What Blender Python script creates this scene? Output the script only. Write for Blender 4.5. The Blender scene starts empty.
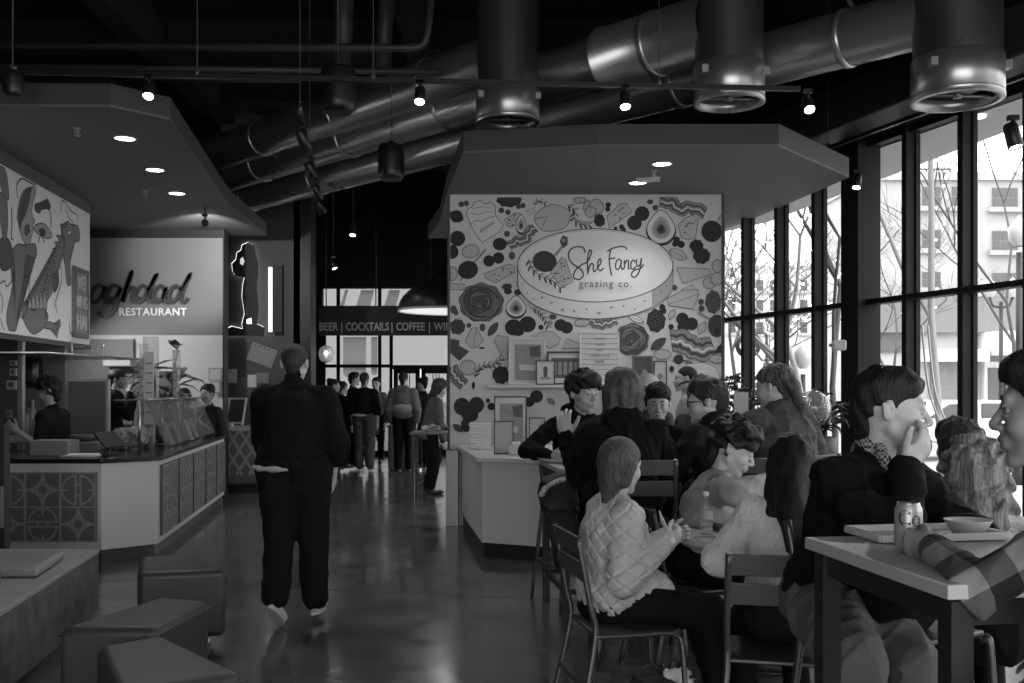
import bpy, bmesh, math, random
import numpy as np
from mathutils import Vector, Matrix, noise
C = bpy.context.scene.collection
sc = bpy.context.scene
F = 995.0; HZ = 389.0; CZ = 1.5
# ---------------- camera, sky, sun, exposure ----------------
cam_d = bpy.data.cameras.new('camera'); cam = bpy.data.objects.new('camera', cam_d); C.objects.link(cam)
cam.location = (0, 0, CZ); cam.rotation_euler = (math.pi/2, 0, 0)
cam_d.sensor_width = 36; cam_d.lens = 36*F/1024; cam_d.shift_y = (HZ-341.5)/1024
cam_d.clip_start = .05; cam_d.clip_end = 400
cam_d.dof.use_dof = False
sc.camera = cam
w = bpy.data.worlds.new('overcast_sky'); sc.world = w; w.use_nodes = True
wn = w.node_tree; bgn = wn.nodes['Background']
tc = wn.nodes.new('ShaderNodeTexCoord'); sx = wn.nodes.new('ShaderNodeSeparateXYZ'); rp = wn.nodes.new('ShaderNodeValToRGB')
wn.links.new(tc.outputs['Generated'], sx.inputs[0]); wn.links.new(sx.outputs['Z'], rp.inputs[0]); wn.links.new(rp.outputs[0], bgn.inputs['Color'])
rp.color_ramp.elements[0].position = 0; rp.color_ramp.elements[0].color = (.75, .75, .75, 1)
rp.color_ramp.elements[1].position = .5; rp.color_ramp.elements[1].color = (1, 1, 1, 1)
bgn.inputs['Strength'].default_value = 4.0
sc.view_settings.view_transform = 'Standard'; sc.view_settings.look = 'None'
sc.view_settings.gamma = 1; sc.view_settings.use_curve_mapping = False
sc.view_settings.exposure = 0.25
sc.cycles.use_denoising = True
sc.cycles.max_bounces = 6; sc.cycles.diffuse_bounces = 3; sc.cycles.glossy_bounces = 3
sc.cycles.transmission_bounces = 6; sc.cycles.transparent_max_bounces = 12
sc.cycles.sample_clamp_indirect = 4; sc.cycles.caustics_reflective = False; sc.cycles.caustics_refractive = False

def at(px, py, Y):
    return Vector(((px-512)*Y/F, Y, CZ-(py-HZ)*Y/F))
# ---------------- materials ----------------
MATS = {}
def mat(name, g=.5, rough=.6, metal=0, emit=0, bump=0, bscale=40, mottle=0, mscale=3, spec=None, coat=0, sheen=0):
    if name in MATS: return MATS[name]
    m = bpy.data.materials.new(name); m.use_nodes = True; nt = m.node_tree; b = nt.nodes['Principled BSDF']
    b.inputs['Base Color'].default_value = (g, g, g, 1); b.inputs['Roughness'].default_value = rough; b.inputs['Metallic'].default_value = metal
    if spec is not None: b.inputs['Specular IOR Level'].default_value = spec
    if coat: b.inputs['Coat Weight'].default_value = coat
    if sheen: b.inputs['Sheen Weight'].default_value = sheen
    if emit:
        b.inputs['Emission Color'].default_value = (1, 1, 1, 1); b.inputs['Emission Strength'].default_value = emit
    t = nt.nodes.new('ShaderNodeTexCoord')
    if mottle:
        n = nt.nodes.new('ShaderNodeTexNoise'); n.inputs['Scale'].default_value = mscale; n.inputs['Detail'].default_value = 6
        r = nt.nodes.new('ShaderNodeValToRGB'); r.color_ramp.elements[0].position = .3; r.color_ramp.elements[1].position = .7
        a, c = g*(1-mottle), min(1, g*(1+mottle))
        r.color_ramp.elements[0].color = (a, a, a, 1); r.color_ramp.elements[1].color = (c, c, c, 1)
        nt.links.new(t.outputs['Object'], n.inputs['Vector']); nt.links.new(n.outputs['Fac'], r.inputs[0]); nt.links.new(r.outputs[0], b.inputs['Base Color'])
    if bump:
        n = nt.nodes.new('ShaderNodeTexNoise'); n.inputs['Scale'].default_value = bscale; n.inputs['Detail'].default_value = 4
        bp = nt.nodes.new('ShaderNodeBump'); bp.inputs['Strength'].default_value = bump; bp.inputs['Distance'].default_value = .01
        nt.links.new(t.outputs['Object'], n.inputs['Vector']); nt.links.new(n.outputs['Fac'], bp.inputs['Height']); nt.links.new(bp.outputs[0], b.inputs['Normal'])
    MATS[name] = m; return m
def glass(name, tint=.95, refl=1.0, rough=0.0, haze=0, hazeg=.8):
    """thin clear pane: transparent, mixed with a fresnel gloss and a little dust"""
    if name in MATS: return MATS[name]
    m = bpy.data.materials.new(name); m.use_nodes = True; nt = m.node_tree; nt.nodes.remove(nt.nodes['Principled BSDF'])
    out = nt.nodes['Material Output']; tr = nt.nodes.new('ShaderNodeBsdfTransparent'); gl = nt.nodes.new('ShaderNodeBsdfGlossy')
    tr.inputs[0].default_value = (tint, tint, tint, 1); gl.inputs['Roughness'].default_value = rough
    lw = nt.nodes.new('ShaderNodeLayerWeight'); lw.inputs[0].default_value = .5; pw = nt.nodes.new('ShaderNodeMath'); pw.operation = 'POWER'; pw.inputs[1].default_value = 4.5
    fr = nt.nodes.new('ShaderNodeMath'); fr.operation = 'MULTIPLY_ADD'; fr.inputs[1].default_value = .6; fr.inputs[2].default_value = .03
    nt.links.new(lw.outputs['Facing'], pw.inputs[0]); nt.links.new(pw.outputs[0], fr.inputs[0])
    mu = nt.nodes.new('ShaderNodeMath'); mu.operation = 'MULTIPLY'; mu.inputs[1].default_value = refl
    mx = nt.nodes.new('ShaderNodeMixShader'); nt.links.new(fr.outputs[0], mu.inputs[0]); nt.links.new(mu.outputs[0], mx.inputs[0])
    nt.links.new(tr.outputs[0], mx.inputs[1]); nt.links.new(gl.outputs[0], mx.inputs[2]); last = mx
    if haze:
        d = nt.nodes.new('ShaderNodeBsdfDiffuse'); d.inputs[0].default_value = (hazeg, hazeg, hazeg, 1)
        m2 = nt.nodes.new('ShaderNodeMixShader'); m2.inputs[0].default_value = haze
        nt.links.new(mx.outputs[0], m2.inputs[1]); nt.links.new(d.outputs[0], m2.inputs[2]); last = m2
    nt.links.new(last.outputs[0], out.inputs['Surface']); MATS[name] = m; return m
# ---------------- object helpers ----------------
def wmat(o):
    m = Matrix.LocRotScale(o.location, o.rotation_euler, o.scale)
    return wmat(o.parent) @ m if o.parent else m
def tag(o, label=None, cat=None, group=None, kind=None):
    if label: o['label'] = label
    if cat: o['category'] = cat
    if group: o['group'] = group
    if kind: o['kind'] = kind
    return o
def thing(name, label, cat, loc=(0, 0, 0), rz=0, group=None):
    o = bpy.data.objects.new(name, None); C.objects.link(o); o.empty_display_size = .1
    o.location = loc; o.rotation_euler = (0, 0, rz); return tag(o, label, cat, group)
def link_mesh(name, me, material, parent=None, world=True, smooth=False):
    o = bpy.data.objects.new(name, me); C.objects.link(o)
    if material:
        for mm in (material if isinstance(material, (list, tuple)) else [material]): me.materials.append(mm)
    if parent:
        o.parent = parent
        if world: me.transform(wmat(parent).inverted())
    if smooth:
        for p in me.polygons: p.use_smooth = True
    return o
def tree_copy(o, parent=None):
    c = o.copy(); C.objects.link(c)
    if parent: c.parent = parent
    for ch in list(o.children): tree_copy(ch, c)
    return c
def frame(zdir, up=Vector((0, 0, 1))):
    z = Vector(zdir).normalized(); x = Vector(up).cross(z)
    if x.length < 1e-4: x = Vector((1, 0, 0)).cross(z)
    x.normalize(); y = z.cross(x); return Matrix((x, y, z)).transposed()
class MB:
    def __init__(s): s.bm = bmesh.new(); s.mi = 0; s.sm = []
    def face(s, vs, smooth=False):
        try:
            f = s.bm.faces.new(vs); f.material_index = s.mi; f.smooth = smooth; return f
        except ValueError: return None
    def quadpts(s, pts, smooth=False): return s.face([s.bm.verts.new(p) for p in pts], smooth)
    def box(s, x0, x1, y0, y1, z0, z1, bev=0, M=None):
        if x1 < x0: x0, x1 = x1, x0
        if y1 < y0: y0, y1 = y1, y0
        if z1 < z0: z0, z1 = z1, z0
        P = [(x0, y0), (x1, y0), (x1, y1), (x0, y1)]
        return s.prism(P, z0, z1, bev, M)
    def prism(s, poly, z0, z1, bev=0, M=None, seg=2):
        vb = [s.bm.verts.new((p[0], p[1], z0)) for p in poly]; vt = [s.bm.verts.new((p[0], p[1], z1)) for p in poly]
        n = len(poly); fs = []
        fs.append(s.face(vt)); fs.append(s.face(vb[::-1]))
        for i in range(n): fs.append(s.face([vb[i], vb[(i+1) % n], vt[(i+1) % n], vt[i]]))
        area = sum(poly[i][0]*poly[(i+1) % n][1]-poly[(i+1) % n][0]*poly[i][1] for i in range(n))
        if area < 0: bmesh.ops.reverse_faces(s.bm, faces=[f for f in fs if f])
        geo = vb+vt
        if bev:
            es = list({e for f in fs if f for e in f.edges})
            r = bmesh.ops.bevel(s.bm, geom=es, offset=bev, segments=seg, affect='EDGES', profile=.5)
            for f in r['faces']: f.material_index = s.mi
            geo = list({v for f in r['faces'] for v in f.verts} | {v for f in fs if f and f.is_valid for v in f.verts})
            if seg > 1:
                for f in r['faces']: f.smooth = True
        if M is not None: bmesh.ops.transform(s.bm, matrix=M, verts=[v for v in geo if v.is_valid])
        return s
    def obox(s, c, dims, R=None, bev=0):
        M = Matrix.Translation(Vector(c)) @ (R.to_4x4() if R is not None else Matrix.Identity(4))
        a, b, d = dims[0]/2, dims[1]/2, dims[2]/2
        return s.box(-a, a, -b, b, -d, d, bev, M)
    def bar(s, a, b, w, h, up=(0, 0, 1), bev=0):
        a, b = Vector(a), Vector(b); R = frame(b-a, Vector(up)); return s.obox((a+b)/2, (w, h, (b-a).length), R, bev)
    def tube(s, pts, r, n=10, closed=False, caps=True, smooth=True, flat=1.0, up=None):
        pts = [Vector(p) for p in pts]; rings = []; m = len(pts); prev = None
        for i, p in enumerate(pts):
            if closed: d = pts[(i+1) % m]-pts[i-1]
            else: d = pts[min(i+1, m-1)]-pts[max(i-1, 0)]
            if d.length < 1e-9: d = Vector((0, 0, 1))
            d.normalize()
            if prev is None:
                x = Vector(up).cross(d) if up else d.orthogonal()
                if x.length < 1e-4: x = d.orthogonal()
            else: x = prev-d*prev.dot(d)
            if x.length < 1e-6: x = d.orthogonal()
            x.normalize(); prev = x; y = d.cross(x); rr = r[i] if isinstance(r, (list, tuple)) else r
            rings.append([s.bm.verts.new(p+(x*math.cos(2*math.pi*k/n)+y*math.sin(2*math.pi*k/n)*flat)*rr) for k in range(n)])
        L = m if closed else m-1
        for i in range(L):
            A, B = rings[i], rings[(i+1) % m]
            for k in range(n): s.face([A[k], A[(k+1) % n], B[(k+1) % n], B[k]], smooth)
        if caps and not closed: s.face(rings[0][::-1]); s.face(rings[-1])
        return s
    def lathe(s, prof, c=(0, 0, 0), n=24, R=None, smooth=True):
        c = Vector(c); rings = []
        for (r, z) in prof:
            if r < 1e-6:
                v = Vector((0, 0, z)); v = R @ v if R is not None else v; rings.append([s.bm.verts.new(c+v)])
            else:
                ring = []
                for k in range(n):
                    v = Vector((r*math.cos(2*math.pi*k/n), r*math.sin(2*math.pi*k/n), z)); v = R @ v if R is not None else v
                    ring.append(s.bm.verts.new(c+v))
                rings.append(ring)
        for A, B in zip(rings, rings[1:]):
            if len(A) == 1 and len(B) == 1: continue
            for k in range(n):
                k2 = (k+1) % n
                if len(A) == 1: s.face([A[0], B[k2], B[k]], smooth)
                elif len(B) == 1: s.face([A[k], A[k2], B[0]], smooth)
                else: s.face([A[k], A[k2], B[k2], B[k]], smooth)
        return s
    def ball(s, c, r, n=12, R=None):
        r = r if isinstance(r, (tuple, list)) else (r, r, r)
        M = Matrix.Translation(Vector(c)) @ (R.to_4x4() if R is not None else Matrix.Identity(4)) @ Matrix.Diagonal((r[0], r[1], r[2], 1))
        g = bmesh.ops.create_uvsphere(s.bm, u_segments=n, v_segments=max(6, n//2+1), radius=1, matrix=M)
        for f in {f for v in g['verts'] for f in v.link_faces}: f.smooth = True; f.material_index = s.mi
        return s
    def build(s, name, material, parent=None, world=True):
        me = bpy.data.meshes.new(name); bmesh.ops.recalc_face_normals(s.bm, faces=s.bm.faces) if s.bm.faces else None
        s.bm.to_mesh(me); s.bm.free(); return link_mesh(name, me, material, parent, world)
class PL:
    """flat drawing on a plane: origin o, axes u (right) and v (up), n outward; every call is a thin shape a little off the surface"""
    def __init__(s, o, u, v, n, scale=1.0): s.o, s.u, s.v, s.n = Vector(o), Vector(u).normalized(), Vector(v).normalized(), Vector(n).normalized(); s.k = scale; s.mb = MB(); s.lay = 0; s.mats = []
    def P(s, x, y, h=None): return s.o+s.u*x*s.k+s.v*y*s.k+s.n*(.0012+.00003*s.lay if h is None else h)
    def use(s, m):
        if m not in s.mats: s.mats.append(m)
        s.mb.mi = s.mats.index(m); return s
    def fill(s, pts):
        s.lay += 1; vs = [s.mb.bm.verts.new(s.P(*p)) for p in pts]; f = s.mb.face(vs)
        if f and len(vs) > 4:
            r = bmesh.ops.triangulate(s.mb.bm, faces=[f])
        return s
    def stroke(s, pts, w, closed=False, taper=False, raise_=True):
        if raise_: s.lay += 1
        n = len(pts); L, Rr = [], []
        for i in range(n):
            if closed: a, b = pts[i-1], pts[(i+1) % n]
            else: a, b = pts[max(i-1, 0)], pts[min(i+1, n-1)]
            dx, dy = b[0]-a[0], b[1]-a[1]; l = math.hypot(dx, dy) or 1; ww = w/2
            if taper: ww *= .35+.65*math.sin(math.pi*(i+.5)/n)
            L.append(s.mb.bm.verts.new(s.P(pts[i][0]-dy/l*ww, pts[i][1]+dx/l*ww))); Rr.append(s.mb.bm.verts.new(s.P(pts[i][0]+dy/l*ww, pts[i][1]-dx/l*ww)))
        for i in range(n if closed else n-1):
            j = (i+1) % n; s.mb.face([L[i], Rr[i], Rr[j], L[j]])
        return s
    def blob(s, cx, cy, rx, ry, rot=0, bumps=0, amp=.1, n=28, ph=0):
        pts = []
        for k in range(n):
            t = 2*math.pi*k/n; q = 1+amp*math.sin(bumps*t+ph) if bumps else 1
            x, y = rx*q*math.cos(t), ry*q*math.sin(t); pts.append((cx+x*math.cos(rot)-y*math.sin(rot), cy+x*math.sin(rot)+y*math.cos(rot)))
        return pts
    def build(s, name, parent=None): 
        me = bpy.data.meshes.new(name); s.mb.bm.to_mesh(me); s.mb.bm.free(); return link_mesh(name, me, s.mats, parent)
def smooth_path(pts, k=6, closed=False):
    """Catmull-Rom through 2-D or 3-D points"""
    out = []; n = len(pts); V = [np.array(p, float) for p in pts]
    for i in range(n if closed else n-1):
        p0, p1, p2, p3 = (V[(i+j-1) % n] for j in range(4)) if closed else (V[max(i-1, 0)], V[i], V[i+1], V[min(i+2, n-1)])
        for j in range(k):
            t = j/k; out.append(tuple(.5*((2*p1)+(-p0+p2)*t+(2*p0-5*p1+4*p2-p3)*t*t+(-p0+3*p1-3*p2+p3)*t**3)))
    if not closed: out.append(tuple(V[-1]))
    return out
def text_obj(name, body, size, o, u, v, n, material, parent=None, depth=.004, align='CENTER', space=1.0, shear=0, sx=1.0, bold=0):
    c = bpy.data.curves.new(name, 'FONT'); c.body = body; c.size = size; c.extrude = depth/2; c.align_x = align; c.align_y = 'CENTER'; c.space_character = space; c.shear = shear; c.offset = bold
    c.resolution_u = 3
    t = bpy.data.objects.new(name+'_curve', c); C.objects.link(t)
    dg = bpy.context.evaluated_depsgraph_get(); me = bpy.data.meshes.new_from_object(t.evaluated_get(dg)); bpy.data.objects.remove(t); bpy.data.curves.remove(c)
    u, v, n = Vector(u).normalized(), Vector(v).normalized(), Vector(n).normalized()
    M = Matrix.Translation(Vector(o)+n*(depth/2+.001)) @ Matrix((u*sx, v, n)).transposed().to_4x4(); me.transform(M); me.materials.clear()
    me.name = name
    return link_mesh(name, me, material, parent)
# ---------------- smooth solids grown from a distance field (bodies, clothes, hair) ----------------
class SDF:
    def __init__(s, res): s.res = res; s.ops = []
    def cap(s, a, b, ra, rb=None, k=.02, sub=False):
        a, b = np.array(a, float), np.array(b, float); rb = ra if rb is None else rb
        s.ops.append(('c', a, b, ra, rb, k, sub)); return s
    def ell(s, c, r, R=None, k=.02, sub=False):
        s.ops.append(('e', np.array(c, float), np.array(r, float), np.array(R) if R is not None else np.eye(3), 0, k, sub)); return s
    def plane(s, p, n): s.ops.append(('p', np.array(p, float), np.array(n, float)/np.linalg.norm(n), 0, 0, .004, True)); return s
    def extent(s):
        lo, hi = np.full(3, 1e9), np.full(3, -1e9)
        for o in s.ops:
            if o[-1]: continue
            if o[0] == 'c':
                r = max(o[3], o[4]); lo = np.minimum(lo, np.minimum(o[1], o[2])-r); hi = np.maximum(hi, np.maximum(o[1], o[2])+r)
            else:
                e = np.sqrt((o[3]**2) @ (o[2]**2)) if False else np.sqrt(((o[3]*o[2][None, :])**2).sum(1)); lo = np.minimum(lo, o[1]-e); hi = np.maximum(hi, o[1]+e)
        return lo, hi
    def mesh(s, disp=None, pad=.03, name='solid'):
        h = s.res; lo, hi = s.extent(); lo -= pad; hi += pad; nn = np.ceil((hi-lo)/h).astype(int)+1
        D = np.full(nn, .1, np.float32)
        ax = [lo[i]+h*np.arange(nn[i]) for i in range(3)]
        for o in s.ops:
            k = o[5]; m = k*1.2+2.5*h
            if o[0] == 'c': r = max(o[3], o[4]); l0 = np.minimum(o[1], o[2])-r-m; h0 = np.maximum(o[1], o[2])+r+m
            elif o[0] == 'e': e = np.sqrt(((o[3]*o[2][None, :])**2).sum(1)); l0 = o[1]-e-m; h0 = o[1]+e+m
            else: l0, h0 = lo, hi
            i0 = np.clip(np.floor((l0-lo)/h).astype(int), 0, nn); i1 = np.clip(np.ceil((h0-lo)/h).astype(int)+1, 0, nn)
            if (i1 <= i0).any(): continue
            sl = tuple(slice(i0[i], i1[i]) for i in range(3))
            X = ax[0][sl[0]][:, None, None]; Y = ax[1][sl[1]][None, :, None]; Z = ax[2][sl[2]][None, None, :]
            if o[0] == 'c':
                a, b, ra, rb = o[1:5]; d = b-a; L2 = max(d @ d, 1e-9)
                t = np.clip(((X-a[0])*d[0]+(Y-a[1])*d[1]+(Z-a[2])*d[2])/L2, 0, 1)
                f = np.sqrt((X-a[0]-t*d[0])**2+(Y-a[1]-t*d[1])**2+(Z-a[2]-t*d[2])**2)-(ra+(rb-ra)*t)
            elif o[0] == 'e':
                c, r, R = o[1:4]; q = [((X-c[0])*R[0, i]+(Y-c[1])*R[1, i]+(Z-c[2])*R[2, i]) for i in range(3)]
                k0 = np.sqrt((q[0]/r[0])**2+(q[1]/r[1])**2+(q[2]/r[2])**2); k1 = np.sqrt((q[0]/r[0]**2)**2+(q[1]/r[1]**2)**2+(q[2]/r[2]**2)**2)
                f = k0*(k0-1)/np.maximum(k1, 1e-6)
            else: f = -((X-o[1][0])*o[2][0]+(Y-o[1][1])*o[2][1]+(Z-o[1][2])*o[2][2])
            A = D[sl]
            if o[6]:
                g = -f; hh = np.maximum(k-np.abs(A-g), 0)/k; D[sl] = np.maximum(A, g)+hh*hh*k*.25
            else:
                hh = np.maximum(k-np.abs(A-f), 0)/k; D[sl] = np.minimum(A, f)-hh*hh*k*.25
        if disp is not None:
            band = np.abs(D) < 3*h+.012; idx = np.nonzero(band)
            P = np.stack([ax[i][idx[i]] for i in range(3)], 1); D[idx] += disp(P).astype(np.float32)
        return surface_nets(D, lo, h, name)
def surface_nets(D, lo, h, name):
    S = D < 0; n = D.shape
    c = [S[i:n[0]-1+i, j:n[1]-1+j, k:n[2]-1+k] for i in (0, 1) for j in (0, 1) for k in (0, 1)]
    cnt = sum(x.astype(np.int8) for x in c); act = (cnt > 0) & (cnt < 8); I = np.stack(np.nonzero(act), 1)
    idm = np.full(act.shape, -1, np.int64); idm[act] = np.arange(len(I))
    corner = [(i, j, k) for i in (0, 1) for j in (0, 1) for k in (0, 1)]
    acc = np.zeros((len(I), 3)); num = np.zeros(len(I))
    for a in corner:
        for d in range(3):
            if a[d]: continue
            b = list(a); b[d] = 1
            va = D[I[:, 0]+a[0], I[:, 1]+a[1], I[:, 2]+a[2]]; vb = D[I[:, 0]+b[0], I[:, 1]+b[1], I[:, 2]+b[2]]
            x = (va < 0) != (vb < 0); t = np.where(x, va/np.where(x, va-vb, 1), 0)
            p = np.tile(np.array(a, float), (len(I), 1)); p[:, d] += t; acc[x] += p[x]; num[x] += 1
    V = lo+h*(I+acc/np.maximum(num, 1)[:, None]); quads = []
    for d in range(3):
        e, f = (d+1) % 3, (d+2) % 3; sl0 = [slice(1, -1)]*3; sl0[d] = slice(0, -1); sl1 = list(sl0); sl1[d] = slice(1, None)
        A, B = S[tuple(sl0)], S[tuple(sl1)]; X = np.stack(np.nonzero(A != B), 1)
        if not len(X): continue
        X = X+np.array([0 if i == d else 1 for i in range(3)]); fl = S[X[:, 0], X[:, 1], X[:, 2]]
        ue = np.eye(3, dtype=int)[e]; uf = np.eye(3, dtype=int)[f]
        q = [idm[tuple((X-o).T)] for o in (ue+uf, uf, ue*0, ue)]
        Q = np.stack(q, 1); Q[~fl] = Q[~fl][:, ::-1]; quads.append(Q)
    Q = np.concatenate(quads); Q = Q[(Q >= 0).all(1)]
    return V, Q
def sdf_obj(name, VQ, material, parent=None, smooth_it=1):
    if isinstance(VQ, tuple): VQ = [VQ]
    Vs, Qs, off = [], [], 0
    for V, Q in VQ:
        Vs.append(V); Qs.append(Q+off); off += len(V)
    V, Q = np.concatenate(Vs), np.concatenate(Qs)
    for _ in range(smooth_it):
        acc = np.zeros_like(V); num = np.zeros(len(V))
        for i in range(4):
            j = (i+1) % 4
            for a_, b_ in ((i, j), (j, i)):
                for d in range(3): acc[:, d] += np.bincount(Q[:, a_], V[Q[:, b_], d], len(V))
                num += np.bincount(Q[:, a_], minlength=len(V))
        V = V*.5+.5*acc/np.maximum(num, 1)[:, None]
    me = bpy.data.meshes.new(name); me.vertices.add(len(V)); me.vertices.foreach_set('co', V.astype(np.float32).ravel())
    me.loops.add(Q.size); me.loops.foreach_set('vertex_index', Q.astype(np.int32).ravel())
    me.polygons.add(len(Q)); me.polygons.foreach_set('loop_start', np.arange(0, Q.size, 4, dtype=np.int32)); me.polygons.foreach_set('use_smooth', np.ones(len(Q), bool))
    me.update(calc_edges=True); me.validate()
    return link_mesh(name, me, material, parent)
def wrinkles(seed, amp=.006, f=22):
    rs = np.random.RandomState(seed); K = rs.normal(size=(7, 3)); K /= np.linalg.norm(K, axis=1)[:, None]; K *= f*rs.uniform(.45, 1.3, size=(7, 1)); ph = rs.uniform(0, 6.28, 7)
    W = rs.normal(size=(3, 3))*8
    def d(P):
        Q = P+.035*np.sin(P @ W+1.3); s = np.zeros(len(P))
        for k in range(7): s += (1-np.abs(np.sin(Q @ K[k]+ph[k])))**3.5
        return -amp*(s/7*4.5-1.1)
    return d
# ---------------- people ----------------
def rotv(v, axis, deg): return Matrix.Rotation(math.radians(deg), 3, Vector(axis)) @ Vector(v)
def ik(a, b, l1, l2, pole):
    a, b = Vector(a), Vector(b); d = b-a; L = d.length
    if L > (l1+l2)*.995: b = a+d*((l1+l2)*.995/L); d = b-a; L = d.length
    L = max(L, abs(l1-l2)+.01); u = d.normalized(); x = (l1*l1-l2*l2+L*L)/(2*L); h = math.sqrt(max(l1*l1-x*x, 0))
    p = Vector(pole); p = p-u*p.dot(u); p = p.normalized() if p.length > 1e-4 else u.orthogonal().normalized()
    return a+u*x+p*h, b
SKIN = mat('skin', .42, .5, bump=.08, bscale=120)
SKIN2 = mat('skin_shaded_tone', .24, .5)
SKIND = mat('dark_skin', .13, .5)
LIP = mat('lips', .17, .45); EYEW = mat('eye_white', .32, .25); IRIS = mat('iris', .02, .15); BROW = mat('eyebrow_hair', .03, .8)
def hairmat(name, g, sc_=160, br=.8):
    if name in MATS: return MATS[name]
    m = mat(name, g, .55, spec=.25); nt = m.node_tree; b = nt.nodes['Principled BSDF']; t = nt.nodes.new('ShaderNodeTexCoord'); mp = nt.nodes.new('ShaderNodeMapping')
    mp.inputs['Scale'].default_value = (1, 1, .12); n = nt.nodes.new('ShaderNodeTexNoise'); n.inputs['Scale'].default_value = sc_; n.inputs['Detail'].default_value = 3
    bp = nt.nodes.new('ShaderNodeBump'); bp.inputs['Strength'].default_value = br; bp.inputs['Distance'].default_value = .006
    r = nt.nodes.new('ShaderNodeValToRGB'); r.color_ramp.elements[0].position = .35; r.color_ramp.elements[1].position = .65
    r.color_ramp.elements[0].color = (g*.55,)*3+(1,); r.color_ramp.elements[1].color = (g*1.5,)*3+(1,)
    nt.links.new(t.outputs['Object'], mp.inputs[0]); nt.links.new(mp.outputs[0], n.inputs['Vector']); nt.links.new(n.outputs['Fac'], bp.inputs['Height']); nt.links.new(bp.outputs[0], b.inputs['Normal'])
    nt.links.new(n.outputs['Fac'], r.inputs[0]); nt.links.new(r.outputs[0], b.inputs['Base Color']); return m
HDARK = hairmat('dark_hair', .009); HBROWN = hairmat('brown_hair', .026); HMID = hairmat('mid_brown_hair', .06); HBLOND = hairmat('fair_hair', .16); HCURL = hairmat('streaked_curly_hair', .2, 90, 1)
def hand_solid(S, w_, d, n, side, curl=.5, sc_=1.0, spread=.0, thumb=.5, curls=None, k=.008):
    """palm, four fingers of different lengths and a thumb from the side of the palm. d: wrist to knuckles, n: way the palm faces"""
    d = Vector(d).normalized(); n = Vector(n); n = (n-d*n.dot(d)).normalized(); t = d.cross(n)*side; w_ = Vector(w_)
    R = np.array([list(d), list(t), list(n)]).T
    S.cap(w_-d*.02, w_+d*.03*sc_, .024*sc_, .026*sc_, k=.02)
    S.ell(w_+d*.055*sc_, (.05*sc_, .042*sc_, .017*sc_), R, k=.015)
    S.cap(w_+d*.02*sc_+t*.02*sc_+n*.006, w_+d*.05*sc_+t*.022*sc_+n*.008, .015*sc_, .012*sc_, k=.012)
    offs = (.031, .011, -.01, -.029); lens = (.072, .08, .075, .058)
    for i in range(4):
        c = curls[i] if curls else curl; p = w_+d*(.09-.004*abs(i-1))*sc_+t*offs[i]*sc_; a = 0; sp = spread*(1.5-i)*.16; L = lens[i]*sc_; r = (.0098, .0102, .0098, .0086)[i]*sc_
        for j, (fr, an) in enumerate(((.45, 62), (.32, 80), (.23, 50))):
            a += math.radians(an*c); v = (d*math.cos(a)+n*math.sin(a)+t*sp*math.cos(a)).normalized(); q = p+v*L*fr
            S.cap(p, q, r*(1-.08*j), r*(1-.08*(j+1)), k=.004 if j else .008); p = q
    p = w_+d*.028*sc_+t*.03*sc_+n*.004; v = (d*.62+t*(.75-.35*thumb)+n*.5*thumb).normalized(); q = p+v*.036*sc_; S.cap(p, q, .0135*sc_, .0115*sc_, k=.014)
    v2 = (v+d*.35+n*.35*thumb-t*.35*thumb).normalized(); q2 = q+v2*.03*sc_; S.cap(q, q2, .0112*sc_, .0105*sc_, k=.004)
    v3 = (v2+d*.2-t*.2*thumb).normalized(); S.cap(q2, q2+v3*.022*sc_, .0105*sc_, .009*sc_, k=.004)
def head_solid(S, H, R, k=1.0, jaw=1.0):
    Rn = np.array(R); T = lambda x, y, z: H+R @ (Vector((x, y, z))*k)
    E = lambda c, r, kk=.02, sub=False: S.ell(T(*c), [q*k for q in r], Rn, kk*k, sub)
    Cp = lambda a, b, ra, rb=None, kk=.01: S.cap(T(*a), T(*b), ra*k, (rb if rb is not None else ra)*k, kk*k)
    E((0, -.016, .032), (.074, .095, .086)); E((0, .03, -.012), (.061, .056, .07), .03); E((0, .036, -.06), (.042*jaw, .044, .042), .03)
    Cp((-.048*jaw, .0, -.05), (-.013, .068, -.1), .014, .013, .025); Cp((.048*jaw, .0, -.05), (.013, .068, -.1), .014, .013, .025); E((0, .076, -.102), (.017, .015, .015), .015)
    Cp((-.036, .077, .026), (.036, .077, .026), .011, .011, .018)
    E((-.037, .058, -.03), (.022, .024, .022), .025); E((.037, .058, -.03), (.022, .024, .022), .025)
    E((-.031, .1, .004), (.0175, .018, .0125), .012, True); E((.031, .1, .004), (.0175, .018, .0125), .012, True)
    Cp((0, .084, .016), (0, .109, -.024), .0075, .0105, .012); E((0, .108, -.029), (.011, .01, .0095), .008); E((-.012, .098, -.032), (.0085, .011, .008), .006); E((.012, .098, -.032), (.0085, .011, .008), .006)
    E((0, .08, -.058), (.026, .02, .022), .015)
    Cp((-.019, .089, -.059), (0, .0985, -.0565), .005, .0058, .005); Cp((.019, .089, -.059), (0, .0985, -.0565), .005, .0058, .005)
    Cp((-.017, .088, -.0695), (.017, .088, -.0695), .006, .006, .005); Cp((-.008, .0935, -.0695), (.008, .0935, -.0695), .006, .006, .004)
    Cp((-.022, .092, -.0635), (.022, .092, -.0635), .001, .001, .001)
    for s_ in (-1, 1):
        E((s_*.078, -.012, .0), (.009, .017, .03), .008); E((s_*.084, -.003, .004), (.006, .008, .014), .004, True); Cp((s_*.082, -.02, -.018), (s_*.083, -.026, .02), .0045, .005, .004)
        E((s_*.0275, .0845, .0125), (.017, .009, .004), .006); E((s_*.0295, .084, -.008), (.016, .008, .0035), .006)
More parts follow.
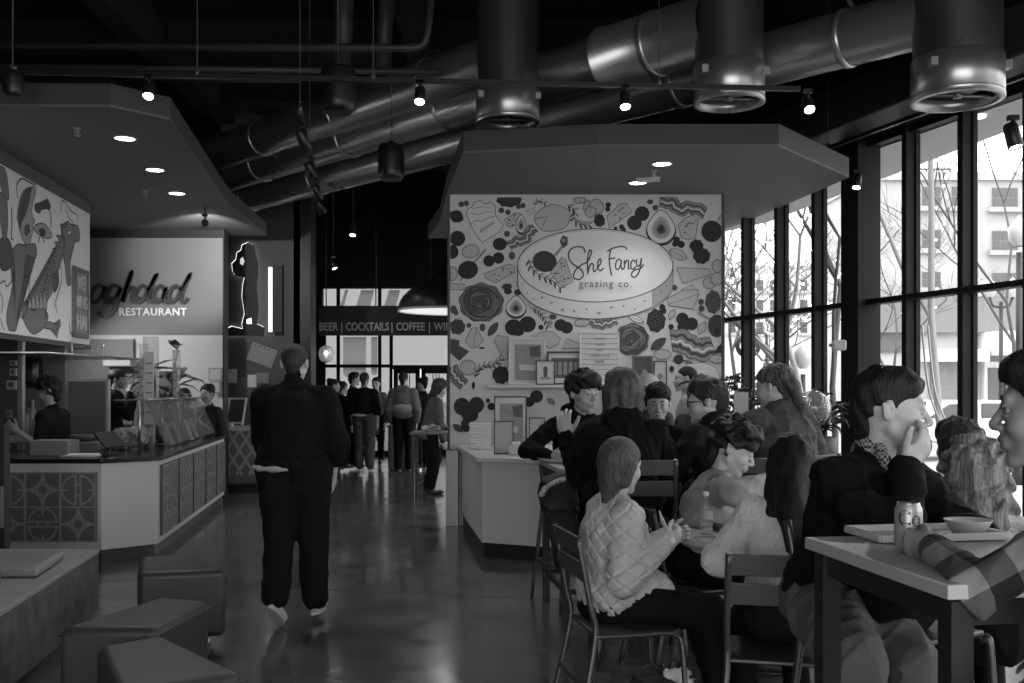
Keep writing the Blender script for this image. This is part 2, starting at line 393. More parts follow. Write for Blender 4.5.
def hair_solid(S, H, R, style, k=1.0):
    Rn = np.array(R); T = lambda x, y, z: H+R @ (Vector((x, y, z))*k)
    E = lambda c, r, kk=.015, sub=False: S.ell(T(*c), [q*k for q in r], Rn, kk*k, sub)
    Cp = lambda a, b, ra, rb=None, kk=.02: S.cap(T(*a), T(*b), ra*k, (rb if rb is not None else ra)*k, kk*k)
    if style == 'neat':
        E((0, -.018, .044), (.0795, .1, .083)); E((0, .04, .085), (.055, .045, .036), .03); E((0, -.02, .07), (.074, .09, .066)); Cp((0, -.072, -.01), (0, -.066, -.065), .048, .034); E((0, .132, -.02), (.2, .11, .088), .006, True); E((0, .09, -.1), (.14, .09, .07), .01, True)
        for q in (-1, 1): E((q*.095, -.006, -.012), (.03, .024, .03), .006, True)
    elif style == 'buzz':
        E((0, -.022, .04), (.078, .098, .083)); Cp((0, -.068, -.01), (0, -.062, -.035), .05, .044)
        E((0, .1, -.03), (.12, .075, .085), .01, True); E((0, .06, -.11), (.12, .09, .08), .01, True)
    elif style == 'short':
        E((0, -.018, .05), (.083, .104, .084)); E((0, .03, .09), (.062, .06, .036), .03); Cp((0, -.075, -.01), (0, -.07, -.07), .052, .036)
        Cp((-.068, .0, .02), (-.07, .005, -.015), .016, .008); Cp((.068, .0, .02), (.07, .005, -.015), .016, .008)
        E((0, .132, -.02), (.2, .11, .09), .006, True); E((0, .09, -.1), (.14, .09, .07), .01, True)
        for q in (-1, 1): E((q*.095, -.006, -.012), (.03, .022, .03), .006, True)
    elif style == 'curly':
        E((0, -.02, .055), (.092, .108, .09)); E((0, .045, .09), (.075, .062, .046), .03); E((-.03, .07, .075), (.04, .032, .03)); E((.035, .072, .07), (.035, .03, .028))
        Cp((0, -.075, 0), (0, -.075, -.075), .06, .04); Cp((-.075, -.01, .03), (-.078, -.01, -.02), .022, .012); Cp((.075, -.01, .03), (.078, -.01, -.02), .022, .012)
        E((0, .132, -.035), (.2, .11, .085), .006, True); E((0, .09, -.11), (.14, .085, .07), .01, True)
        for q in (-1, 1): E((q*.095, -.006, -.012), (.034, .026, .034), .006, True)
    elif style == 'shaggy':
        E((0, -.02, .045), (.094, .112, .096)); E((0, .03, .09), (.07, .065, .045), .03); Cp((-.05, -.055, 0), (-.055, -.06, -.12), .058, .035); Cp((.05, -.055, 0), (.055, -.06, -.12), .058, .035); Cp((0, -.08, 0), (0, -.085, -.13), .05, .035)
        Cp((-.085, .0, .03), (-.09, -.01, -.085), .022, .018); Cp((.085, .0, .03), (.09, -.01, -.085), .022, .018)
        E((0, .14, -.03), (.18, .11, .09), .008, True)
    elif style == 'sleek':
        E((0, -.018, .042), (.085, .105, .09)); Cp((0, -.07, 0), (0, -.075, -.09), .062, .04); Cp((-.06, -.02, 0), (-.06, -.04, -.07), .035, .03); Cp((.06, -.02, 0), (.06, -.04, -.07), .035, .03); Cp((0, -.06, -.06), (0, -.055, -.16), .05, .04)
        E((0, .135, -.03), (.2, .11, .1), .006, True)
    elif style == 'pony':
        E((0, -.018, .046), (.082, .102, .084)); E((0, -.1, .0), (.05, .045, .05), .03); Cp((0, -.13, -.02), (0, -.15, -.13), .034, .03, .03); Cp((0, -.15, -.13), (.01, -.13, -.25), .03, .012, .02)
        Cp((0, -.06, -.02), (0, -.07, -.06), .045, .03); E((0, .132, -.015), (.2, .11, .09), .006, True); E((0, .085, -.1), (.14, .085, .07), .01, True)
    elif style == 'long':
        E((0, -.02, .045), (.09, .108, .092)); Cp((0, -.07, 0), (0, -.1, -.2), .075, .06); Cp((-.065, -.02, 0), (-.075, -.04, -.2), .04, .035); Cp((.065, -.02, 0), (.075, -.04, -.2), .04, .035); Cp((-.07, -.03, -.2), (-.06, -.06, -.34), .04, .015); Cp((.07, -.03, -.2), (.06, -.06, -.34), .04, .015); Cp((0, -.1, -.2), (0, -.1, -.36), .06, .02)
        E((0, .14, -.04), (.16, .1, .1), .008, True)
    elif style == 'curlylong':
        E((0, -.02, .04), (.1, .115, .1)); Cp((0, -.06, 0), (0, -.1, -.22), .1, .085); Cp((-.08, -.01, 0), (-.1, -.03, -.2), .05, .05); Cp((.08, -.01, 0), (.1, -.03, -.2), .05, .05); Cp((0, -.08, -.2), (0, -.08, -.36), .09, .05)
        E((0, .12, -.04), (.062, .065, .085), .008, True)
    elif style == 'bun':
        E((0, -.018, .046), (.083, .103, .085)); E((0, -.085, .1), (.045, .045, .042), .02); Cp((0, -.07, -.01), (0, -.07, -.06), .05, .032); E((0, .132, -.015), (.2, .11, .09), .006, True); E((0, .085, -.1), (.14, .085, .07), .01, True)
def locks(S, H, R, style, k, rl):
    T = lambda v: H+R @ (Vector(v)*k)
    n = {'curly': 90, 'curlylong': 150}.get(style, 60)
    for i in range(n):
        a = rl.uniform(0, 6.283); e = math.asin(rl.uniform(-.1 if style != 'curlylong' else -.3, 1)); d = Vector((math.cos(a)*math.cos(e), math.sin(a)*math.cos(e), math.sin(e)))
        q = Vector((d.x*.082, -.018+d.y*.104, .045+d.z*.088))
        if style in ('curly', 'curlylong'):
            if style == 'curly': q = Vector((d.x*.088, -.015+d.y*.106, .055+d.z*.09))
            else: q = Vector((d.x*.11, -.03+d.y*.11, .02+d.z*.12-(rl.uniform(0, .3) if d.z < .3 else 0)))
            r = rl.uniform(.013, .022); S.cap(T(q), T(q+Vector((rl.uniform(-.018, .018), rl.uniform(-.018, .018), rl.uniform(-.02, .01)))), r*k, r*.8*k, .006)
        else:
            dn = Vector((d.x*.4, d.y*.4, -1)); dn = (dn-d*dn.dot(d)).normalized(); L = rl.uniform(.03, .055)
            if style == 'short': q = Vector((d.x*.078, -.018+d.y*.098, .047+d.z*.082))
            r = rl.uniform(.006, .01); q2 = q+dn*L; q2 = q2*.97; S.cap(T(q), T(q2), r*k, r*.6*k, .005)
def strands(H, seed, amp=.003, f=130, tight=False):
    rs = np.random.RandomState(seed); H = np.array(H); K = rs.normal(size=(5, 3)); K[:, 2] *= 1.0 if tight else .15; K /= np.linalg.norm(K, axis=1)[:, None]; K *= f; ph = rs.uniform(0, 6, 5)
    def d(P):
        Q = P-H; Q = Q+.012*np.sin(Q[:, [1, 2, 0]]*35+ph[0])*(2.0 if tight else 1); s = np.zeros(len(P))
        for k in range(5): s += np.sin(Q @ K[k]+ph[k])
        return -amp*s/2.2
    return d
def person(label, head=None, foot=None, face=0, s=1.0, lean=0, side=0, hyaw=0, hpitch=0, hroll=0, girth=1.0, legs=None, arms=None, hands=None,
           top=None, bottom=None, hair=('short', None), skin=None, res=.01, hres=.006, feat=True, seated=False, shoes=None, seed=1, group=None,
           cap=None, jaw=1.0, beard=None, elbow=None, knee=None, nk=1.0, hs=1.0, glasses=False, hf_drop=0):
    """head: eye-level centre of the skull in metres; face: degrees clockwise from straight away (90 = facing right, 180 = facing the camera)"""
    skin = skin or SKIN; rad = math.radians(face); Fv = Vector((math.sin(rad), math.cos(rad), 0)); Rv = Vector((Fv.y, -Fv.x, 0)); U = Vector((0, 0, 1))
    T = (U*math.cos(math.radians(lean))+Fv*math.sin(math.radians(lean))); T = (T*math.cos(math.radians(side))+Rv*math.sin(math.radians(side))).normalized(); B = Rv.cross(T) ; B = -B if B.dot(Fv) < 0 else B
    B = (Fv-T*Fv.dot(T)).normalized(); Rt = B.cross(T).normalized()
    hv = (T*.55+U*.45).normalized()*.147*nk*s+Fv*(.025+hf_drop)
    if head is None: P = Vector((foot[0], foot[1], .93*s)); N = P+T*.5*s; head = N+hv
    else: head = Vector(head); N = head-hv; P = N-T*.5*s
    # head frame
    ha = math.radians(face+hyaw); hf = Vector((math.sin(ha), math.cos(ha), 0)); hr = Vector((hf.y, -hf.x, 0)); hf = rotv(hf, hr, hpitch); hu = hr.cross(hf); hr = rotv(hr, hf, hroll); hu = hr.cross(hf)
    HR = Matrix((hr, hf, hu)).transposed()
    base = Vector((P.x, P.y, 0)); root = thing('person', label, 'person', base, 0, group)
    shw = .158*s*(.5+.5*girth); SH = {+1: P+T*.41*s+Rt*shw, -1: P+T*.41*s-Rt*shw}; HP = {+1: P+Rt*.09*s, -1: P-Rt*.09*s}
    # arms
    arms = arms or {}; A = {}
    for sd in (-1, 1):
        tgt = arms.get(sd)
        if tgt is None: tgt = SH[sd]-U*.52*s+Rt*sd*.05+B*.06
        pole = (elbow or {}).get(sd) or (-B*.6+Rt*sd*.5-U*.6)
        A[sd] = ik(SH[sd], tgt, .285*s, .26*s, pole)
    L = {}
    for sd in (-1, 1):
        if legs: tgt = Vector(legs[sd])
        elif seated: tgt = P+Fv*.42*s+Rv*sd*.11-U*.38*s
        else: tgt = Vector((P.x, P.y, .085))+Rv*sd*.1
        pole = (knee or {}).get(sd) or (Fv+U*.3)
        L[sd] = ik(HP[sd], tgt, .43*s, .43*s, pole)
    FD = {}
    for sd in (-1, 1): FD[sd] = Fv
    # body
    S = SDF(max(res, .009)); Tn = np.array(Matrix((Rt, B, T)).transposed())
    S.ell(P+T*.31*s, (.13*s, .085*s, .18*s), Tn, .05); S.ell(P+T*.14*s, (.125*s, .08*s, .16*s), Tn, .05); S.ell(P+T*.0*s, (.14*s, .09*s, .11*s), Tn, .05)
    S.cap(SH[-1], SH[1], .038*s, k=.03); S.cap(N-T*.06, head-hu*.05-hf*.02, .056*s, .052*s, k=.03)
    for sd in (-1, 1):
        e, w_ = A[sd]; S.cap(SH[sd], e, .044*s, .036*s, .03); S.cap(e, w_, .037*s, .025*s, .02)
        kn, an = L[sd]; S.cap(HP[sd], kn, .075*s, .052*s, .03); S.cap(kn, an, .05*s, .035*s, .02); S.cap(an, an+Vector((FD[sd].x*.1, FD[sd].y*.1, -.04)), .03, .028, .02)
    parts = [S.mesh()]
    S = SDF(hres); head_solid(S, head, HR, hs, jaw); S.cap(N-T*.03, head-hu*.045-hf*.022, .057*s, .051*s, k=.02); parts.append(S.mesh())
    hands = hands or {}
    for sd in (-1, 1):
        e, w_ = A[sd]; hd = hands.get(sd, {})
        if hd is None: continue
        d = Vector(hd['d']) if 'd' in hd else (w_-e); n = Vector(hd['n']) if 'n' in hd else (-Rt*sd)
        S = SDF(hd.get('res', min(.006, hres) if res < .012 else .008)); hand_solid(S, w_, d, n, sd if not hd.get('flip') else -sd, hd.get('curl', .35), hd.get('k', 1.0)*s, hd.get('spread', 0), hd.get('thumb', .5), hd.get('curls')); parts.append(S.mesh())
    body = sdf_obj('body', parts, skin, root)
    # face features
    if feat:
        Tp = lambda x, y, z: head+HR @ (Vector((x, y, z))*hs)
        for q in (-1, 1):
            m = MB(); m.ball(Tp(q*.0295, .0735, .003), .0128*hs, 14); eb = m.build('eye', EYEW, root); m = MB(); m.ball(Tp(q*.030, .0812, .002), (.0062*hs,)*3, 10); m.build('iris', IRIS, eb)
            m = MB(); m.tube([Tp(q*.014, .0905, .0265), Tp(q*.03, .089, .032), Tp(q*.047, .078, .026)], [.0032*hs, .0036*hs, .002*hs], 8); m.build('eyebrow', BROW, root)
        m = MB(); m.tube([Tp(-.021, .0895, -.0625), Tp(-.01, .099, -.0575), Tp(0, .1015, -.0595), Tp(.01, .099, -.0575), Tp(.021, .0895, -.0625)], [.001, .0038*hs, .0035*hs, .0038*hs, .001], 8); m.tube([Tp(-.019, .089, -.0645), Tp(-.009, .0945, -.069), Tp(.009, .0945, -.069), Tp(.019, .089, -.0645)], [.001, .0042*hs, .0042*hs, .001], 8); m.build('lips', LIP, root)
        if glasses:
            m = MB()
            for q in (-1, 1):
                m.tube([Tp(q*.032+.021*math.cos(t/16*6.283), .1, .0+.017*math.sin(t/16*6.283)) for t in range(16)], .0022, 6, closed=True); m.tube([Tp(q*.053, .098, .004), Tp(q*.08, .06, .006), Tp(q*.084, -.01, .004)], .0022, 6)
            m.tube([Tp(-.011, .1, .003), Tp(.011, .1, .003)], .0022, 6); m.build('glasses', mat('black_plastic', .015, .3), root)
    # hair
    if hair and hair[0]:
        S = SDF(max(hres*.85, .0045)); rl = random.Random(seed*11+1)
        if hair[0] in ('curly', 'curlylong', 'shaggy', 'pony', 'bun', 'short', 'long') and hres < .009: locks(S, head, HR, hair[0], hs, rl)
        hair_solid(S, head, HR, hair[0], hs); hm = hair[1] or HDARK; tight = hair[0] in ('curly', 'curlylong')
        amp = {'buzz': .0005, 'curly': .007, 'curlylong': .013, 'shaggy': .005, 'sleek': .0015}.get(hair[0], .003); S.res = S.res
        sdf_obj('hair', S.mesh(strands(head, seed, amp, 75 if tight else 110, tight)), hm, root)
    if beard:
        S = SDF(hres); Rn = np.array(HR); Tq = lambda x, y, z: head+HR @ (Vector((x, y, z))*hs)
        S.cap(Tq(-.058, .0, -.045), Tq(-.02, .072, -.1), .02, .018, .03); S.cap(Tq(.058, .0, -.045), Tq(.02, .072, -.1), .02, .018, .03); S.ell(Tq(0, .08, -.102), (.024, .02, .02), Rn, .03); S.cap(Tq(-.02, .092, -.05), Tq(.02, .092, -.05), .006, k=.01)
        S.ell(Tq(0, .1, -.064), (.022, .02, .008), Rn, .006, True); sdf_obj('beard', S.mesh(strands(head, seed, .002, 200, True)), beard, root)
    # top
    tp = top or {}; g = girth; o = tp.get('o', .018)
    S = SDF(res); hem = tp.get('hem', .08); gb = tp.get('belly', 1.0)
    S.ell(P+T*.32*s, ((.138+o)*s*g, (.095+o)*s*g, .17*s), Tn, .04); S.ell(P+T*.2*s, ((.128+o)*s*g, (.095+o)*s*g*gb, .18*s), Tn, .06); S.ell(P+T*.06*s, ((.14+o)*s*g, (.1+o)*s*g*gb, .13*s), Tn, .06)
    if hem > .1:
        if seated: S.cap(P+T*.03-Rt*.05, P+T*.02+Fv*.17-Rt*.05, .135*s*g, .125*s, .05); S.cap(P+T*.03+Rt*.05, P+T*.02+Fv*.17+Rt*.05, .135*s*g, .125*s, .05)
        else: S.cap(P, P-T*(hem-.03), .14*s*g, .15*s*g, .04)
    
    for sd in (-1, 1): S.cap(N-T*.045*s+Rt*sd*.03, SH[sd]-Rt*sd*.01, (.046+o*.6)*s, (.046+o*.7)*s, k=.03)
    S.cap(SH[-1]*.75+SH[1]*.25-T*.09, SH[1]*.75+SH[-1]*.25-T*.09, (.075+o*.5)*s, k=.05)
    if tp.get('trap', True): S.cap(N-T*.06-B*.015, N-T*.0-B*.01, (.07)*s, .06*s, .03)
    sl = tp.get('sleeve', 1.0)
    for sd in (-1, 1):
        e, w_ = A[sd]; so = tp.get('so', o); S.cap(SH[sd], e, (.046+so)*s*(.5+.5*g), (.04+so)*s*(.5+.5*g), .03)
        if sl > .5: S.cap(e, e+(w_-e)*(sl*2-1)*.98, (.043+so)*s*(.5+.5*g), (.03+so*.8)*s, .02)
    if tp.get('collar', 0): c_ = tp['collar']; S.cap(N-T*.03-B*.01, N+hv.normalized()*c_-B*.012, .068*s, .066*s, .015)
    if tp.get('hood'):
        S.ell(N-T*.02-B*.075, (.125*s, .06, .075), Tn, .03); S.cap(N-B*.03-Rt*.085+T*.0, N+B*.07-T*.07-Rt*.03, .036, .028, .03); S.cap(N-B*.03+Rt*.085, N+B*.07-T*.07+Rt*.03, .036, .028, .03); S.cap(N-B*.05-Rt*.07, N-B*.05+Rt*.07, .045, .045, .03)
    if not tp.get('nohole'): S.cap(head-hu*.02-hf*.03+hf*.02, N+hv*.32, .061*s, .058*s, .006, True)
    S.plane(P-T*hem, -T) if not seated or hem <= .1 else S.plane(P-U*(hem*.6), -U)
    wr = wrinkles(seed*7+3, tp.get('wr', .007), tp.get('wf', 20)); dsp = wr
    if tp.get('quilt'):
        def dsp(Pn, wr=wr, R0=np.array(Rt), B0=np.array(B), T0=np.array(T), P0=np.array(P)):
            Q = Pn-P0; a = np.arctan2(Q @ R0*1.0, Q @ B0)*.16; v = Q @ T0; kq = math.pi/.062
            d1 = np.abs(np.sin((a+v*.8)*kq)); d2 = np.abs(np.sin((a-v*.8)*kq)); return wr(Pn)*.8+.011*np.exp(-(np.minimum(d1, d2)/.2)**2)-.003
    jac = sdf_obj(tp.get('name', 'jacket'), S.mesh(dsp), tp.get('mat'), root)
    # trousers
    bt = bottom or {}; bo = bt.get('o', .02); S = SDF(res)
    S.ell(P+T*.02, (.152*s*g, (.1+bo)*s*g, .12*s), Tn, .05); 
    if seated: S.ell(P-U*.02-Fv*.02, (.16*s*g, .13*s*g, .1), Tn, .05)
    for sd in (-1, 1):
        kn, an = L[sd]; S.cap(HP[sd], kn, (.083+bo)*s*(.4+.6*g), (.06+bo)*s, .04); S.cap(kn, an+(kn-an).normalized()*bt.get('crop', .02), (.057+bo)*s, (.045+bo)*s, .03)
    sdf_obj(bt.get('name', 'trousers'), S.mesh(wrinkles(seed*5+1, bt.get('wr', .008), 18)), bt.get('mat'), root)
    # shoes
    shm = (shoes or {}).get('mat') or mat('dark_shoe', .03, .5)
    for sd in (-1, 1):
        kn, an = L[sd]; fd = Vector((shoes or {}).get('dir', {}).get(sd, (Fv.x, Fv.y, 0)) if shoes else (Fv.x, Fv.y, 0)).normalized(); up = U if abs(fd.z) < .9 else Fv
        S = SDF(max(.007, res*.8)); rt = fd.cross(up).normalized(); up2 = rt.cross(fd); Rn = np.array(Matrix((rt, fd, up2)).transposed()); a0 = an-up2*.04
        S.ell(a0+fd*.0, (.036, .055, .042), Rn, .03); S.ell(a0+fd*.09-up2*.012, (.042, .075, .03), Rn, .04); S.ell(a0+fd*.15-up2*.018, (.041, .05, .024), Rn, .03); S.cap(an+up2*.02, an-up2*.01, .042, .044, .02); S.plane(a0-up2*.045, -up2)
        sh = sdf_obj('shoe', S.mesh(), shm, root)
        if (shoes or {}).get('sole'):
            m = MB(); n_ = 20; M = Matrix((rt, fd, up2)).transposed().to_4x4(); M.translation = a0-up2*.045
            m.prism([((.041+.006*math.sin(t/n_*6.283))*math.cos(t/n_*6.283), .07+.125*math.sin(t/n_*6.283)) for t in range(n_)], -.012, .012, .004, M); m.build('sole', shoes['sole'], sh)
    if cap:
        Tp = lambda x, y, z: head+HR @ (Vector((x, y, z))*hs); S = SDF(hres); Rn = np.array(HR); S.ell(Tp(0, -.018, .055), (.09, .108, .088), Rn, .01); S.plane(Tp(0, 0, .035), -hu)
        b_ = -1 if cap[1] == 'back' else 1; S.ell(Tp(0, b_*.1, .04), (.07, .07, .007), Rn, .01); sdf_obj('cap', S.mesh(), cap[0], root)
    root['_P'] = 0; del root['_P']
    return dict(root=root, P=P, N=N, T=T, head=head, HR=HR, A=A, L=L, SH=SH, B=B, Rt=Rt)
# ---------------- large structure ----------------
BLACK = mat('black_paint', .012, .6); BLACK2 = mat('black_ceiling', .008, .9); CHAR = mat('charcoal_wall', .05, .8); SOFF = mat('grey_soffit', .135, .7); SOFE = mat('grey_soffit_edge', .06, .7)
STEEL = mat('dark_window_frame', .008, .6, spec=.2); WHITE = mat('white_laminate', .5, .5); PALE = mat('pale_wall', .42, .7)
def X(o): return tag(o, kind='structure')
def floor_mat():
    m = mat('polished_concrete', .1, .2); nt = m.node_tree; b = nt.nodes['Principled BSDF']; t = nt.nodes.new('ShaderNodeTexCoord')
    n = nt.nodes.new('ShaderNodeTexNoise'); n.inputs['Scale'].default_value = 1.1; n.inputs['Detail'].default_value = 8; n.inputs['Roughness'].default_value = .62
    r = nt.nodes.new('ShaderNodeValToRGB'); r.color_ramp.elements[0].position = .3; r.color_ramp.elements[0].color = (.055,)*3+(1,); r.color_ramp.elements[1].position = .72; r.color_ramp.elements[1].color = (.12,)*3+(1,)
    r2 = nt.nodes.new('ShaderNodeMapRange'); r2.inputs['From Min'].default_value = .3; r2.inputs['From Max'].default_value = .7; r2.inputs['To Min'].default_value = .1; r2.inputs['To Max'].default_value = .24
    n2 = nt.nodes.new('ShaderNodeTexNoise'); n2.inputs['Scale'].default_value = 2.4
    bp = nt.nodes.new('ShaderNodeBump'); bp.inputs['Strength'].default_value = .06; bp.inputs['Distance'].default_value = .02; n3 = nt.nodes.new('ShaderNodeTexNoise'); n3.inputs['Scale'].default_value = 5
    for q in (n, n2, n3): nt.links.new(t.outputs['Object'], q.inputs['Vector'])
    nt.links.new(n.outputs['Fac'], r.inputs[0]); nt.links.new(r.outputs[0], b.inputs['Base Color']); nt.links.new(n2.outputs['Fac'], r2.inputs[0]); nt.links.new(r2.outputs[0], b.inputs['Roughness'])
    nt.links.new(n3.outputs['Fac'], bp.inputs['Height']); nt.links.new(bp.outputs[0], b.inputs['Normal']); return m
def WX(Y): return 4.375-.333*(Y-8.4)
WD = Vector((-.333, 1, 0)).normalized(); WN = Vector((1, .333, 0)).normalized()  # along the glazing, and out of it
m = MB(); m.prism([(-9.2, -3), (WX(-3)+.1, -3), (WX(22.4)+.1, 22.4), (-9.2, 22.4)], -.12, 0); X(m.build('floor', floor_mat()))
m = MB()
for a, b in (((-2.2, 4.0), (-1.1, 22)), ((-4.5, 13.6), (1.5, 9.0)), ((-3.6, 7.9), (1.2, 6.9)), ((-2.0, 2.5), (3.8, 8.5))):
    a, b = Vector(a+(0,)), Vector(b+(0,)); d = (b-a).normalized(); n = Vector((-d.y, d.x, 0))*.004; m.quadpts([a-n+Vector((0, 0, .0012)), b-n+Vector((0, 0, .0012)), b+n+Vector((0, 0, .0012)), a+n+Vector((0, 0, .0012))])
X(m.build('trim_1', mat('control_joint', .03, .5)))
m = MB(); m.prism([(-9.2, -3), (WX(-3)+.1, -3), (WX(22.4)+.1, 22.4), (-9.2, 22.4)], 6.3, 6.45)
for y in np.arange(1.5, 22, 2.3): m.box(-9.2, WX(y), y-.09, y+.09, 5.9, 6.3)
for x in (-7.4, -4.6, -1.2, 2.2): m.box(x-.14, x+.14, -2, 22, 5.75, 6.3)
X(m.build('ceiling', BLACK2))
m = MB(); m.box(-9.35, -9.2, -3, 22.4, 0, 6.3); X(m.build('wall_left', CHAR))
m = MB(); m.box(-9.35, -3.2, -3.2, -3, 0, 6.3); m.box(5.6, WX(-3)+.2, -3.2, -3, 0, 6.3); m.box(-3.2, 5.6, -3.2, -3, 3.9, 6.3); X(m.build('wall_front_unseen', mat('front_wall', .12, .8)))  # unseen wall added behind the camera; its opening sets the front fill light
# far wall: opening with glazing and doors
FY = 22.2
def fx(px): return (px-512)*FY/F
def fz(py): return CZ-(py-HZ)*FY/F
m = MB(); m.box(-9.2, fx(322), FY, FY+.2, 0, 6.3); m.box(fx(322), WX(22.2), FY, FY+.2, fz(288), 6.3); m.box(fx(322), fx(600), FY, FY+.2, fz(308), fz(334)); X(m.build('wall_back', BLACK2))
GLC = glass('clear_glass', .93, .9); GLF = glass('frosted_far_glass', .4, .6, 0, .1, .5)
def window(n, boxes, pane, fm=STEEL, gm=None):
    m = MB()
    for b in boxes: m.box(*b)
    f = X(m.build('window_%d' % n, fm)); m = MB(); m.box(*pane); m.build('glass_pane', gm or GLC, f); return f
x0, x1 = fx(322), fx(391); d = .035
window(30, [(x0, x1, FY, FY+.08, fz(366)-d, fz(366)+d), (x0, x1, FY, FY+.08, 0, .12), (fx(338)-d, fx(338)+d, FY, FY+.08, 0, fz(334)), (fx(379.5)-d, fx(379.5)+d, FY, FY+.08, 0, fz(334)), (x1-d, x1+d, FY, FY+.08, 0, fz(334)), (x0, x0+.07, FY, FY+.08, 0, fz(334))], (x0, x1, FY+.03, FY+.04, 0, fz(334)), gm=GLF)
window(31, [(x0, fx(600), FY, FY+.08, fz(308), fz(308)+.05), (fx(338)-d, fx(338)+d, FY, FY+.08, fz(308), fz(288)), (fx(379.5)-d, fx(379.5)+d, FY, FY+.08, fz(308), fz(288)), (fx(425)-d, fx(425)+d, FY, FY+.08, fz(308), fz(288))], (x0, fx(600), FY+.03, FY+.04, fz(308), fz(288)), gm=GLF)
window(32, [(x1, fx(600), FY, FY+.08, fz(366)-d*2, fz(366)+d*.6)], (x1, fx(600), FY+.03, FY+.04, fz(366), fz(334)), gm=GLF)
def glassdoor(n, a, b):
    m = MB(); zt = fz(369); t = .1
    m.box(a, a+t, FY-.01, FY+.05, 0, zt); m.box(b-t, b, FY-.01, FY+.05, 0, zt); m.box(a, b, FY-.01, FY+.05, zt-t, zt); m.box(a, b, FY-.01, FY+.05, 0, .25)
    f = X(m.build('door_%d' % n, STEEL)); m = MB(); m.box(a+t, b-t, FY+.015, FY+.025, .25, zt-t); m.build('glass_pane', GLF, f)
    m = MB(); xx = b-.16 if n == 1 else a+.16; m.tube([(xx, FY-.01, .9), (xx, FY-.08, .92), (xx, FY-.08, 1.3), (xx, FY-.01, 1.32)], .012, 8); m.build('door_handle', mat('brushed_steel', .5, .3, 1), f)
    # snowflake decal on the glass
    p = PL((0, FY+.014, CZ), (1, 0, 0), (0, 0, 1), (0, -1, 0), FY/F).use(mat('white_vinyl', .6, .6)); cx, cy = ((a+b)/2*F/FY), 389-389-2
    cy = 389-371-18
    for k in range(12):
        t_ = k*math.pi/6; p.stroke([(cx+2*math.cos(t_), cy-7+2*math.sin(t_)), (cx+8*math.cos(t_), cy-7+8*math.sin(t_))], 1.0, raise_=False)
    for dx in (-3, 0, 3): p.stroke([(cx+dx, cy+15), (cx+dx, cy+3)], 1.2, raise_=False)
    p.build('snowflake_decal', f)
FV = bpy.data.materials.new('frosted_vinyl'); FV.use_nodes = True; _n = FV.node_tree; _n.nodes.remove(_n.nodes['Principled BSDF']); _t = _n.nodes.new('ShaderNodeBsdfTranslucent'); _t.inputs[0].default_value = (.75, .75, .75, 1); _n.links.new(_t.outputs[0], _n.nodes['Material Output'].inputs['Surface'])
def decal(pts, label):
    p = PL((0, FY+.02, CZ), (1, 0, 0), (0, 0, 1), (0, -1, 0), FY/F).use(FV); p.fill(pts); tag(p.build('frosted_window_graphic'), label, 'window graphic', 'frosted graphics on the far glazing')
for a, b, y1, r_, lb in ((343, 366, 372, 8, 'wide pale rounded graphic stuck on the far lower glazing'), (371, 377, 372, 3, 'narrow pale rounded graphic beside the wide one on far glazing')):
    decal([(a-512, 389-337), (b-512, 389-337), (b-512, 389-y1)]+[((a+b)/2-512+(b-a)/2*math.cos(q), 389-y1-r_*math.sin(q)) for q in np.linspace(.2, 2.9, 8)]+[(a-512, 389-y1)], lb)
for a, b, lb in ((340, 348, 'narrow slanted pale graphic, leftmost in upper far glazing'), (356, 374, 'wide slanted pale graphic in the middle of upper far glazing'), (384, 400, 'slanted pale graphic at right of the upper far glazing')): decal([(a-512, 389-306), (a+5-512, 389-290), (b-512, 389-290), (b-4-512, 389-306)], lb)
glassdoor(1, fx(391)+.05, fx(420)); glassdoor(2, fx(421), fx(451))
# shopfront writing band hung in front of it
SY = 19.0
m = MB(); m.box((318-512)*SY/F, .2, SY, SY+.25, CZ+54*SY/F, CZ+83*SY/F, .01); t = m.build('hanging_sign', mat('sign_charcoal', .035, .7)); tag(t, 'long dark band sign lettered BEER COCKTAILS COFFEE WINE above the far doors', 'sign')
LET = mat('grey_letters', .6, .6)
for s_, px in (('BEER', 328.5), ('|', 341.7), ('COCKTAILS', 367.3), ('|', 392), ('COFFEE', 410.5), ('|', 429.5), ('WINE', 445.5)):
    text_obj('lettering', s_, .215, ((px-512)*SY/F, SY, CZ+(389-327)*SY/F), (1, 0, 0), (0, 0, 1), (0, -1, 0), LET, t, .006, sx={'BEER': .78, 'COCKTAILS': .72, 'COFFEE': .74, 'WINE': .8}.get(s_, .8), bold=.004)
m = MB()
for px in (325, 375, 430): m.tube([((px-512)*SY/F, SY+.12, CZ+83*SY/F), ((px-512)*SY/F, SY+.12, 5.9)], .012, 6)
m.build('hanger_rod', BLACK, t)
# column
m = MB(); m.box((293-512)*16/F, (311-512)*16/F, 16, 16.42, 0, 5.9, .01); X(m.build('trim_2', mat('column_dark', .01, .5)))
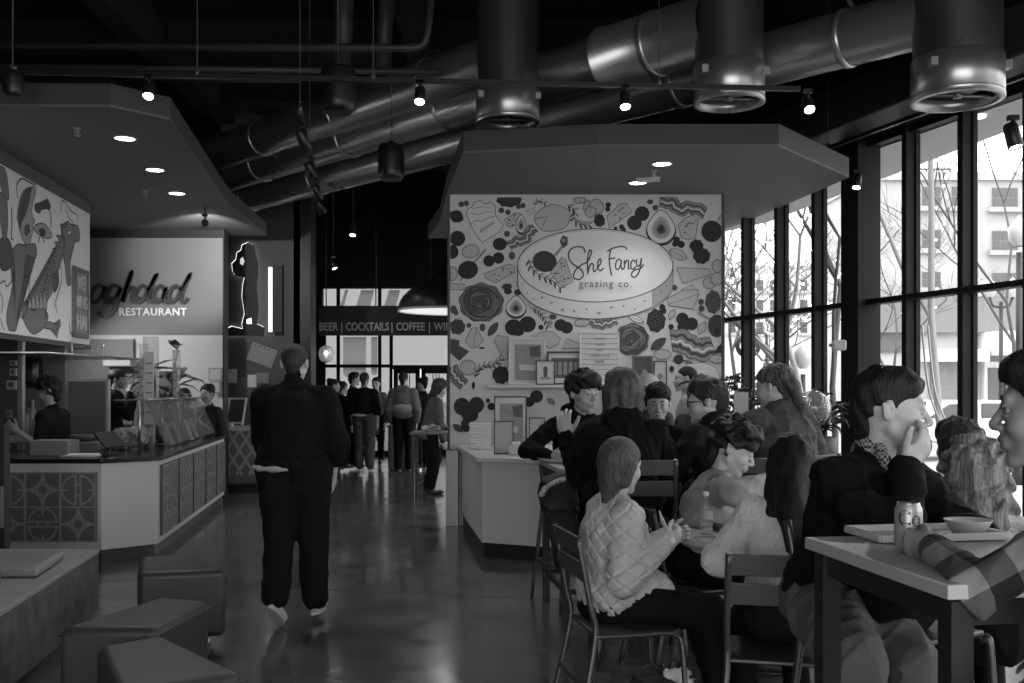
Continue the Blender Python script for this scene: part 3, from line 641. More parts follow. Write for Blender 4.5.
# glazing along the street side
ZR, ZT = 2.4, 4.07
Ys = [12.56-.7*k+.0 for k in range(-13, 17)]
for k, Y in enumerate(Ys[:-1]):
    Y2 = Ys[k+1]
    a, b = Vector((WX(Y), Y, 0)), Vector((WX(Y2), Y2, 0)); R = Matrix((WN, WD, Vector((0, 0, 1)))).transposed(); big = abs(Y-10.46) < .2
    m = MB()
    if big: m.obox(a+Vector((0, 0, 2.05))-WN*.03, (.28, .28, 4.1), R)
    else: m.obox(a+Vector((0, 0, 2.03))-WN*.02, (.15, .065, 4.06), R); m.obox(a+Vector((0, 0, 2.03))+WN*.035, (.05, .1, 4.06), R)
    L = (b-a).length; c = (a+b)/2
    for z, h in ((.08, .16), (ZR, .055), (ZT-.02, .08)): m.obox(c+Vector((0, 0, z)), (.11 if z != ZR else .15, L-.06, h), R)
    f = X(m.build('window_%d' % (k+1), STEEL))
    for z0, z1 in ((.16, ZR-.03), (ZR+.03, ZT-.06)):
        m = MB(); m.obox(c+Vector((0, 0, (z0+z1)/2))+WN*.03, (.008, L-.066, z1-z0), R); m.build('glass_pane', GLC, f)
a, b = Vector((WX(-3), -3, 0)), Vector((WX(22.3), 22.3, 0)); c = (a+b)/2
m = MB(); m.obox(c+Vector((0, 0, 5.2)), (.16, (b-a).length, 2.2), R); X(m.build('wall_right', BLACK2))
m = MB(); m.obox(c+Vector((0, 0, 4.32))-WN*.35, (.5, (b-a).length, .42), R, .03); m.obox(c+Vector((0, 0, 4.85))-WN*.9, (.2, (b-a).length, .2), R); X(m.build('trim_3', mat('perimeter_beam', .02, .6)))
# things on the big post
p0 = Vector((WX(10.46), 10.46, 0))-WN*.28
t = thing('wall_device', 'small white box device fixed on the black post by the windows', 'device', p0+Vector((-.06, -.05, 1.5+(389-346)*10.4/F)))
m = MB(); m.box(-.08, .07, -.13, -.07, -.055, .055, .02); m.build('casing', mat('white_plastic', .6, .4), t, False); m = MB(); m.lathe([(0, -.02), (.03, -.015), (.035, 0), (.03, .015), (0, .02)], (-.08, -.12, 0), 16); m.build('sensor', mat('grey_plastic', .3, .4), t, False)
# overhang outside
m = MB(); A = [(WX(-3)+.15, -3), (WX(24)+.15, 24), (WX(24)+.6, 24), (3.99, 15.5), (5.04, 9.8), (7.6, -3)]; m.prism(A, 4.1, 4.4); X(m.build('ceiling_overhang', mat('overhang_plaster', .42, .8)))
m = MB()
for y, o_ in ((9.45, .4), (11.6, .35), (8.0, .5)):
    m.lathe([(0, 0), (.07, 0), (.075, .02)], (WX(y)+o_, y, 4.075), 20)
X(m.build('trim_4', mat('soffit_lamp_glass', .9, .3, emit=1.6)))
# ---------------- kiosk canopies ----------------
ZK = 3.65
def kx(px, py, z): Y = (z-CZ)*F/(HZ-py); return ((px-512)*Y/F, Y)
KP = [kx(463, 153.5, ZK), kx(598, 146.5, ZK), kx(779, 146.5, ZK), kx(849, 177.5, ZK), (3.0, 12.9), (2.6, 14.2), (-1.2, 14.2), kx(440, 222, ZK), kx(447, 193, ZK)]
def soffit(name, P, z, h, e=.0):
    m = MB(); m.prism(P, z, z+.02); o = X(m.build(name, SOFF)); c = Vector((sum(p[0] for p in P)/len(P), sum(p[1] for p in P)/len(P)))
    m = MB(); m.prism([tuple(Vector(p)+(Vector(p)-c).normalized()*e) for p in P], z+.02, z+h); m.build('fascia', SOFE, o); return o
soffit('ceiling_kiosk_right', KP, ZK, .2)
ZL = 3.75
LP = [kx(0, 106.5, ZL), kx(110, 107, ZL), kx(170, 120, ZL), kx(229, 205, ZL), (-3.6, 14.6), (-9.0, 14.6), (-9.0, 7.9)]
soffit('ceiling_kiosk_left', LP, ZL, .19)
m = MB(); m.prism([(-4.84, 7.6), (-4.78, 9.2), (-5.1, 12.05), (-9.0, 12.05), (-9.0, 7.6)], 3.52, ZL); X(m.build('trim_5', mat('bulkhead_grey', .1, .7)))
DISC = mat('downlight_lens', .9, .3, emit=14); RIM = mat('downlight_trim', .3, .4)
def downlight(px, py, z, label, W=45, ang=110):
    x, y = kx(px, py, z); t = thing('recessed_light', label, 'ceiling light', (x, y, z), group=None)
    m = MB(); m.lathe([(.105, .0), (.105, -.006), (.09, -.012), (.085, .0)], n=28); m.build('trim_ring', RIM, t, False); m = MB(); m.lathe([(0, -.004), (.085, -.004)], n=28); m.build('lens', DISC, t, False)
    l = bpy.data.lights.new('downlight', 'SPOT'); l.energy = W; l.spot_size = math.radians(ang); l.spot_blend = .8; l.shadow_soft_size = .08; o = bpy.data.objects.new('downlight_beam', l); C.objects.link(o); o.location = (0, 0, -.03); o.parent = t
downlight(125, 138, ZL, 'front recessed round light of three under the left canopy'); downlight(155, 169.5, ZL, 'middle recessed round light of three under the left canopy'); downlight(177, 193, ZL, 'rear recessed round light of three under the left canopy')
downlight(662, 163.5, ZK, 'front recessed round light under the right canopy'); downlight(637.5, 182.5, ZK, 'rear recessed round light under the right canopy, near the mural')
def sprinkler(px, py, z, label):
    x, y = kx(px, py, z); t = thing('sprinkler_head', label, 'sprinkler', (x, y, z)); m = MB(); m.lathe([(0, -.07), (.03, -.068), (.03, -.064), (.006, -.06), (.006, -.02), (.02, -.015), (.035, 0)], n=14); m.build('deflector', mat('light_grey_metal', .4, .4, .5), t, False); m = MB(); m.tube([(-.015, 0, -.01), (-.02, 0, -.04), (0, 0, -.062), (.02, 0, -.04), (.015, 0, -.01)], .003, 6); m.build('frame_arm', MATS['light_grey_metal'], t, False)
sprinkler(77, 128, ZL, 'small sprinkler head under the left canopy, left of the front light'); sprinkler(145, 189.5, ZL, 'small sprinkler head under the left canopy beside the rear light'); sprinkler(654, 170, ZK, 'small sprinkler head under the right canopy between its two lights')
x, y = kx(647, 178.5, ZK); t = thing('ceiling_speaker', 'flat white wedge fitting under right canopy beside the rear light', 'ceiling fitting', (x, y, ZK)); m = MB(); m.prism([(-.12, -.05), (.12, -.1), (.14, .05), (-.08, .1)], -.025, 0, .006); m.build('cover', mat('white_plastic', .6, .4), t, False)
# ---------------- ducts, diffusers, tracks, lamps ----------------
def galv(name='galvanised_duct', g=.42):
    if name in MATS: return MATS[name]
    m = mat(name, g, .3, .85); nt = m.node_tree; b = nt.nodes['Principled BSDF']; t = nt.nodes.new('ShaderNodeTexCoord')
    n = nt.nodes.new('ShaderNodeTexNoise'); n.inputs['Scale'].default_value = 3; n.inputs['Detail'].default_value = 5; r = nt.nodes.new('ShaderNodeMapRange'); r.inputs['To Min'].default_value = .2; r.inputs['To Max'].default_value = .42
    nt.links.new(t.outputs['Object'], n.inputs['Vector']); nt.links.new(n.outputs['Fac'], r.inputs[0]); nt.links.new(r.outputs[0], b.inputs['Roughness']); return m
G = galv(); DIF = galv('dark_diffuser_metal', .2); BANDM = galv('duct_band', .5)
DD = Vector((-.7071, .7071, 0))   # the ducts run away to the left
def duct(name_label, p_end, r0, L, seams, step=None, zo=0):
    p_end = Vector(p_end); t = thing('spiral_duct', name_label, 'duct', (p_end.x, p_end.y, 0)); R = frame(DD)
    prof = [(r0, 0)]
    if step: prof = [(step[1], 0), (step[1], step[0]), (step[1]+.012, step[0]+.0), (step[1]+.012, step[0]+.03), (r0, step[0]+.14)]
    prof += [(r0, L)]; m = MB(); m.lathe(prof, p_end, 40, R); m.build('pipe', G, t)
    for s_ in seams:
        m = MB(); rr = (step[1] if step and s_ < step[0] else r0); m.lathe([(rr+.0, s_-.03), (rr+.011, s_-.025), (rr+.011, s_+.025), (rr, s_+.03)], p_end, 40, R); m.build('seam_band', BANDM, t)
    return t
def diffuser(label, c, r, zb, zt):
    t = thing('duct_diffuser', label, 'duct diffuser', (c[0], c[1], zb)); m = MB()
    m.lathe([(r*.99, 0), (r*.99, zt-zb)], n=48); m.build('drum', DIF, t, False)
    m = MB(); m.lathe([(r*.99, .0), (r*1.03, .01), (r*1.03, .28), (r*1.0, .29)], n=48); m.build('collar', G, t, False)
    m = MB(); m.lathe([(r*1.03, .01), (r*1.04, -.03), (r*.9, -.035), (r*.82, .05), (r*.86, .06)], n=48); m.build('rim', G, t, False)
    m = MB(); m.lathe([(0, .03), (r*.2, .02), (r*.5, .05), (r*.8, .09)], n=40); m.tube([(-r*.85, 0, .01), (r*.85, 0, .01)], .012, 6); m.tube([(0, 0, .05), (0, 0, -.01)], .03, 12); m.build('damper_plate', mat('dull_grey_metal', .25, .5, .8), t, False)
    for a_ in (.4, 2.5):
        m = MB(); m.obox((r*1.05*math.cos(-a_), r*1.05*math.sin(-a_), .2), (.05, .08, .06)); m.build('latch', MATS['light_grey_metal'], t, False)
ZD = 4.85
c1, c2, c3 = (-.04, 9.6), (1.81, 8.3), (3.4, 7.6)
duct('far spiral duct of three, ending at the left drum diffuser', (c1[0]-.1, c1[1]+.1, 4.72), .23, 11, (1.0, 2.6, 4.3, 6.2, 8))
duct('middle spiral duct of three, widening before the centre drum', (c2[0]-.1, c2[1]+.1, 4.56), .24, 13.5, (.6, 3.4, 5.2, 7.2, 9.2), (1.15, .28))
duct('long nearest spiral duct of three, ending at the right drum', (c3[0]-.1, c3[1]+.1, 4.4), .23, 11.4, (.75, 2.4, 4.6, 6.6, 8.4, 10.2, 11.8))
diffuser('left galvanised drum diffuser hanging above the mural canopy', c1, .3, CZ+268*c1[1]/F, 6.0)
diffuser('centre galvanised drum diffuser hanging above the right canopy', c2, .285, CZ+289*c2[1]/F, 5.74)
diffuser('right and largest galvanised drum diffuser hanging beside the windows', c3, .325, CZ+292*c3[1]/F, 6.0)
PIPE = mat('painted_pipe', .035, .5)
def pipe(label, pts, r, name='ceiling_pipe'):
    m = MB(); m.tube(pts, r, 12); o = m.build(name, PIPE); tag(o, label, 'pipe'); return o
Y = 9.0
pipe('dark pipe with an elbow crossing under the ceiling at upper left', [at(-60, 46, Y), at(412, 48, Y), at(421, 46, Y), at(426, 40, Y), at(428, 30, Y), at(434, -30, Y)], .035)
pipe('dark straight pipe crossing just above the light track at upper left', [at(-60, 66, 9.4), at(440, 72, 9.4)], .03)
pipe('lowest dark straight pipe behind the light track at upper left', [at(120, 78, 10), at(300, 79, 10)], .035)
pipe('dark round drop pipe above the left hanging speaker', [at(346, -40, 9.9), at(342, 66, 9.9)], .095)
pipe('dark slanted drop pipe right of the left hanging speaker', [at(390, -40, 10.6), at(381, 75, 10.6)], .09)
pipe('thin dark conduit slanting under the ceiling at far right', [(1.9, 7.0, 4.9), (4.6, 11, 4.55)], .025)
pipe('dark conduit crossing behind the right drum diffuser', [(0.8, 11.2, 4.9), (3.1, 10.4, 4.82)], .03)
def speaker(label, px, py0, py1, Y, r):
    c = at(px, py1, Y); h = (py1-py0)*Y/F; t = thing('pendant_speaker', label, 'speaker', c); m = MB(); m.lathe([(0, 0), (r*.75, .0), (r*.95, .03), (r, .08), (r, h*.7), (r*.96, h*.92), (r*.85, h), (0, h)], n=32); m.build('shell', mat('black_speaker_shell', .01, .4), t, False)
    m = MB(); m.lathe([(0, -.003), (r*.7, -.003)], n=32); m.build('grille', mat('speaker_grille', .03, .6), t, False); m = MB(); m.tube([(0, 0, h), (0, 0, 5.8-c.z)], .004, 5); m.tube([(0, 0, h), (0, 0, h+.04)], .03, 10); m.build('hanging_cable', mat('steel_cable', .12, .4, .5), t, False)
speaker('left black pendant speaker hanging in front of the ducts', 338, 68, 113, 8.2, .145); speaker('right black pendant speaker hanging below the lowest duct', 391, 145, 180, 10.2, .135); speaker('black pendant speaker above the left canopy edge', 13, 71, 97, 7.4, .075)
TRK = mat('black_track', .01, .4)
def track(label, a, b, hang):
    a, b = Vector(a), Vector(b); t = thing('light_track', label, 'light track', (a+b)/2); m = MB(); m.bar(a, b, .035, .035); m.build('rail', TRK, t)
    for k in hang:
        p = a.lerp(b, k); m = MB(); m.tube([p, (p.x, p.y, 5.9)], .004, 5, smooth=False); m.tube([p-Vector((0, 0, .0)), p+Vector((0, 0, .045))], .022, 10); m.build('suspension_wire', MATS['steel_cable'], t)
def spot(label, p, aim, W=14, k=1.0, vis=1, top=None):
    p = Vector(p); aim = Vector(aim).normalized(); t = thing('track_spotlight', label, 'spotlight', p); R = frame(aim)
    c = p-Vector((0, 0, .12*k)); m = MB(); m.tube([p+Vector((0, 0, .0)), p-Vector((0, 0, .1*k))], .012*k, 8); m.obox(p-Vector((0, 0, .015)), (.06*k, .035*k, .03*k)); m.build('stem', TRK, t)
    m = MB(); m.lathe([(0, -.08*k), (.035*k, -.078*k), (.042*k, -.06*k), (.044*k, .07*k), (.04*k, .072*k), (.036*k, .06*k)], c, 20, R); m.build('lamp_head', TRK, t)
    if top: m = MB(); m.tube([p, (p.x, p.y, top)], .012, 6); m.build('drop_rod', TRK, t)
    m = MB(); m.lathe([(0, .062*k), (.037*k, .062*k)], c, 20, R); m.build('lens', mat('spot_lens', .9, .3, emit=25), t)
    l = bpy.data.lights.new('spot', 'SPOT'); l.energy = W; l.spot_size = math.radians(70); l.spot_blend = .6; l.shadow_soft_size = .04; o = bpy.data.objects.new('spot_beam', l); C.objects.link(o); o.rotation_euler = (-aim).to_track_quat('Z', 'Y').to_euler(); o.location = c+aim*.08*k-p; o.parent = t
track('long black lighting track crossing the room under the ducts', at(-80, 70, 7.6), at(800, 89, 7.6), (.105, .315, .515, .84))
spot('bright track spotlight above the left canopy edge', at(149, 75, 7.6), (.1, -.55, -.8), 60); spot('bright track spotlight left of the left drum diffuser', at(420, 80, 7.6), (0, -.5, -.85), 60); spot('bright track spotlight left of the centre drum diffuser', at(625, 85, 7.6), (0, -.5, -.85), 60); spot('bright track spotlight at the right end of the long track', at(808, 89, 7.6), (0, -.65, -.75), 60)
track('black lighting track slanting along the tall windows', (WX(7)-.9+.2, 7.0, 3.9), (WX(12.6)-.75, 12.6, 3.9), (.08, .3, .52))
def ontrk(f): return Vector((WX(7)-.7, 7, 3.9)).lerp(Vector((WX(12.6)-.75, 12.6, 3.9)), f)
spot('black spotlight at upper right against the bright windows', at(1013, 116, 7.3), (.15, -.2, -.95), 10, 1.25); spot('small lit spotlight beside the black window post', at(857, 170, 10.0), (-.2, -.3, -.9), 10)
a, b = at(300, 112, 8.0), at(321, 198, 12.4); track('short black lighting track receding behind the left pendant speaker', a, b, (.0, .35))
for i, (f, lb) in enumerate(((.1, 'nearest'), (.42, 'second'), (.72, 'third'), (.98, 'farthest'))): spot('%s of four spotlights on the short receding track' % lb, a.lerp(b, f), (.35, .3, -.9), 12, 1.1)
spot('lone lit spotlight above the far BEER sign', at(353, 222, 16), (0, -.4, -.9), 10, 1.2, top=6.29); spot('tiny far spotlight left of the hanging BEER sign', at(333, 256, 17), (.4, -.2, -.9), 8, 1.2, top=6.29)
spot('small spotlight above the left restaurant wall sign', at(205, 214, 12.3), (-.3, 1, -.09), 170, 1.0, top=3.75)
# cables holding the receding track: two wires
def dome(label, px, pyb, r, Y, h):
    c = at(px, pyb, Y); t = thing('dome_pendant', label, 'pendant lamp', c); n = 10; pr = [(r*math.cos(a_*math.pi/2/n), h*math.sin(a_*math.pi/2/n)) for a_ in range(n+1)]
    m = MB(); m.lathe(pr, n=40); m.build('shade', mat('black_enamel', .012, .35), t, False); m = MB(); m.lathe([(q[0]*.98, q[1]*.97-.002) for q in pr], n=40); m.build('inner_reflector', mat('white_enamel', .7, .5), t, False)
    m = MB(); m.lathe([(r*.99, -.012), (r*1.01, -.012), (r*1.01, .015), (r*.99, .015)], n=40); m.build('shade_rim', mat('pale_rim', .45, .4), t, False)
    m = MB(); m.ball((0, 0, h*.45), .07); m.build('bulb', mat('pendant_bulb', .9, .3, emit=12), t, False); m = MB(); m.tube([(0, 0, h), (0, 0, 6.29-c.z)], .008, 6); m.build('hanging_cord', BLACK, t, False)
    l = bpy.data.lights.new('pendant', 'POINT'); l.energy = 12; l.shadow_soft_size = .08; o = bpy.data.objects.new('pendant_glow', l); C.objects.link(o); o.location = (0, 0, h*.2); o.parent = t
dome('nearer large black dome pendant hanging left of the mural', 449, 311, .66, 12.9, .42); dome('farther black dome pendant half hidden by the mural wall', 463, 299, .62, 16, .6)
# ---------------- outside: street, facades, trees, lamps ----------------
m = MB(); m.prism([(WX(-12)+.12, -12), (90, -12), (90, 120), (-60, 120), (-60, 22.42), (WX(22.4)+.12, 22.42)], -.2, -.04); X(m.build('ground_street', mat('pale_pavement', .36, .85, mottle=.15, mscale=.8)))
BRK = mat('painted_brick', .42, .9, mottle=.12, mscale=1.5, bump=.3, bscale=30); FWIN = mat('far_window_glass', .1, .15); FFR = mat('far_window_frame', .25, .6)
def facade(label, Y, px0, px1, pytop, wins, g=None, base=None, depth=6):
    x0, x1, zt = (px0-512)*Y/F, (px1-512)*Y/F, CZ+(HZ-pytop)*Y/F; t = thing('street_building', label, 'building', ((x0+x1)/2, Y+depth/2, 0)); m = MB(); m.box(x0, x1, Y, Y+depth, -.04, zt); m.box(x0-.1, x1+.1, Y-.15, Y+depth, zt-.25, zt); m.build('wall', g or BRK, t)
    for (a, b, c, d) in wins:
        A, B_, Zt, Zb = (a-512)*Y/F, (b-512)*Y/F, CZ+(HZ-c)*Y/F, CZ+(HZ-d)*Y/F; m = MB(); m.box(A, B_, Y-.06, Y+.02, Zb, Zt); f = m.build('window', FFR, t)
        m = MB(); n = 3
        for i in range(n):
            for j in range(2): m.box(A+(B_-A)*(i+.07)/n, A+(B_-A)*(i+.93)/n, Y-.08, Y-.055, Zb+(Zt-Zb)*(j+.06)/2, Zb+(Zt-Zb)*(j+.94)/2)
        m.build('pane', FWIN, f); m = MB(); m.box(A-.15, B_+.15, Y-.2, Y, Zb-.15, Zb); m.build('sill', BRK, f)
    return t
Y = 32
t = facade('pale painted brick building across the street with dark windows and shopfront', Y, 868, 1400, 173, [(922, 940, 187, 207), (952, 966, 187, 207), (992, 1017, 188, 208), (1046, 1070, 188, 208), (922, 940, 230, 249), (992, 1017, 231, 251), (1046, 1070, 231, 251), (922, 940, 272, 288), (992, 1017, 273, 285)])
q = lambda a, b, c, d, n, mt, dy=.3: (lambda m: (m.box((a-512)*Y/F, (b-512)*Y/F, Y-dy, Y, CZ+(HZ-d)*Y/F, CZ+(HZ-c)*Y/F), m.build(n, mt, t)))(MB())
q(868, 1400, 297, 333, 'fascia_band', mat('far_fascia', .2, .7)); q(980, 1400, 333, 356, 'awning', mat('white_awning', .85, .7), 1.2); q(920, 978, 350, 362, 'awning', MATS['white_awning'], .8)
q(876, 906, 312, 352, 'shop_window', FWIN, .1); q(981, 999, 362, 432, 'shop_door', mat('white_frame', .8, .6), .25); q(984, 996, 368, 430, 'door_glass', FWIN, .3); q(1003, 1070, 362, 432, 'shop_window', FWIN, .2); q(930, 972, 362, 430, 'shop_window', mat('far_shop_glass', .2, .2), .15)
m = MB()
for px in range(922, 957, 8): m.tube([((px-512)*Y/F, Y+.3, CZ+216*Y/F), ((px-512)*Y/F, Y+.3, CZ+222.5*Y/F)], .03, 5)
m.tube([((921-512)*Y/F, Y+.3, CZ+222*Y/F), ((955-512)*Y/F, Y+.3, CZ+222*Y/F)], .03, 5); m.build('roof_railing', BLACK, t)
facade('light grey building far down the street seen past the mural wall', 55, 716, 850, 262, [(a, a+7, c, c+11) for a in (728, 742, 756, 770, 784, 800, 816, 832) for c in (280, 300, 322)], mat('pale_render', .6, .9))
Y = 26; c = at(748, 346, 24); t = thing('projecting_sign', 'round dark projecting shop sign with pale swirl outside the windows', 'sign', (c.x, c.y, 0)); m = MB(); m.lathe([(0, -.04), (.3, -.04), (.3, .04), (0, .04)], c, 28, frame((0, 1, 0))); m.build('disc', mat('sign_dark', .03, .5), t)
p = PL((c.x, c.y-.045, c.z), (1, 0, 0), (0, 0, 1), (0, -1, 0)).use(mat('sign_white', .9, .5)); p.stroke([(.19*math.cos(a_), .13*math.sin(a_)) for a_ in np.linspace(.5, 5.9, 20)], .05, taper=True); p.build('swirl', t)
m = MB(); m.tube([(c.x+.45, c.y, -.04), (c.x+.45, c.y, c.z+.3), (c.x, c.y, c.z+.3)], .035, 8); m.build('bracket', BLACK, t)
BARK = mat('pale_bark', .3, .9, bump=.5, bscale=20); BARKD = mat('dark_bark', .1, .9, bump=.5, bscale=20); TWINK = mat('fairy_light', .9, .4, emit=6)
def tree(label, px, Y, h, r, seed, bm_=BARK, dens=4, fork=.3, spread=.6, lights=60):
    r *= .8
    rs = random.Random(seed); x = (px-512)*Y/F; t = thing('street_tree', label, 'tree', (x, Y, -.04)); m = MB(); pts = []
    tips = []
    def grow(p, d, l, rr, dep):
        n = 4; P = [p]; q = p; dd = d.copy()
        for i in range(n):
            dd = (dd+Vector((rs.uniform(-1, 1), rs.uniform(-1, 1), rs.uniform(-.3, .5)))*.13).normalized(); q = q+dd*l/n; P.append(q)
        m.tube(P, [rr*(1-.35*i/n) for i in range(n+1)], 7 if dep < 2 else 4, caps=False); pts.extend(P)
        if dep >= dens: tips.append(q); return
        k = 3 if dep < 3 else 4
        for j in range(k):
            a_ = rs.uniform(0, 6.28)+j*2.1; nd = (dd*(1-spread*.55)+Vector((math.cos(a_), math.sin(a_), rs.uniform(-.1, .5)))*spread).normalized(); grow(P[-1] if j < 2 else P[rs.choice((2, 3))], nd, l*rs.uniform(.6, .8), rr*.6, dep+1)
    grow(Vector((0, 0, 0)), Vector((0, 0, 1)), h*fork, r, 0); m.build('branches', bm_, t, False)
    if lights:
        m = MB()
        for k in range(lights):
            p = rs.choice(pts); m.ball(p+Vector((rs.uniform(-.05, .05),)*3), .028, 6)
        o = m.build('fairy_lights', TWINK, t, False); tag(o, kind='stuff')
tree('bare forked tree with fairy lights outside the middle windows', 808, 17, 6.5, .085, 3, BARK, 5, .38, .62, 160); tree('bare tree with wrapped pale trunk left of the middle windows', 772, 20, 7, .085, 5, BARKD, 5, .3, .6, 140)
tree('small bare twiggy tree directly right of the black post', 893, 21, 5.6, .05, 8, BARKD, 5, .42, .7, 40); tree('bare tree near the far end of the window row', 741, 24, 7, .08, 12, BARKD, 4, .35, .6, 60); tree('pale thick tree trunk rising outside the tall right windows', 947, 15, 10.5, .08, 21, BARK, 5, .5, .35, 50); tree('bare tree beside the post with pale light trunk', 835, 15.5, 7, .07, 33, BARKD, 4, .45, .5, 90); tree('leaning bare tree at the far right outside the glass', 1015, 20, 6, .06, 27, BARKD, 4, .55, .5, 10)
def streetlamp(label, px, py, Y, n):
    c = at(px, py, Y); t = thing('street_lamp', label, 'street lamp', (c.x, c.y, -.04)); h = c.z; m = MB(); m.tube([(0, 0, 0), (0, 0, .4)], .11, 10); m.tube([(0, 0, .4), (0, 0, h)], [.06, .045], 10)
    if n == 2: m.tube([(-.28, 0, h+.1), (-.2, 0, h-.1), (0, 0, h-.15), (.2, 0, h-.1), (.28, 0, h+.1)], .03, 8)
    m.build('post', mat('lamp_post_black', .03, .5), t, False)
    for q_ in ((-.28, .28) if n == 2 else (0,)):
        m = MB(); m.lathe([(.07, 0), (.15, .1), (.17, .3), (.06, .42), (0, .5)], (q_, 0, h+.1), 12); m.build('lantern', mat('lantern_glass', .5, .3), t, False)
streetlamp('twin lantern street lamp across the street before the shopfront', 1001, 300, 24, 2); streetlamp('single lantern street lamp at the right edge outside', 1019, 250, 16, 1); streetlamp('short lamp standard outside between the plants and trees', 803, 372, 18, 1)
# thin pale rods built in place of curved reflections at the windows
Yb = 11.5
for k, (a, b) in enumerate(((928, 948), (934, 953))):
    P = [at(a-6, 325, Yb), at(a-4, 350, Yb), at(a, 385, Yb), at(a+7, 410, Yb), at(b, 438, Yb), at(b+6, 470, Yb), at(b+8, 520, Yb)]
    m = MB(); m.tube(smooth_path(P, 5), .012, 6); o = m.build('reflection_rod', mat('pale_reflection', .45, .4)); tag(o, '%s thin pale curved rod standing in for a reflection at the right windows' % ('left' if k == 0 else 'right'), 'rod')
# parked white vehicle
t = thing('parked_car', 'white parked car outside low behind the seated man at right', 'car', ((955-512)*22/F, 22, 0)); t.rotation_euler = (0, 0, 0)
m = MB(); pr = [(-1.9, .35), (-1.95, .72), (-1.1, .85), (-.55, 1.25), (1.1, 1.25), (1.7, .9), (1.95, .8), (1.95, .35)]; M = Matrix.Rotation(math.pi/2, 4, 'X'); m.prism(pr, -.85, .85, .08, M); m.build('shell', mat('white_car_paint', .75, .3), t, False)
m = MB(); m.prism([(-.95, .88), (-.5, 1.18), (.1, 1.2), (.1, .88)], -.87, .87, .02, M); m.prism([(.18, .88), (.18, 1.2), (1.05, 1.2), (1.5, .9)], -.87, .87, .02, M); m.build('side_windows', FWIN, t, False)
for x_ in (-1.2, 1.25):
    for y_ in (-.8, .8): m = MB(); m.lathe([(0, -.1), (.2, -.1), (.33, -.08), (.33, .08), (.2, .1), (0, .1)], (x_, y_, .29), 20, frame((0, 1, 0))); m.build('wheel', mat('tyre', .03, .8), t, False)
# ---------------- mural wall of the right kiosk ----------------
MY = 11.0; K = MY/F
t = thing('mural_wall', 'white wall panel painted with cheeses, figs, berries and the She Fancy board', 'mural wall', (.82, MY, 0))
m = MB(); m.box((450-512)*K, (721.5-512)*K, MY, MY+.16, .0, ZK); m.build('panel', mat('mural_white', .6, .65), t)
m = MB(); m.box((447.5-512)*K, (450-512)*K, MY-.012, MY+.17, 0, ZK); m.box((721.5-512)*K, (724-512)*K, MY-.012, MY+.17, 0, ZK); m.build('edge_trim', mat('dark_edge_trim', .05, .5), t)
def mp(k): return mat(k[0], k[1], .65)
I_D = mp(('mural_ink_black', .012)); I_M = mp(('mural_ink_mid', .06)); I_G = mp(('mural_grey', .26)); I_L = mp(('mural_light_grey', .48)); I_P = mp(('mural_paper', .66)); I_LN = mp(('mural_line', .07)); I_W = mp(('mural_wash', .36))
art = PL((0, MY, CZ), (1, 0, 0), (0, 0, 1), (0, -1, 0), K)
rg = random.Random(4)
def XY(px, py): return (px-512, 389-py)
LEFT_, RIGHT_, TOP_, BOT_ = -61.6, 209.2, 191.5, 5
def clampP(P): return [(min(max(x, LEFT_), RIGHT_), min(max(y, -45), TOP_)) for x, y in P]
def fl(P, mt): art.use(mt).fill(clampP(P))
def ln(P, w_=.7, mt=None, closed=False, taper=False): art.use(mt or I_LN).stroke(clampP(P), w_, closed, taper)
def disc(px, py, rx, ry=None, mt=I_D, rot=0, outline=None):
    x, y = XY(px, py); P = art.blob(x, y, rx, ry or rx, rot); fl(P, mt)
    if outline: ln(P, .5, outline, True)
def berries(px, py, rx, ry, n=16, mt=I_D, hi=I_M, rr=2.1):
    x, y = XY(px, py); fl(art.blob(x, y, rx*.95, ry*.95, 0, 8, .08), mt)
    for k in range(n):
        a, q = k*2.4, math.sqrt((k+.5)/n)*.82; cx, cy = x+rx*q*math.cos(a), y+ry*q*math.sin(a); ln(art.blob(cx, cy, rr, rr, n=10), .45, hi, True)
def cracker(px, py, rx, ry, rot=0, mt=I_L):
    x, y = XY(px, py); P = art.blob(x, y, rx, ry, rot, 14, .03, 42); fl(P, mt); ln(P, .7, I_LN, True); ln(art.blob(x, y, rx*.8, ry*.8, rot), .35, I_G, True)
    for k in range(7):
        a = k*.9+.3; q = .25+.3*(k % 2); cx, cy = x+rx*q*math.cos(a), y+ry*q*math.sin(a); art.use(I_LN).stroke([(cx-.4, cy), (cx+.4, cy)], .7)
def poly(pts, mt=I_P, w_=.7, closed=True, line=I_LN):
    P = [XY(*p) for p in pts]
    if mt: fl(P, mt)
    ln(P, w_, line, closed)
def cheese(pts, holes=8, mt=I_L):
    poly(pts, mt); P = [XY(*p) for p in pts]; cx, cy = sum(p[0] for p in P)/len(P), sum(p[1] for p in P)/len(P)
    for k in range(holes):
        a = P[k % len(P)]; q = rg.uniform(.2, .75); x, y = cx+(a[0]-cx)*q+rg.uniform(-1, 1), cy+(a[1]-cy)*q; r = rg.uniform(.5, 1.0); art.use(I_M).fill(art.blob(x, y, r*1.2, r, n=8))
def herb(pts, w_=.7, L=4.5, mt=I_M):
    P = [XY(*p) for p in pts]; Q = smooth_path(P, 4); ln(Q, w_, mt)
    for i in range(1, len(Q)-1, 2):
        d = math.atan2(Q[i+1][1]-Q[i-1][1], Q[i+1][0]-Q[i-1][0])
        for sgn in (-1, 1):
            a = d+sgn*.75; x, y = Q[i]; fl(art.blob(x+L*.5*math.cos(a), y+L*.5*math.sin(a), L*.55, L*.17, a, n=12), I_G if sgn > 0 else mt)
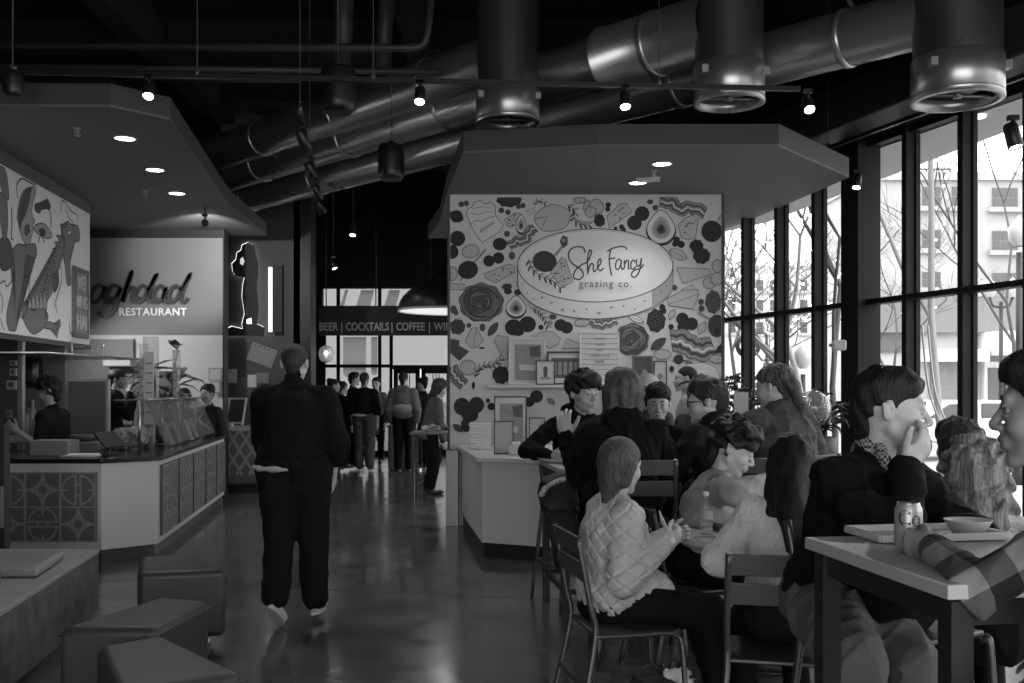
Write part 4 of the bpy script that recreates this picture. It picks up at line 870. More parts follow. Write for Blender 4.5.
def bacon(pts, wd):
    P = smooth_path([XY(*p) for p in pts], 8); n = len(P)
    def off(k, o):
        a, b = P[max(k-1, 0)], P[min(k+1, n-1)]; dx, dy = b[0]-a[0], b[1]-a[1]; l = math.hypot(dx, dy) or 1; o = o+1.0*math.sin(k*.95); return (P[k][0]-dy/l*o, P[k][1]+dx/l*o)
    ring = [off(k, wd/2) for k in range(n)]+[off(k, -wd/2) for k in range(n-1, -1, -1)]; fl(ring, I_G); ln(ring, .7, I_M, True)
    for o, mt, w_ in ((wd*.22, I_M, wd*.13), (-wd*.05, I_P, wd*.1), (-wd*.25, I_M, wd*.14)): ln([off(k, o) for k in range(n)], w_, mt)
def rose(px, py, rx, ry):
    x, y = XY(px, py); fl(art.blob(x, y, rx, ry, 0, 9, .035, 50), I_M)
    for j in range(9):
        q = 1-(j+.4)/9.6
        for s_ in range(5 if j < 6 else 3):
            a0 = rg.uniform(0, 6.28); aa = np.linspace(a0, a0+rg.uniform(.9, 1.7), 9); ln([(x+rx*q*(1+.03*math.sin(5*a))*math.cos(a), y+ry*q*math.sin(a)) for a in aa], rg.uniform(.4, .8), rg.choice((I_D, I_W, I_W, I_G)), taper=True)
def fig(px, py, rx, ry, stem=(0, 1.45)):
    x, y = XY(px, py)
    def sh(q, dy=0): return [(x+rx*q*math.sin(a)*(1 if abs(math.sin(a)) > 0 else 1)*(1-.38*max(0, math.cos(a))), y+dy+ry*q*(math.cos(a)*(1.15 if math.cos(a) > 0 else 1))) for a in np.linspace(0, 6.283, 30)[:-1]]
    fl(sh(1.06, -1.6), I_D); fl(sh(1.0), I_P); ln(sh(1.0), .8, I_LN, True); fl(sh(.68, -.6), I_W); fl(sh(.5, -1), I_G); fl(sh(.3, -1.4), I_M); fl(sh(.16, -1.4), I_D)
def leafy(px, py, L, wd, rot, mt=I_M, line=I_D):
    x, y = XY(px, py); P = []
    for k in range(21):
        q = k/20; P.append((-L/2+L*q, wd/2*math.sin(math.pi*q)**.8))
    for k in range(19, 0, -1): q = k/20; P.append((-L/2+L*q, -wd/2*math.sin(math.pi*q)**.8))
    P = [(x+a*math.cos(rot)-b*math.sin(rot), y+a*math.sin(rot)+b*math.cos(rot)) for a, b in P]; fl(P, mt); ln(P, .6, line, True); a, b = P[0], P[20]; ln([a, ((a[0]+b[0])/2+.6, (a[1]+b[1])/2-.4), b], .4, line)
A = lambda L, bx, by, k=6.83: [(bx+x/k, by+y/k) for x, y in L]
a_ = lambda *L: A(L, 450, 190); b_ = lambda *L: A(L, 590, 190); c_ = lambda *L: A(L, 450, 290); d_ = lambda *L: A(L, 590, 290)
# --- upper left
berries(509, 200, 13, 7.5, 22, I_D, I_M, 1.8); leafy(456.5, 216.5, 15, 12, -.5, I_D); disc(461.3, 204.3, 2.9, mt=I_M); disc(466.3, 203.4, 2.7, mt=I_M); disc(501.4, 210.3, 2.9, mt=I_M); disc(508, 212.3, 2.8, mt=I_M); disc(518.5, 206.4, 2.6, mt=I_M); disc(523, 205.6, 2.7, mt=I_M)
poly(a_((110, 165), (120, 130), (150, 118), (165, 85), (205, 72), (235, 95), (280, 85), (312, 115), (308, 170), (330, 200), (365, 240), (330, 290), (285, 320), (220, 358), (190, 320), (150, 260), (130, 205)), I_P); ln([XY(*p) for p in a_((135, 240), (165, 210), (215, 212), (265, 190), (305, 180))], .6)
poly(a_((150, 130), (190, 120), (230, 115), (280, 125)), None, .5, False); poly(a_((140, 160), (190, 170), (240, 150), (300, 150)), None, .5, False)
art.use(I_M); 
for q in range(6): ln([XY(*p) for p in a_((205+q*17, 295-q*11), (212+q*17, 262-q*11), (220+q*17, 286-q*11))], .7, I_M)
cheese(a_((370, 205), (450, 155), (490, 165), (495, 190), (470, 225), (415, 255), (385, 240)), 9); fig(521, 224.5, 5, 8.5); ln([XY(*p) for p in a_((510, 150), (575, 125), (580, 150), (530, 170))], 2.6, I_L)
herb(a_((570, 105), (600, 75), (650, 92)), .6, 4); cw = art.blob(*XY(552.5, 218.2), 18, 13.2, .15, 5, .03); fl(cw, I_L); ln(cw, .7, I_LN, True); ln([XY(*p) for p in a_((582, 196), (668, 182), (634, 240))], .8)
cracker(579.6, 200, 5.8, 3.6); cracker(588, 207, 4.8, 6.4); herb(a_((800, 100), (850, 140), (850, 200), (900, 235), (955, 240)), .8, 6)
disc(499.8, 244.2, 7.1, 6.3); disc(507, 234, 3, mt=I_M); bacon(a_((405, 385), (455, 350), (510, 345), (540, 290), (575, 255)), 9); disc(489, 261, 5.7); disc(498.5, 258, 5.8); disc(512, 255.7, 3.2, 4, I_M); disc(457.5, 238.5, 7.8); disc(452.3, 252, 6.2, 7)
cracker(470.6, 251.4, 8.7, 6.6, .25); ln([XY(*p) for p in a_((245, 405), (160, 500))], 2.2, I_G); disc(468, 270, 10.2, 9, I_D, .3); ln([XY(*p) for p in a_((85, 600), (72, 622))], 1.0, I_M); cracker(451.8, 273.8, 5.6, 7.2); cheese(a_((230, 575), (400, 505), (440, 520), (445, 560), (310, 635), (240, 600)), 12)
poly(a_((5, 640), (108, 645), (100, 683), (5, 683)), I_L); ln(art.blob(*XY(511.6, 279), 3, 2.7), .4, I_G, True); ln(art.blob(*XY(514.3, 284), 3, 2.7), .4, I_G, True); berries(507, 287, 5, 3.5, 5)
# --- upper right
cracker(596, 207.5, 7.4, 8.3); cracker(590.5, 212, 5.5, 5.5); disc(608.2, 205, 2.8, 2.5); disc(607.6, 209.3, 2.5); berries(599.4, 220.6, 5.6, 6.6, 7, I_D, I_D); cheese(b_((115, 180), (210, 92), (250, 92), (285, 150), (200, 215), (130, 262)), 10); disc(642, 213.7, 7.4); disc(634.4, 223, 7.4); disc(615.6, 228.4, 1.8); disc(621.5, 227, 2.6); disc(623.6, 229.7, 2.4)
fig(661, 228, 14.5, 15.5); disc(650, 202, 3.2, 2.4, I_M); disc(655.2, 207.8, 2.9, mt=I_M); bacon(b_((475, 80), (560, 90), (610, 135), (690, 120), (785, 155)), 12); cheese(b_((600, 240), (650, 190), (700, 170), (740, 195), (720, 330), (670, 340), (625, 330)), 11); ln([XY(*p) for p in b_((870, 215), (895, 170))], 1.6, I_G); disc(711.6, 231.4, 10.4, 10.8)
disc(676.5, 240, 3.4); disc(681, 244.5, 3.6); disc(675, 244, 3); berries(696.5, 246, 7, 6.8, 6, I_D, I_D); berries(701.5, 256, 8.8, 8.4, 9, I_D, I_D); leafy(678, 254.5, 20, 10, -.45, I_L, I_LN); poly(b_((590, 530), (820, 540), (830, 575), (635, 640)), I_L); ln([XY(*p) for p in b_((592, 535), (632, 635))], 2.4, I_W)
cracker(717.5, 266, 5.7, 6.3); cracker(709, 283, 6.2, 6); cracker(717, 279, 6.6, 6.4); disc(674.4, 287.6, 2.8, mt=I_M); poly(b_((620, 683), (700, 645), (740, 683)), I_L)
# --- board with the name
cx, cy = XY(595.2, 265.5); bd = [(cx+77.6*math.cos(a), cy+36.6*math.sin(a)*(1.0 if math.sin(a) > 0 else 1.0)) for a in np.linspace(0, 2*math.pi, 72)[:-1]]; low = [(cx+77.6*math.cos(a), cy-17+36.6*math.sin(a)) for a in np.linspace(math.pi, 2*math.pi, 36)]
fl([(cx+77.6, cy)]+[(cx+77.6*math.cos(a), cy+36.6*math.sin(a)) for a in np.linspace(0, math.pi, 36)]+low, I_P); ln([(cx-77.6, cy)]+low+[(cx+77.6, cy)], 1.0)
fl([(cx+77*math.cos(a), cy+36.6*math.sin(a)) for a in np.linspace(-.0, -.75, 12)]+[(cx+77.6*math.cos(a), cy-17+36.6*math.sin(a)) for a in np.linspace(-.75, 0, 12)], I_W); fl(bd, mp(('board_paper', .72))); ln(bd, 1.0, I_LN, True); ln([(cx+75.5*math.cos(a), cy+35*math.sin(a)) for a in np.linspace(.1, 3.4, 40)], .35, I_G)
for k in range(16):
    a = math.pi+.3+k*.165; x, y = cx+76*math.cos(a), cy-9+36.6*math.sin(a)+rg.uniform(-4, 3); fl(art.blob(x, y, rg.uniform(.8, 2), rg.uniform(.5, 1.4), rg.uniform(0, 3), n=8), I_G)
e_ = lambda *L: A(L, 510, 225, 6.02)
disc(544.6, 261.6, 12.2, 10.6, mp(('radish_dark', .035)), -.2); fl([XY(*p) for p in e_((262, 180), (318, 115), (330, 122), (280, 190))], I_G); poly(e_((300, 100), (318, 65), (345, 75), (345, 120), (320, 140)), I_M); disc(563.5, 240.5, 2, mt=I_G)
cheese(e_((240, 290), (310, 195), (335, 205), (380, 345), (330, 368), (300, 360)), 14, I_L); herb(e_((112, 205), (130, 260), (190, 310), (250, 335), (310, 385)), .9, 6, I_M)
INK = mp(('lettering_ink', .07))
def script(strokes, conv, w_, name):
    for S_ in strokes: ln(smooth_path([XY(*p) for p in conv(*S_)], 6), w_, INK)
script([((452, 170), (440, 138), (400, 132), (362, 150), (352, 190), (368, 225), (400, 250), (432, 275), (440, 305), (418, 328), (388, 322), (382, 300), (398, 268), (432, 240), (465, 222), (482, 190), (490, 160), (480, 152), (470, 180), (466, 230), (468, 298)),
        ((468, 290), (478, 250), (492, 232), (502, 245), (500, 270), (508, 282), (525, 262), (542, 236), (548, 214), (538, 206), (528, 230), (530, 262), (545, 276), (562, 258)),
        ((585, 160), (620, 140), (670, 130), (698, 138), (698, 150)), ((606, 152), (598, 190), (600, 250), (612, 306)), ((592, 208), (625, 200), (632, 205)),
        ((668, 218), (655, 206), (638, 225), (636, 258), (650, 268), (664, 245), (670, 215), (668, 245), (676, 268), (686, 258)), ((688, 212), (688, 262), ), ((688, 240), (702, 215), (712, 222), (712, 262), (722, 262)), ((752, 225), (742, 212), (728, 228), (728, 258), (742, 266), (758, 250)), ((762, 205), (760, 235), (770, 250), (784, 235), (790, 200), (786, 240), (775, 285), (755, 312), (735, 312), (732, 292), (750, 272), (785, 262), (804, 238))], e_, 1.5, 'ink')
o = art.build('painted_food_artwork', t)
for s_, x_ in (('g', 582.8), ('r', 587.6), ('a', 593.2), ('z', 599.0), ('i', 603.6), ('n', 608.6), ('g', 615.4), ('c', 622.4), ('o', 627.5), ('.', 630.5)):
    pass
text_obj('lettering', 'grazing co.', 10*K, ((605.3-512)*K, MY-.03, CZ+(389-284.3)*K), (1, 0, 0), (0, 0, 1), (0, -1, 0), INK, t, .003, space=1.2)
# --- lower band of food
art = PL((0, MY, CZ), (1, 0, 0), (0, 0, 1), (0, -1, 0), K)
rose(481.3, 302.4, 22.5, 19.5); disc(508, 291.4, 4, 3); disc(518, 292.3, 3.8, 3); fig(516, 307, 10.2, 9.8); ln(art.blob(*XY(532, 305.5), 2.6, 3, .4), .5, I_LN, True); herb(c_((565, 130), (610, 150), (645, 195), (672, 255)), .7, 5); disc(513.5, 327.4, 8.6, 8.2); disc(527.6, 324.2, 8.4, 8); disc(518, 332, 6, 4)
disc(541, 327.3, 2.6); disc(550, 323, 2.8, 2.6, I_G); disc(552.8, 317, 3.8, 2.8, I_M); disc(560.6, 325, 6.3, 6); disc(566.6, 327.6, 6.4, 6); cracker(582, 322.7, 8, 3.9, .1); leafy(493, 329.2, 16.5, 7, .95, I_M); berries(457.3, 326.8, 8.2, 8, 12, I_M, I_D); disc(453.5, 309.5, 3.4, 4.2, I_M); disc(456, 312.5, 2.6, 3, I_M); disc(468.8, 325.4, 2.5, mt=I_M); disc(482.5, 327.5, 2.9, 4, I_M)
poly(c_((145, 262), (180, 255), (230, 350), (185, 390), (150, 398), (102, 352)), I_L); ln([XY(*p) for p in c_((180, 262), (160, 390))], .5); poly(c_((300, 350), (320, 310), (400, 320), (395, 480), (372, 478)), I_L); poly(c_((5, 335), (65, 345), (60, 378), (30, 445), (5, 430)), I_M); poly(c_((60, 380), (130, 420), (65, 482), (15, 440)), I_M); disc(482, 348, 3.2, .9)
cracker(468, 367.6, 8, 7.6); herb(c_((170, 600), (185, 550), (240, 515), (300, 510), (350, 470)), .9, 5.5); berries(501, 375, 8.8, 9.5, 10, I_D, I_D); bacon(c_((10, 520), (30, 580), (60, 610), (95, 650)), 11); disc(473.5, 385.5, 1.6, 4); leafy(473, 385, 4, 1, 1.57, I_D)
poly(c_((560, 310), (640, 285), (700, 285), (755, 330), (740, 370), (680, 400)), I_L); poly(c_((765, 400), (800, 330), (885, 370), (885, 400)), I_L)
berries(656, 320.6, 9.6, 12.2, 22, I_D, I_M, 2); disc(662.3, 307.3, 3, 3.2); disc(663.6, 311, 2.8, 3); leafy(671.8, 314.5, 12, 6, 1.1, I_L, I_LN); disc(671, 326.8, 2.8); disc(682.3, 318.8, 6.2); disc(691.4, 323.8, 6.4); disc(682.8, 327, 5.6); ln([XY(*p) for p in d_((735, 155), (832, 208))], 2.6, I_G); disc(716.7, 326, 8.8, 11.4, mp(('radish_dark', .035))); disc(716.5, 331, 3, 3, I_D)
berries(713, 302, 8, 12.3, 20, I_M, I_LN, 2); disc(701, 302, 2.8, 3, I_M); disc(701.3, 308.6, 3, 3.2, I_M); poly(d_((525, 60), (640, 0), (735, 0), (742, 30), (705, 132), (530, 105)), I_L); ln([XY(*p) for p in d_((530, 100), (740, 30))], .5); leafy(702, 328, 15, 6.5, 1.05, I_L, I_LN); leafy(636, 319, 17, 6, -.4, I_P, I_LN); bacon(d_((15, 205), (60, 235), (110, 225), (180, 205)), 9)
rose(631.6, 339.4, 17.5, 16); bacon(d_((555, 350), (620, 345), (690, 385), (760, 410), (840, 385)), 22); leafy(658.2, 344, 19, 9, .65, I_M); leafy(723, 348, 18, 8, .5, I_D); cracker(662.4, 354.5, 8.6, 5.2); berries(678.4, 359.4, 5.2, 5, 5, I_D, I_M); leafy(688, 362, 10, 3, -.3, I_G); cracker(717, 359, 7.6, 4.4); poly(d_((640, 560), (660, 505), (780, 495), (860, 530), (885, 590), (880, 680), (660, 680)), I_P, .5); disc(671.6, 368.8, 2.4, 3)
disc(462, 406.5, 8.2, 8.8); disc(476.4, 405, 7.8, 8.2); disc(470, 415, 8.5, 7); disc(466, 425, 5, 7); disc(488, 400.6, 2.2); disc(491.5, 406.5, 4, 3.8); disc(536.5, 396.5, 6.5, 6.2); disc(529, 402, 5.5, 5); leafy(551, 401.5, 9, 5, -.6, I_G, I_LN); leafy(458, 428, 12, 6, -.6, I_M); leafy(545, 382, 8, 3, .3, I_M); leafy(520, 385, 8, 3, .3, I_M)
art.build('painted_food_artwork', t)
# ---------------- counter under the mural ----------------
t = thing('service_counter', 'white angular counter with dark kick under the food mural', 'counter', (.9, 9.6, 0))
CP = [(-.56, 10.97), (-.27, 8.88), (.28, 8.62), (2.35, 8.62), (2.35, 9.25), (.5, 9.25), (.4, 10.97)]
def offset_poly(P, e):
    out = []; n = len(P); ar = sum(P[i][0]*P[(i+1) % n][1]-P[(i+1) % n][0]*P[i][1] for i in range(n)); sg = 1 if ar > 0 else -1
    for i in range(n):
        a, b, c = Vector(P[i-1]), Vector(P[i]), Vector(P[(i+1) % n]); u, v = (b-a).normalized(), (c-b).normalized(); n1, n2 = Vector((u.y, -u.x))*sg, Vector((v.y, -v.x))*sg; k = (n1+n2); k = k/max(k.dot(n1), .3); out.append(tuple(b+k*e))
    return out
def inset(P, e): return offset_poly(P, -e)
def grow(P, e, back): return [(x, min(y, back)) for x, y in offset_poly(P, e)]
m = MB(); m.prism(inset(CP, .02), .0, .13); m.build('kick_board', mat('kick_dark', .02, .4), t); m = MB(); m.prism(CP, .13, .85, .004); m.build('body', mat('counter_white', .62, .5), t); m = MB(); m.prism(grow(CP, .05, 10.99), .85, .89, .006); m.build('worktop', mat('counter_top_white', .62, .35), t)
m = MB(); m.prism([(-.72, 10.98), (-.585, 10.98), (-.585, 10.85), (-.72, 10.85)], 0, .83, .004); tag(m.build('steel_end_post', mat('bollard_steel', .2, .4, .7)), 'brushed steel end post against left edge of the mural wall', 'post')
# shelf and frames
shz = CZ+(389-385)*10.85/F
m = MB(); m.box((488-512)*K, (573-512)*K*1.0, 10.72, 10.995, shz-.03, shz, .004); tag(m.build('wall_shelf', WHITE), 'thin white shelf on the mural carrying framed pictures', 'shelf')
def framed(label, x0, x1, y0, y1, Y, fm, mtt, draw=None, z0=None, tilt=.08, name='picture_frame', bw=.02, cat='picture frame'):
    a, b = at(x0, y1, Y), at(x1, y0, Y); zb = z0 if z0 is not None else a.z; h = b.z-a.z; w_ = b.x-a.x; t = thing(name, label, cat, ((a.x+b.x)/2, Y, zb+.002)); R = Matrix.Rotation(-tilt, 3, 'X'); hh = h/math.cos(tilt)
    def bx(x0_, x1_, y0_, y1_, z0_, z1_, nm, mm): m = MB(); m.box(x0_, x1_, y0_, y1_, z0_, z1_, .002, R.to_4x4()); return m.build(nm, mm, t, False)
    m = MB(); M4 = R.to_4x4()
    for q_ in ((-w_/2, -w_/2+bw, 0, hh), (w_/2-bw, w_/2, 0, hh), (-w_/2, w_/2, 0, bw), (-w_/2, w_/2, hh-bw, hh)): m.box(q_[0], q_[1], -.01, .012, q_[2], q_[3], .002, M4)
    m.build('frame', fm, t, False); bx(-w_/2+bw*.5, w_/2-bw*.5, -.002, .006, bw*.5, hh-bw*.5, 'print', mtt)
    if draw:
        p = PL((t.location.x, Y, zb+.002)+Vector((0, 0, 0)) if False else Vector((t.location.x, Y, zb+.002)), (1, 0, 0), R @ Vector((0, 0, 1)), R @ Vector((0, -1, 0))); p.o = p.o+p.n*.003; draw(p, w_, hh); p.build('picture', t)
    return t
FB = mat('black_frame', .012, .4); FW = mat('white_frame_indoor', .6, .5); PAP = mat('print_paper', .5, .6); GRY = mat('print_grey', .22, .5); DGR = mat('print_dark', .06, .5)
def pic_poster(p, w_, h):
    p.use(GRY).fill([(-w_*.33, h*.1), (w_*.38, h*.1), (w_*.38, h*.86), (-w_*.33, h*.86)]); p.use(DGR).fill([(w_*.1, h*.6), (w_*.36, h*.6), (w_*.36, h*.84), (w_*.05, h*.8)]); p.use(PAP).fill([(-.2*w_, h*.32), (w_*.2, h*.3), (w_*.25, h*.42), (-w_*.22, h*.44)])
    for k in range(6): p.use(DGR).stroke([(-w_*.3+k*w_*.09, h*(.75-.02*k)), (-w_*.25+k*w_*.09, h*(.78-.03*k))], .008)
def pic_fig(p, w_, h): p.use(DGR).fill(p.blob(0, h*.62, w_*.12, h*.14)).fill(p.blob(0, h*.42, w_*.1, h*.16)); p.use(GRY).fill([(-w_*.25, h*.22), (w_*.27, h*.22), (w_*.27, h*.32), (-w_*.25, h*.32)])
def pic_dark(p, w_, h):
    p.use(DGR).fill([(-w_*.38, h*.2), (w_*.38, h*.2), (w_*.38, h*.8), (-w_*.38, h*.8)])
    for k in range(5): p.use(GRY).fill([(-w_*.34+k*w_*.15, h*.3), (-w_*.24+k*w_*.15, h*.3), (-w_*.24+k*w_*.15, h*.68), (-w_*.34+k*w_*.15, h*.68)])
framed('large white framed pale poster at left of mural shelf', 508.5, 545.5, 336, 383, 10.9, FW, PAP, pic_poster, shz, .05); framed('black framed dark print on mural shelf behind the small frame', 547, 583, 349.5, 383, 10.85, FB, PAP, pic_dark, shz, .05); framed('small black framed figure print on the mural shelf', 536, 555, 358.5, 383, 10.78, FB, PAP, pic_fig, shz, .05, bw=.012)
def letters(p, w_, h):
    for k in range(9): p.use(GRY).stroke([(-w_*.46, h*(.09+.098*k)), (w_*.46, h*(.09+.098*k))], .006)
lb = framed('white letter board menu with rows of small letters on mural', 579.5, 619.5, 331, 384, 10.8, FW, mat('letter_board_white', .55, .6), letters, shz, .02, 'letter_board', .014, 'menu board')
m = MB(); m.box((578-512)*K, (650-512)*K, 10.72, 10.995, shz-.03, shz-.002, .004); tag(m.build('wall_shelf', WHITE), 'right length of white shelf below the letter board', 'shelf')
for k, s_ in enumerate(('INGLISH', 'CHEESE', 'JAMS', 'CHARCUTERIE', 'OLIVES')):
    text_obj('lettering', s_, .032, ((599.5-512)*10.8/F, 10.775, shz+.5-.062*k), (1, 0, 0), (0, 0, 1), (0, -1, 0), DGR, lb, .002)
framed('dark framed picture right of the letter board', 632, 653, 355, 384, 10.85, mat('grey_frame', .12, .4), DGR, lambda p, w_, h: p.use(GRY).fill(p.blob(w_*.1, h*.3, w_*.16, h*.24)), shz, .04); framed('black framed white print with pale animal drawing', 653.5, 667, 360, 384, 10.8, FB, PAP, lambda p, w_, h: p.use(GRY).fill(p.blob(0, h*.35, w_*.2, h*.12)), shz, .04, bw=.012)
TC = .892
framed('tall black framed poster standing on the white counter', 494, 527, 387.5, 440, 10.1, FB, PAP, pic_poster, TC, .06, bw=.014)
framed('black stand with blank white sheet on the white counter', 494, 513.5, 418.5, 451, 9.3, FB, mat('sheet_paper', .42, .6), None, TC, .22, 'menu_stand', .008, 'menu stand')
framed('second black menu stand behind the seated curly haired man', 529, 545, 415, 451, 9.3, FB, MATS['sheet_paper'], None, TC, .2, 'menu_stand', .008, 'menu stand')
rs = random.Random(2); c = at(480, 446, 10.1)
for k in range(9):
    m = MB(); w_ = .105+rs.uniform(-.006, .006); m.box(-w_, w_, -.09, .09, 0, .028, .004); o = m.build('takeout_box', mat('white_card', .62, .6)); o.location = (c.x+rs.uniform(-.006, .006), 10.1, TC+.001+k*.0292); tag(o, 'flat white box in the stack on the counter, %s' % ['at the bottom', 'second from bottom', 'third from bottom', 'fourth from bottom', 'in the middle', 'fourth from top', 'third from top', 'second from top', 'on top'][k], 'box', 'stacked white boxes on the counter')
t = thing('napkin_holder', 'low white napkin box near the front edge of the white counter', 'napkin holder', at(516, 448, 9.2)); t.location.z = TC+.001; m = MB(); m.box(-.07, .07, -.05, .05, 0, .09, .008); m.build('box', WHITE, t, False); m = MB(); m.box(-.04, .04, -.02, .02, .088, .12, .004); m.build('napkins', mat('paper_white', .7, .8), t, False)
# ---------------- left kiosk ----------------
DP0, DDIR = (-4.77, 9.26), (-.3, 2.69)
def rp_(px, py, P0=DP0, D=DDIR):
    a = (px-512)/F; l = math.hypot(*D); dx, dy = D[0]/l, D[1]/l; t = (a*P0[1]-P0[0])/(dx-a*dy); Y = P0[1]+t*dy; return (t, (HZ-py)*Y/F)
DN = Vector((2.69, .3, 0)).normalized(); DU = Vector((-.3, 2.69, 0)).normalized()
t = thing('dragon_mural', 'white mural panel painted with a dragon and a woman over left kiosk', 'mural panel', (-4.9, 10.0, 2.0))
o3 = Vector((-4.77, 9.26, 0)); c = [o3-DU*1.7, o3+DU*2.706]
m = MB(); m.obox((c[0]+c[1])/2+Vector((0, 0, (2.03+3.60)/2))-DN*.06, ((c[1]-c[0]).length, .12, 1.57), Matrix((DU, -DN, Vector((0, 0, 1)))).transposed()); m.build('panel', mat('dragon_panel_white', .72, .6), t)
m = MB(); m.obox((c[0]+c[1])/2+Vector((0, 0, 2.0))-DN*.06, ((c[1]-c[0]).length+.02, .14, .05), Matrix((DU, -DN, Vector((0, 0, 1)))).transposed()); m.build('bottom_trim', mat('dark_edge_trim', .05, .5), t)
art = PL((-4.77, 9.26, CZ), DU, (0, 0, 1), DN, 1.0); D1 = mat('dragon_grey', .17, .6); D2 = mat('dragon_dark', .07, .6); D3 = mat('dragon_line', .03, .6); D4 = mat('dragon_pale', .32, .6)
def dp(L): return [rp_(x/3.42, 155+y/3.42) for x, y in L]
def dclip(P): return [(min(max(x, -1.68), 2.69), min(max(y, .56), 2.08)) for x, y in P]
def df(L, mt, ol=True, k=4):
    P = dclip(smooth_path(dp(L), k, True)); art.use(mt).fill(P)
    if ol: art.use(D3).stroke(P, .012, True)
def dl(L, w_=.014, mt=None): art.use(mt or D3).stroke(dclip(smooth_path(dp(L), 5)), w_)
df([(78, 560), (110, 612), (150, 590), (165, 550), (150, 520), (178, 470), (190, 400), (215, 330), (235, 290), (262, 290), (268, 250), (240, 236), (215, 262), (195, 305), (172, 370), (150, 450), (130, 520), (104, 530), (92, 500), (76, 515)], D1)
df([(215, 262), (205, 235), (225, 248), (230, 225), (245, 240), (268, 245), (272, 290), (255, 300), (245, 330), (240, 380), (242, 440), (228, 440), (222, 380), (212, 330), (222, 300)], D1); df([(232, 262), (240, 258), (242, 270), (234, 272)], mat('dragon_panel_white', .5, .6))
for k in range(11):
    q = k/10; x, y = 192-40*q+ (20-20*q), 280+230*q; df([(x, y), (x-22, y-6), (x-4, y+16)], D1, True, 2)
for k in range(5): x = 95+k*13; df([(x, 525), (x+4, 480-k*4), (x+14, 520)], D4, True, 2)
dl([(205, 200), (215, 150), (240, 190), (262, 205), (266, 240)]); dl([(225, 185), (235, 215), (250, 230)]); dl([(190, 410), (205, 380), (210, 430), (190, 500), (195, 540)]); df([(178, 420), (196, 395), (200, 440), (184, 470)], D2)
df([(150, 590), (165, 570), (195, 580), (202, 560), (206, 585), (190, 600), (195, 628), (182, 600), (165, 595)], D1)
df([(30, 600), (22, 540), (45, 440), (50, 380), (40, 350), (28, 340), (60, 305), (80, 310), (120, 305), (122, 350), (95, 345), (85, 350), (78, 450), (60, 520), (55, 595)], D1); df([(0, 290), (30, 290), (45, 350), (30, 390), (0, 385)], D2); df([(0, 130), (22, 150), (25, 250), (14, 300), (0, 220)], D1); df([(0, 20), (20, 60), (30, 140), (20, 150), (0, 100)], D1)
df([(62, 235), (58, 200), (75, 130), (105, 110), (118, 118), (112, 160), (108, 200), (118, 225), (110, 240), (112, 255), (105, 285), (100, 305), (88, 305), (75, 285)], D4); df([(62, 210), (75, 140), (104, 114), (100, 150), (85, 205), (72, 230), (68, 260)], D2); df([(84, 245), (98, 240), (100, 262), (86, 275)], D2); dl([(60, 150), (56, 105), (75, 80), (108, 88), (122, 110), (112, 160)], .018)
df([(120, 190), (118, 170), (135, 165), (150, 170), (160, 150), (172, 175), (165, 185), (145, 178), (135, 198)], D2); dl([(165, 180), (174, 210), (172, 250)], .02); df([(112, 250), (130, 235), (155, 238), (178, 275), (160, 285), (130, 270)], D4); df([(132, 258), (145, 252), (155, 265), (145, 275)], D3)
dl([(38, 180), (40, 230), (38, 280), (44, 290)], .02); dl([(80, 420), (95, 415), (100, 440), (98, 500), (80, 555), (68, 545), (66, 500), (74, 450)]); dl([(0, 440), (15, 430), (20, 450), (40, 430), (45, 400)]); dl([(0, 560), (10, 590), (14, 605)]); dl([(235, 570), (240, 610), (250, 600)]); dl([(130, 300), (140, 270), (150, 300)], .02); dl([(0, 470), (8, 500), (4, 540)])
art.build('painted_dragon_artwork', t)
# the framed vertical sign on the mural
s0, s1 = rp_(71.5, 300), rp_(86, 300); zt, zb = CZ+rp_(73, 266)[1], CZ+rp_(73, 337)[1]
t = thing('framed_sign', 'narrow framed vertical sign with pale letters fixed on the dragon mural', 'sign', o3+DU*(s0[0]+s1[0])/2+Vector((0, 0, zb))); cc = o3+DU*(s0[0]+s1[0])/2; w_ = s1[0]-s0[0]; RD = Matrix((DU, -DN, Vector((0, 0, 1)))).transposed()
m = MB(); m.obox(cc+Vector((0, 0, (zt+zb)/2))+DN*.015, (w_, .03, zt-zb), RD, .006); m.build('board', mat('sign_mid_grey', .2, .6), t)
m = MB()
for q in (-1, 1): m.obox(cc+DU*q*(w_/2-.03)+Vector((0, 0, (zt+zb)/2))+DN*.02, (.05, .04, zt-zb), RD, .006); m.obox(cc+Vector((0, 0, (zt+zb)/2+q*((zt-zb)/2-.03)))+DN*.02, (w_, .04, .05), RD, .006)
m.build('frame', mat('sign_frame_grey', .13, .6), t)
text_obj('lettering', 'MEI', .23, cc-DU*w_*.0+Vector((0, 0, zt-.18))+DN*.031, DU, (0, 0, 1), DN, mat('sign_letter', .5, .6), t, .006, sx=.85, bold=.003); text_obj('lettering', 'MING', .2, cc+Vector((0, 0, (zt+zb)/2+.0))+DN*.031, DU, (0, 0, 1), DN, MATS['sign_letter'], t, .006, sx=.8, bold=.003); text_obj('lettering', 'HAI', .23, cc+Vector((0, 0, zb+.17))+DN*.031, DU, (0, 0, 1), DN, MATS['sign_letter'], t, .006, bold=.006)
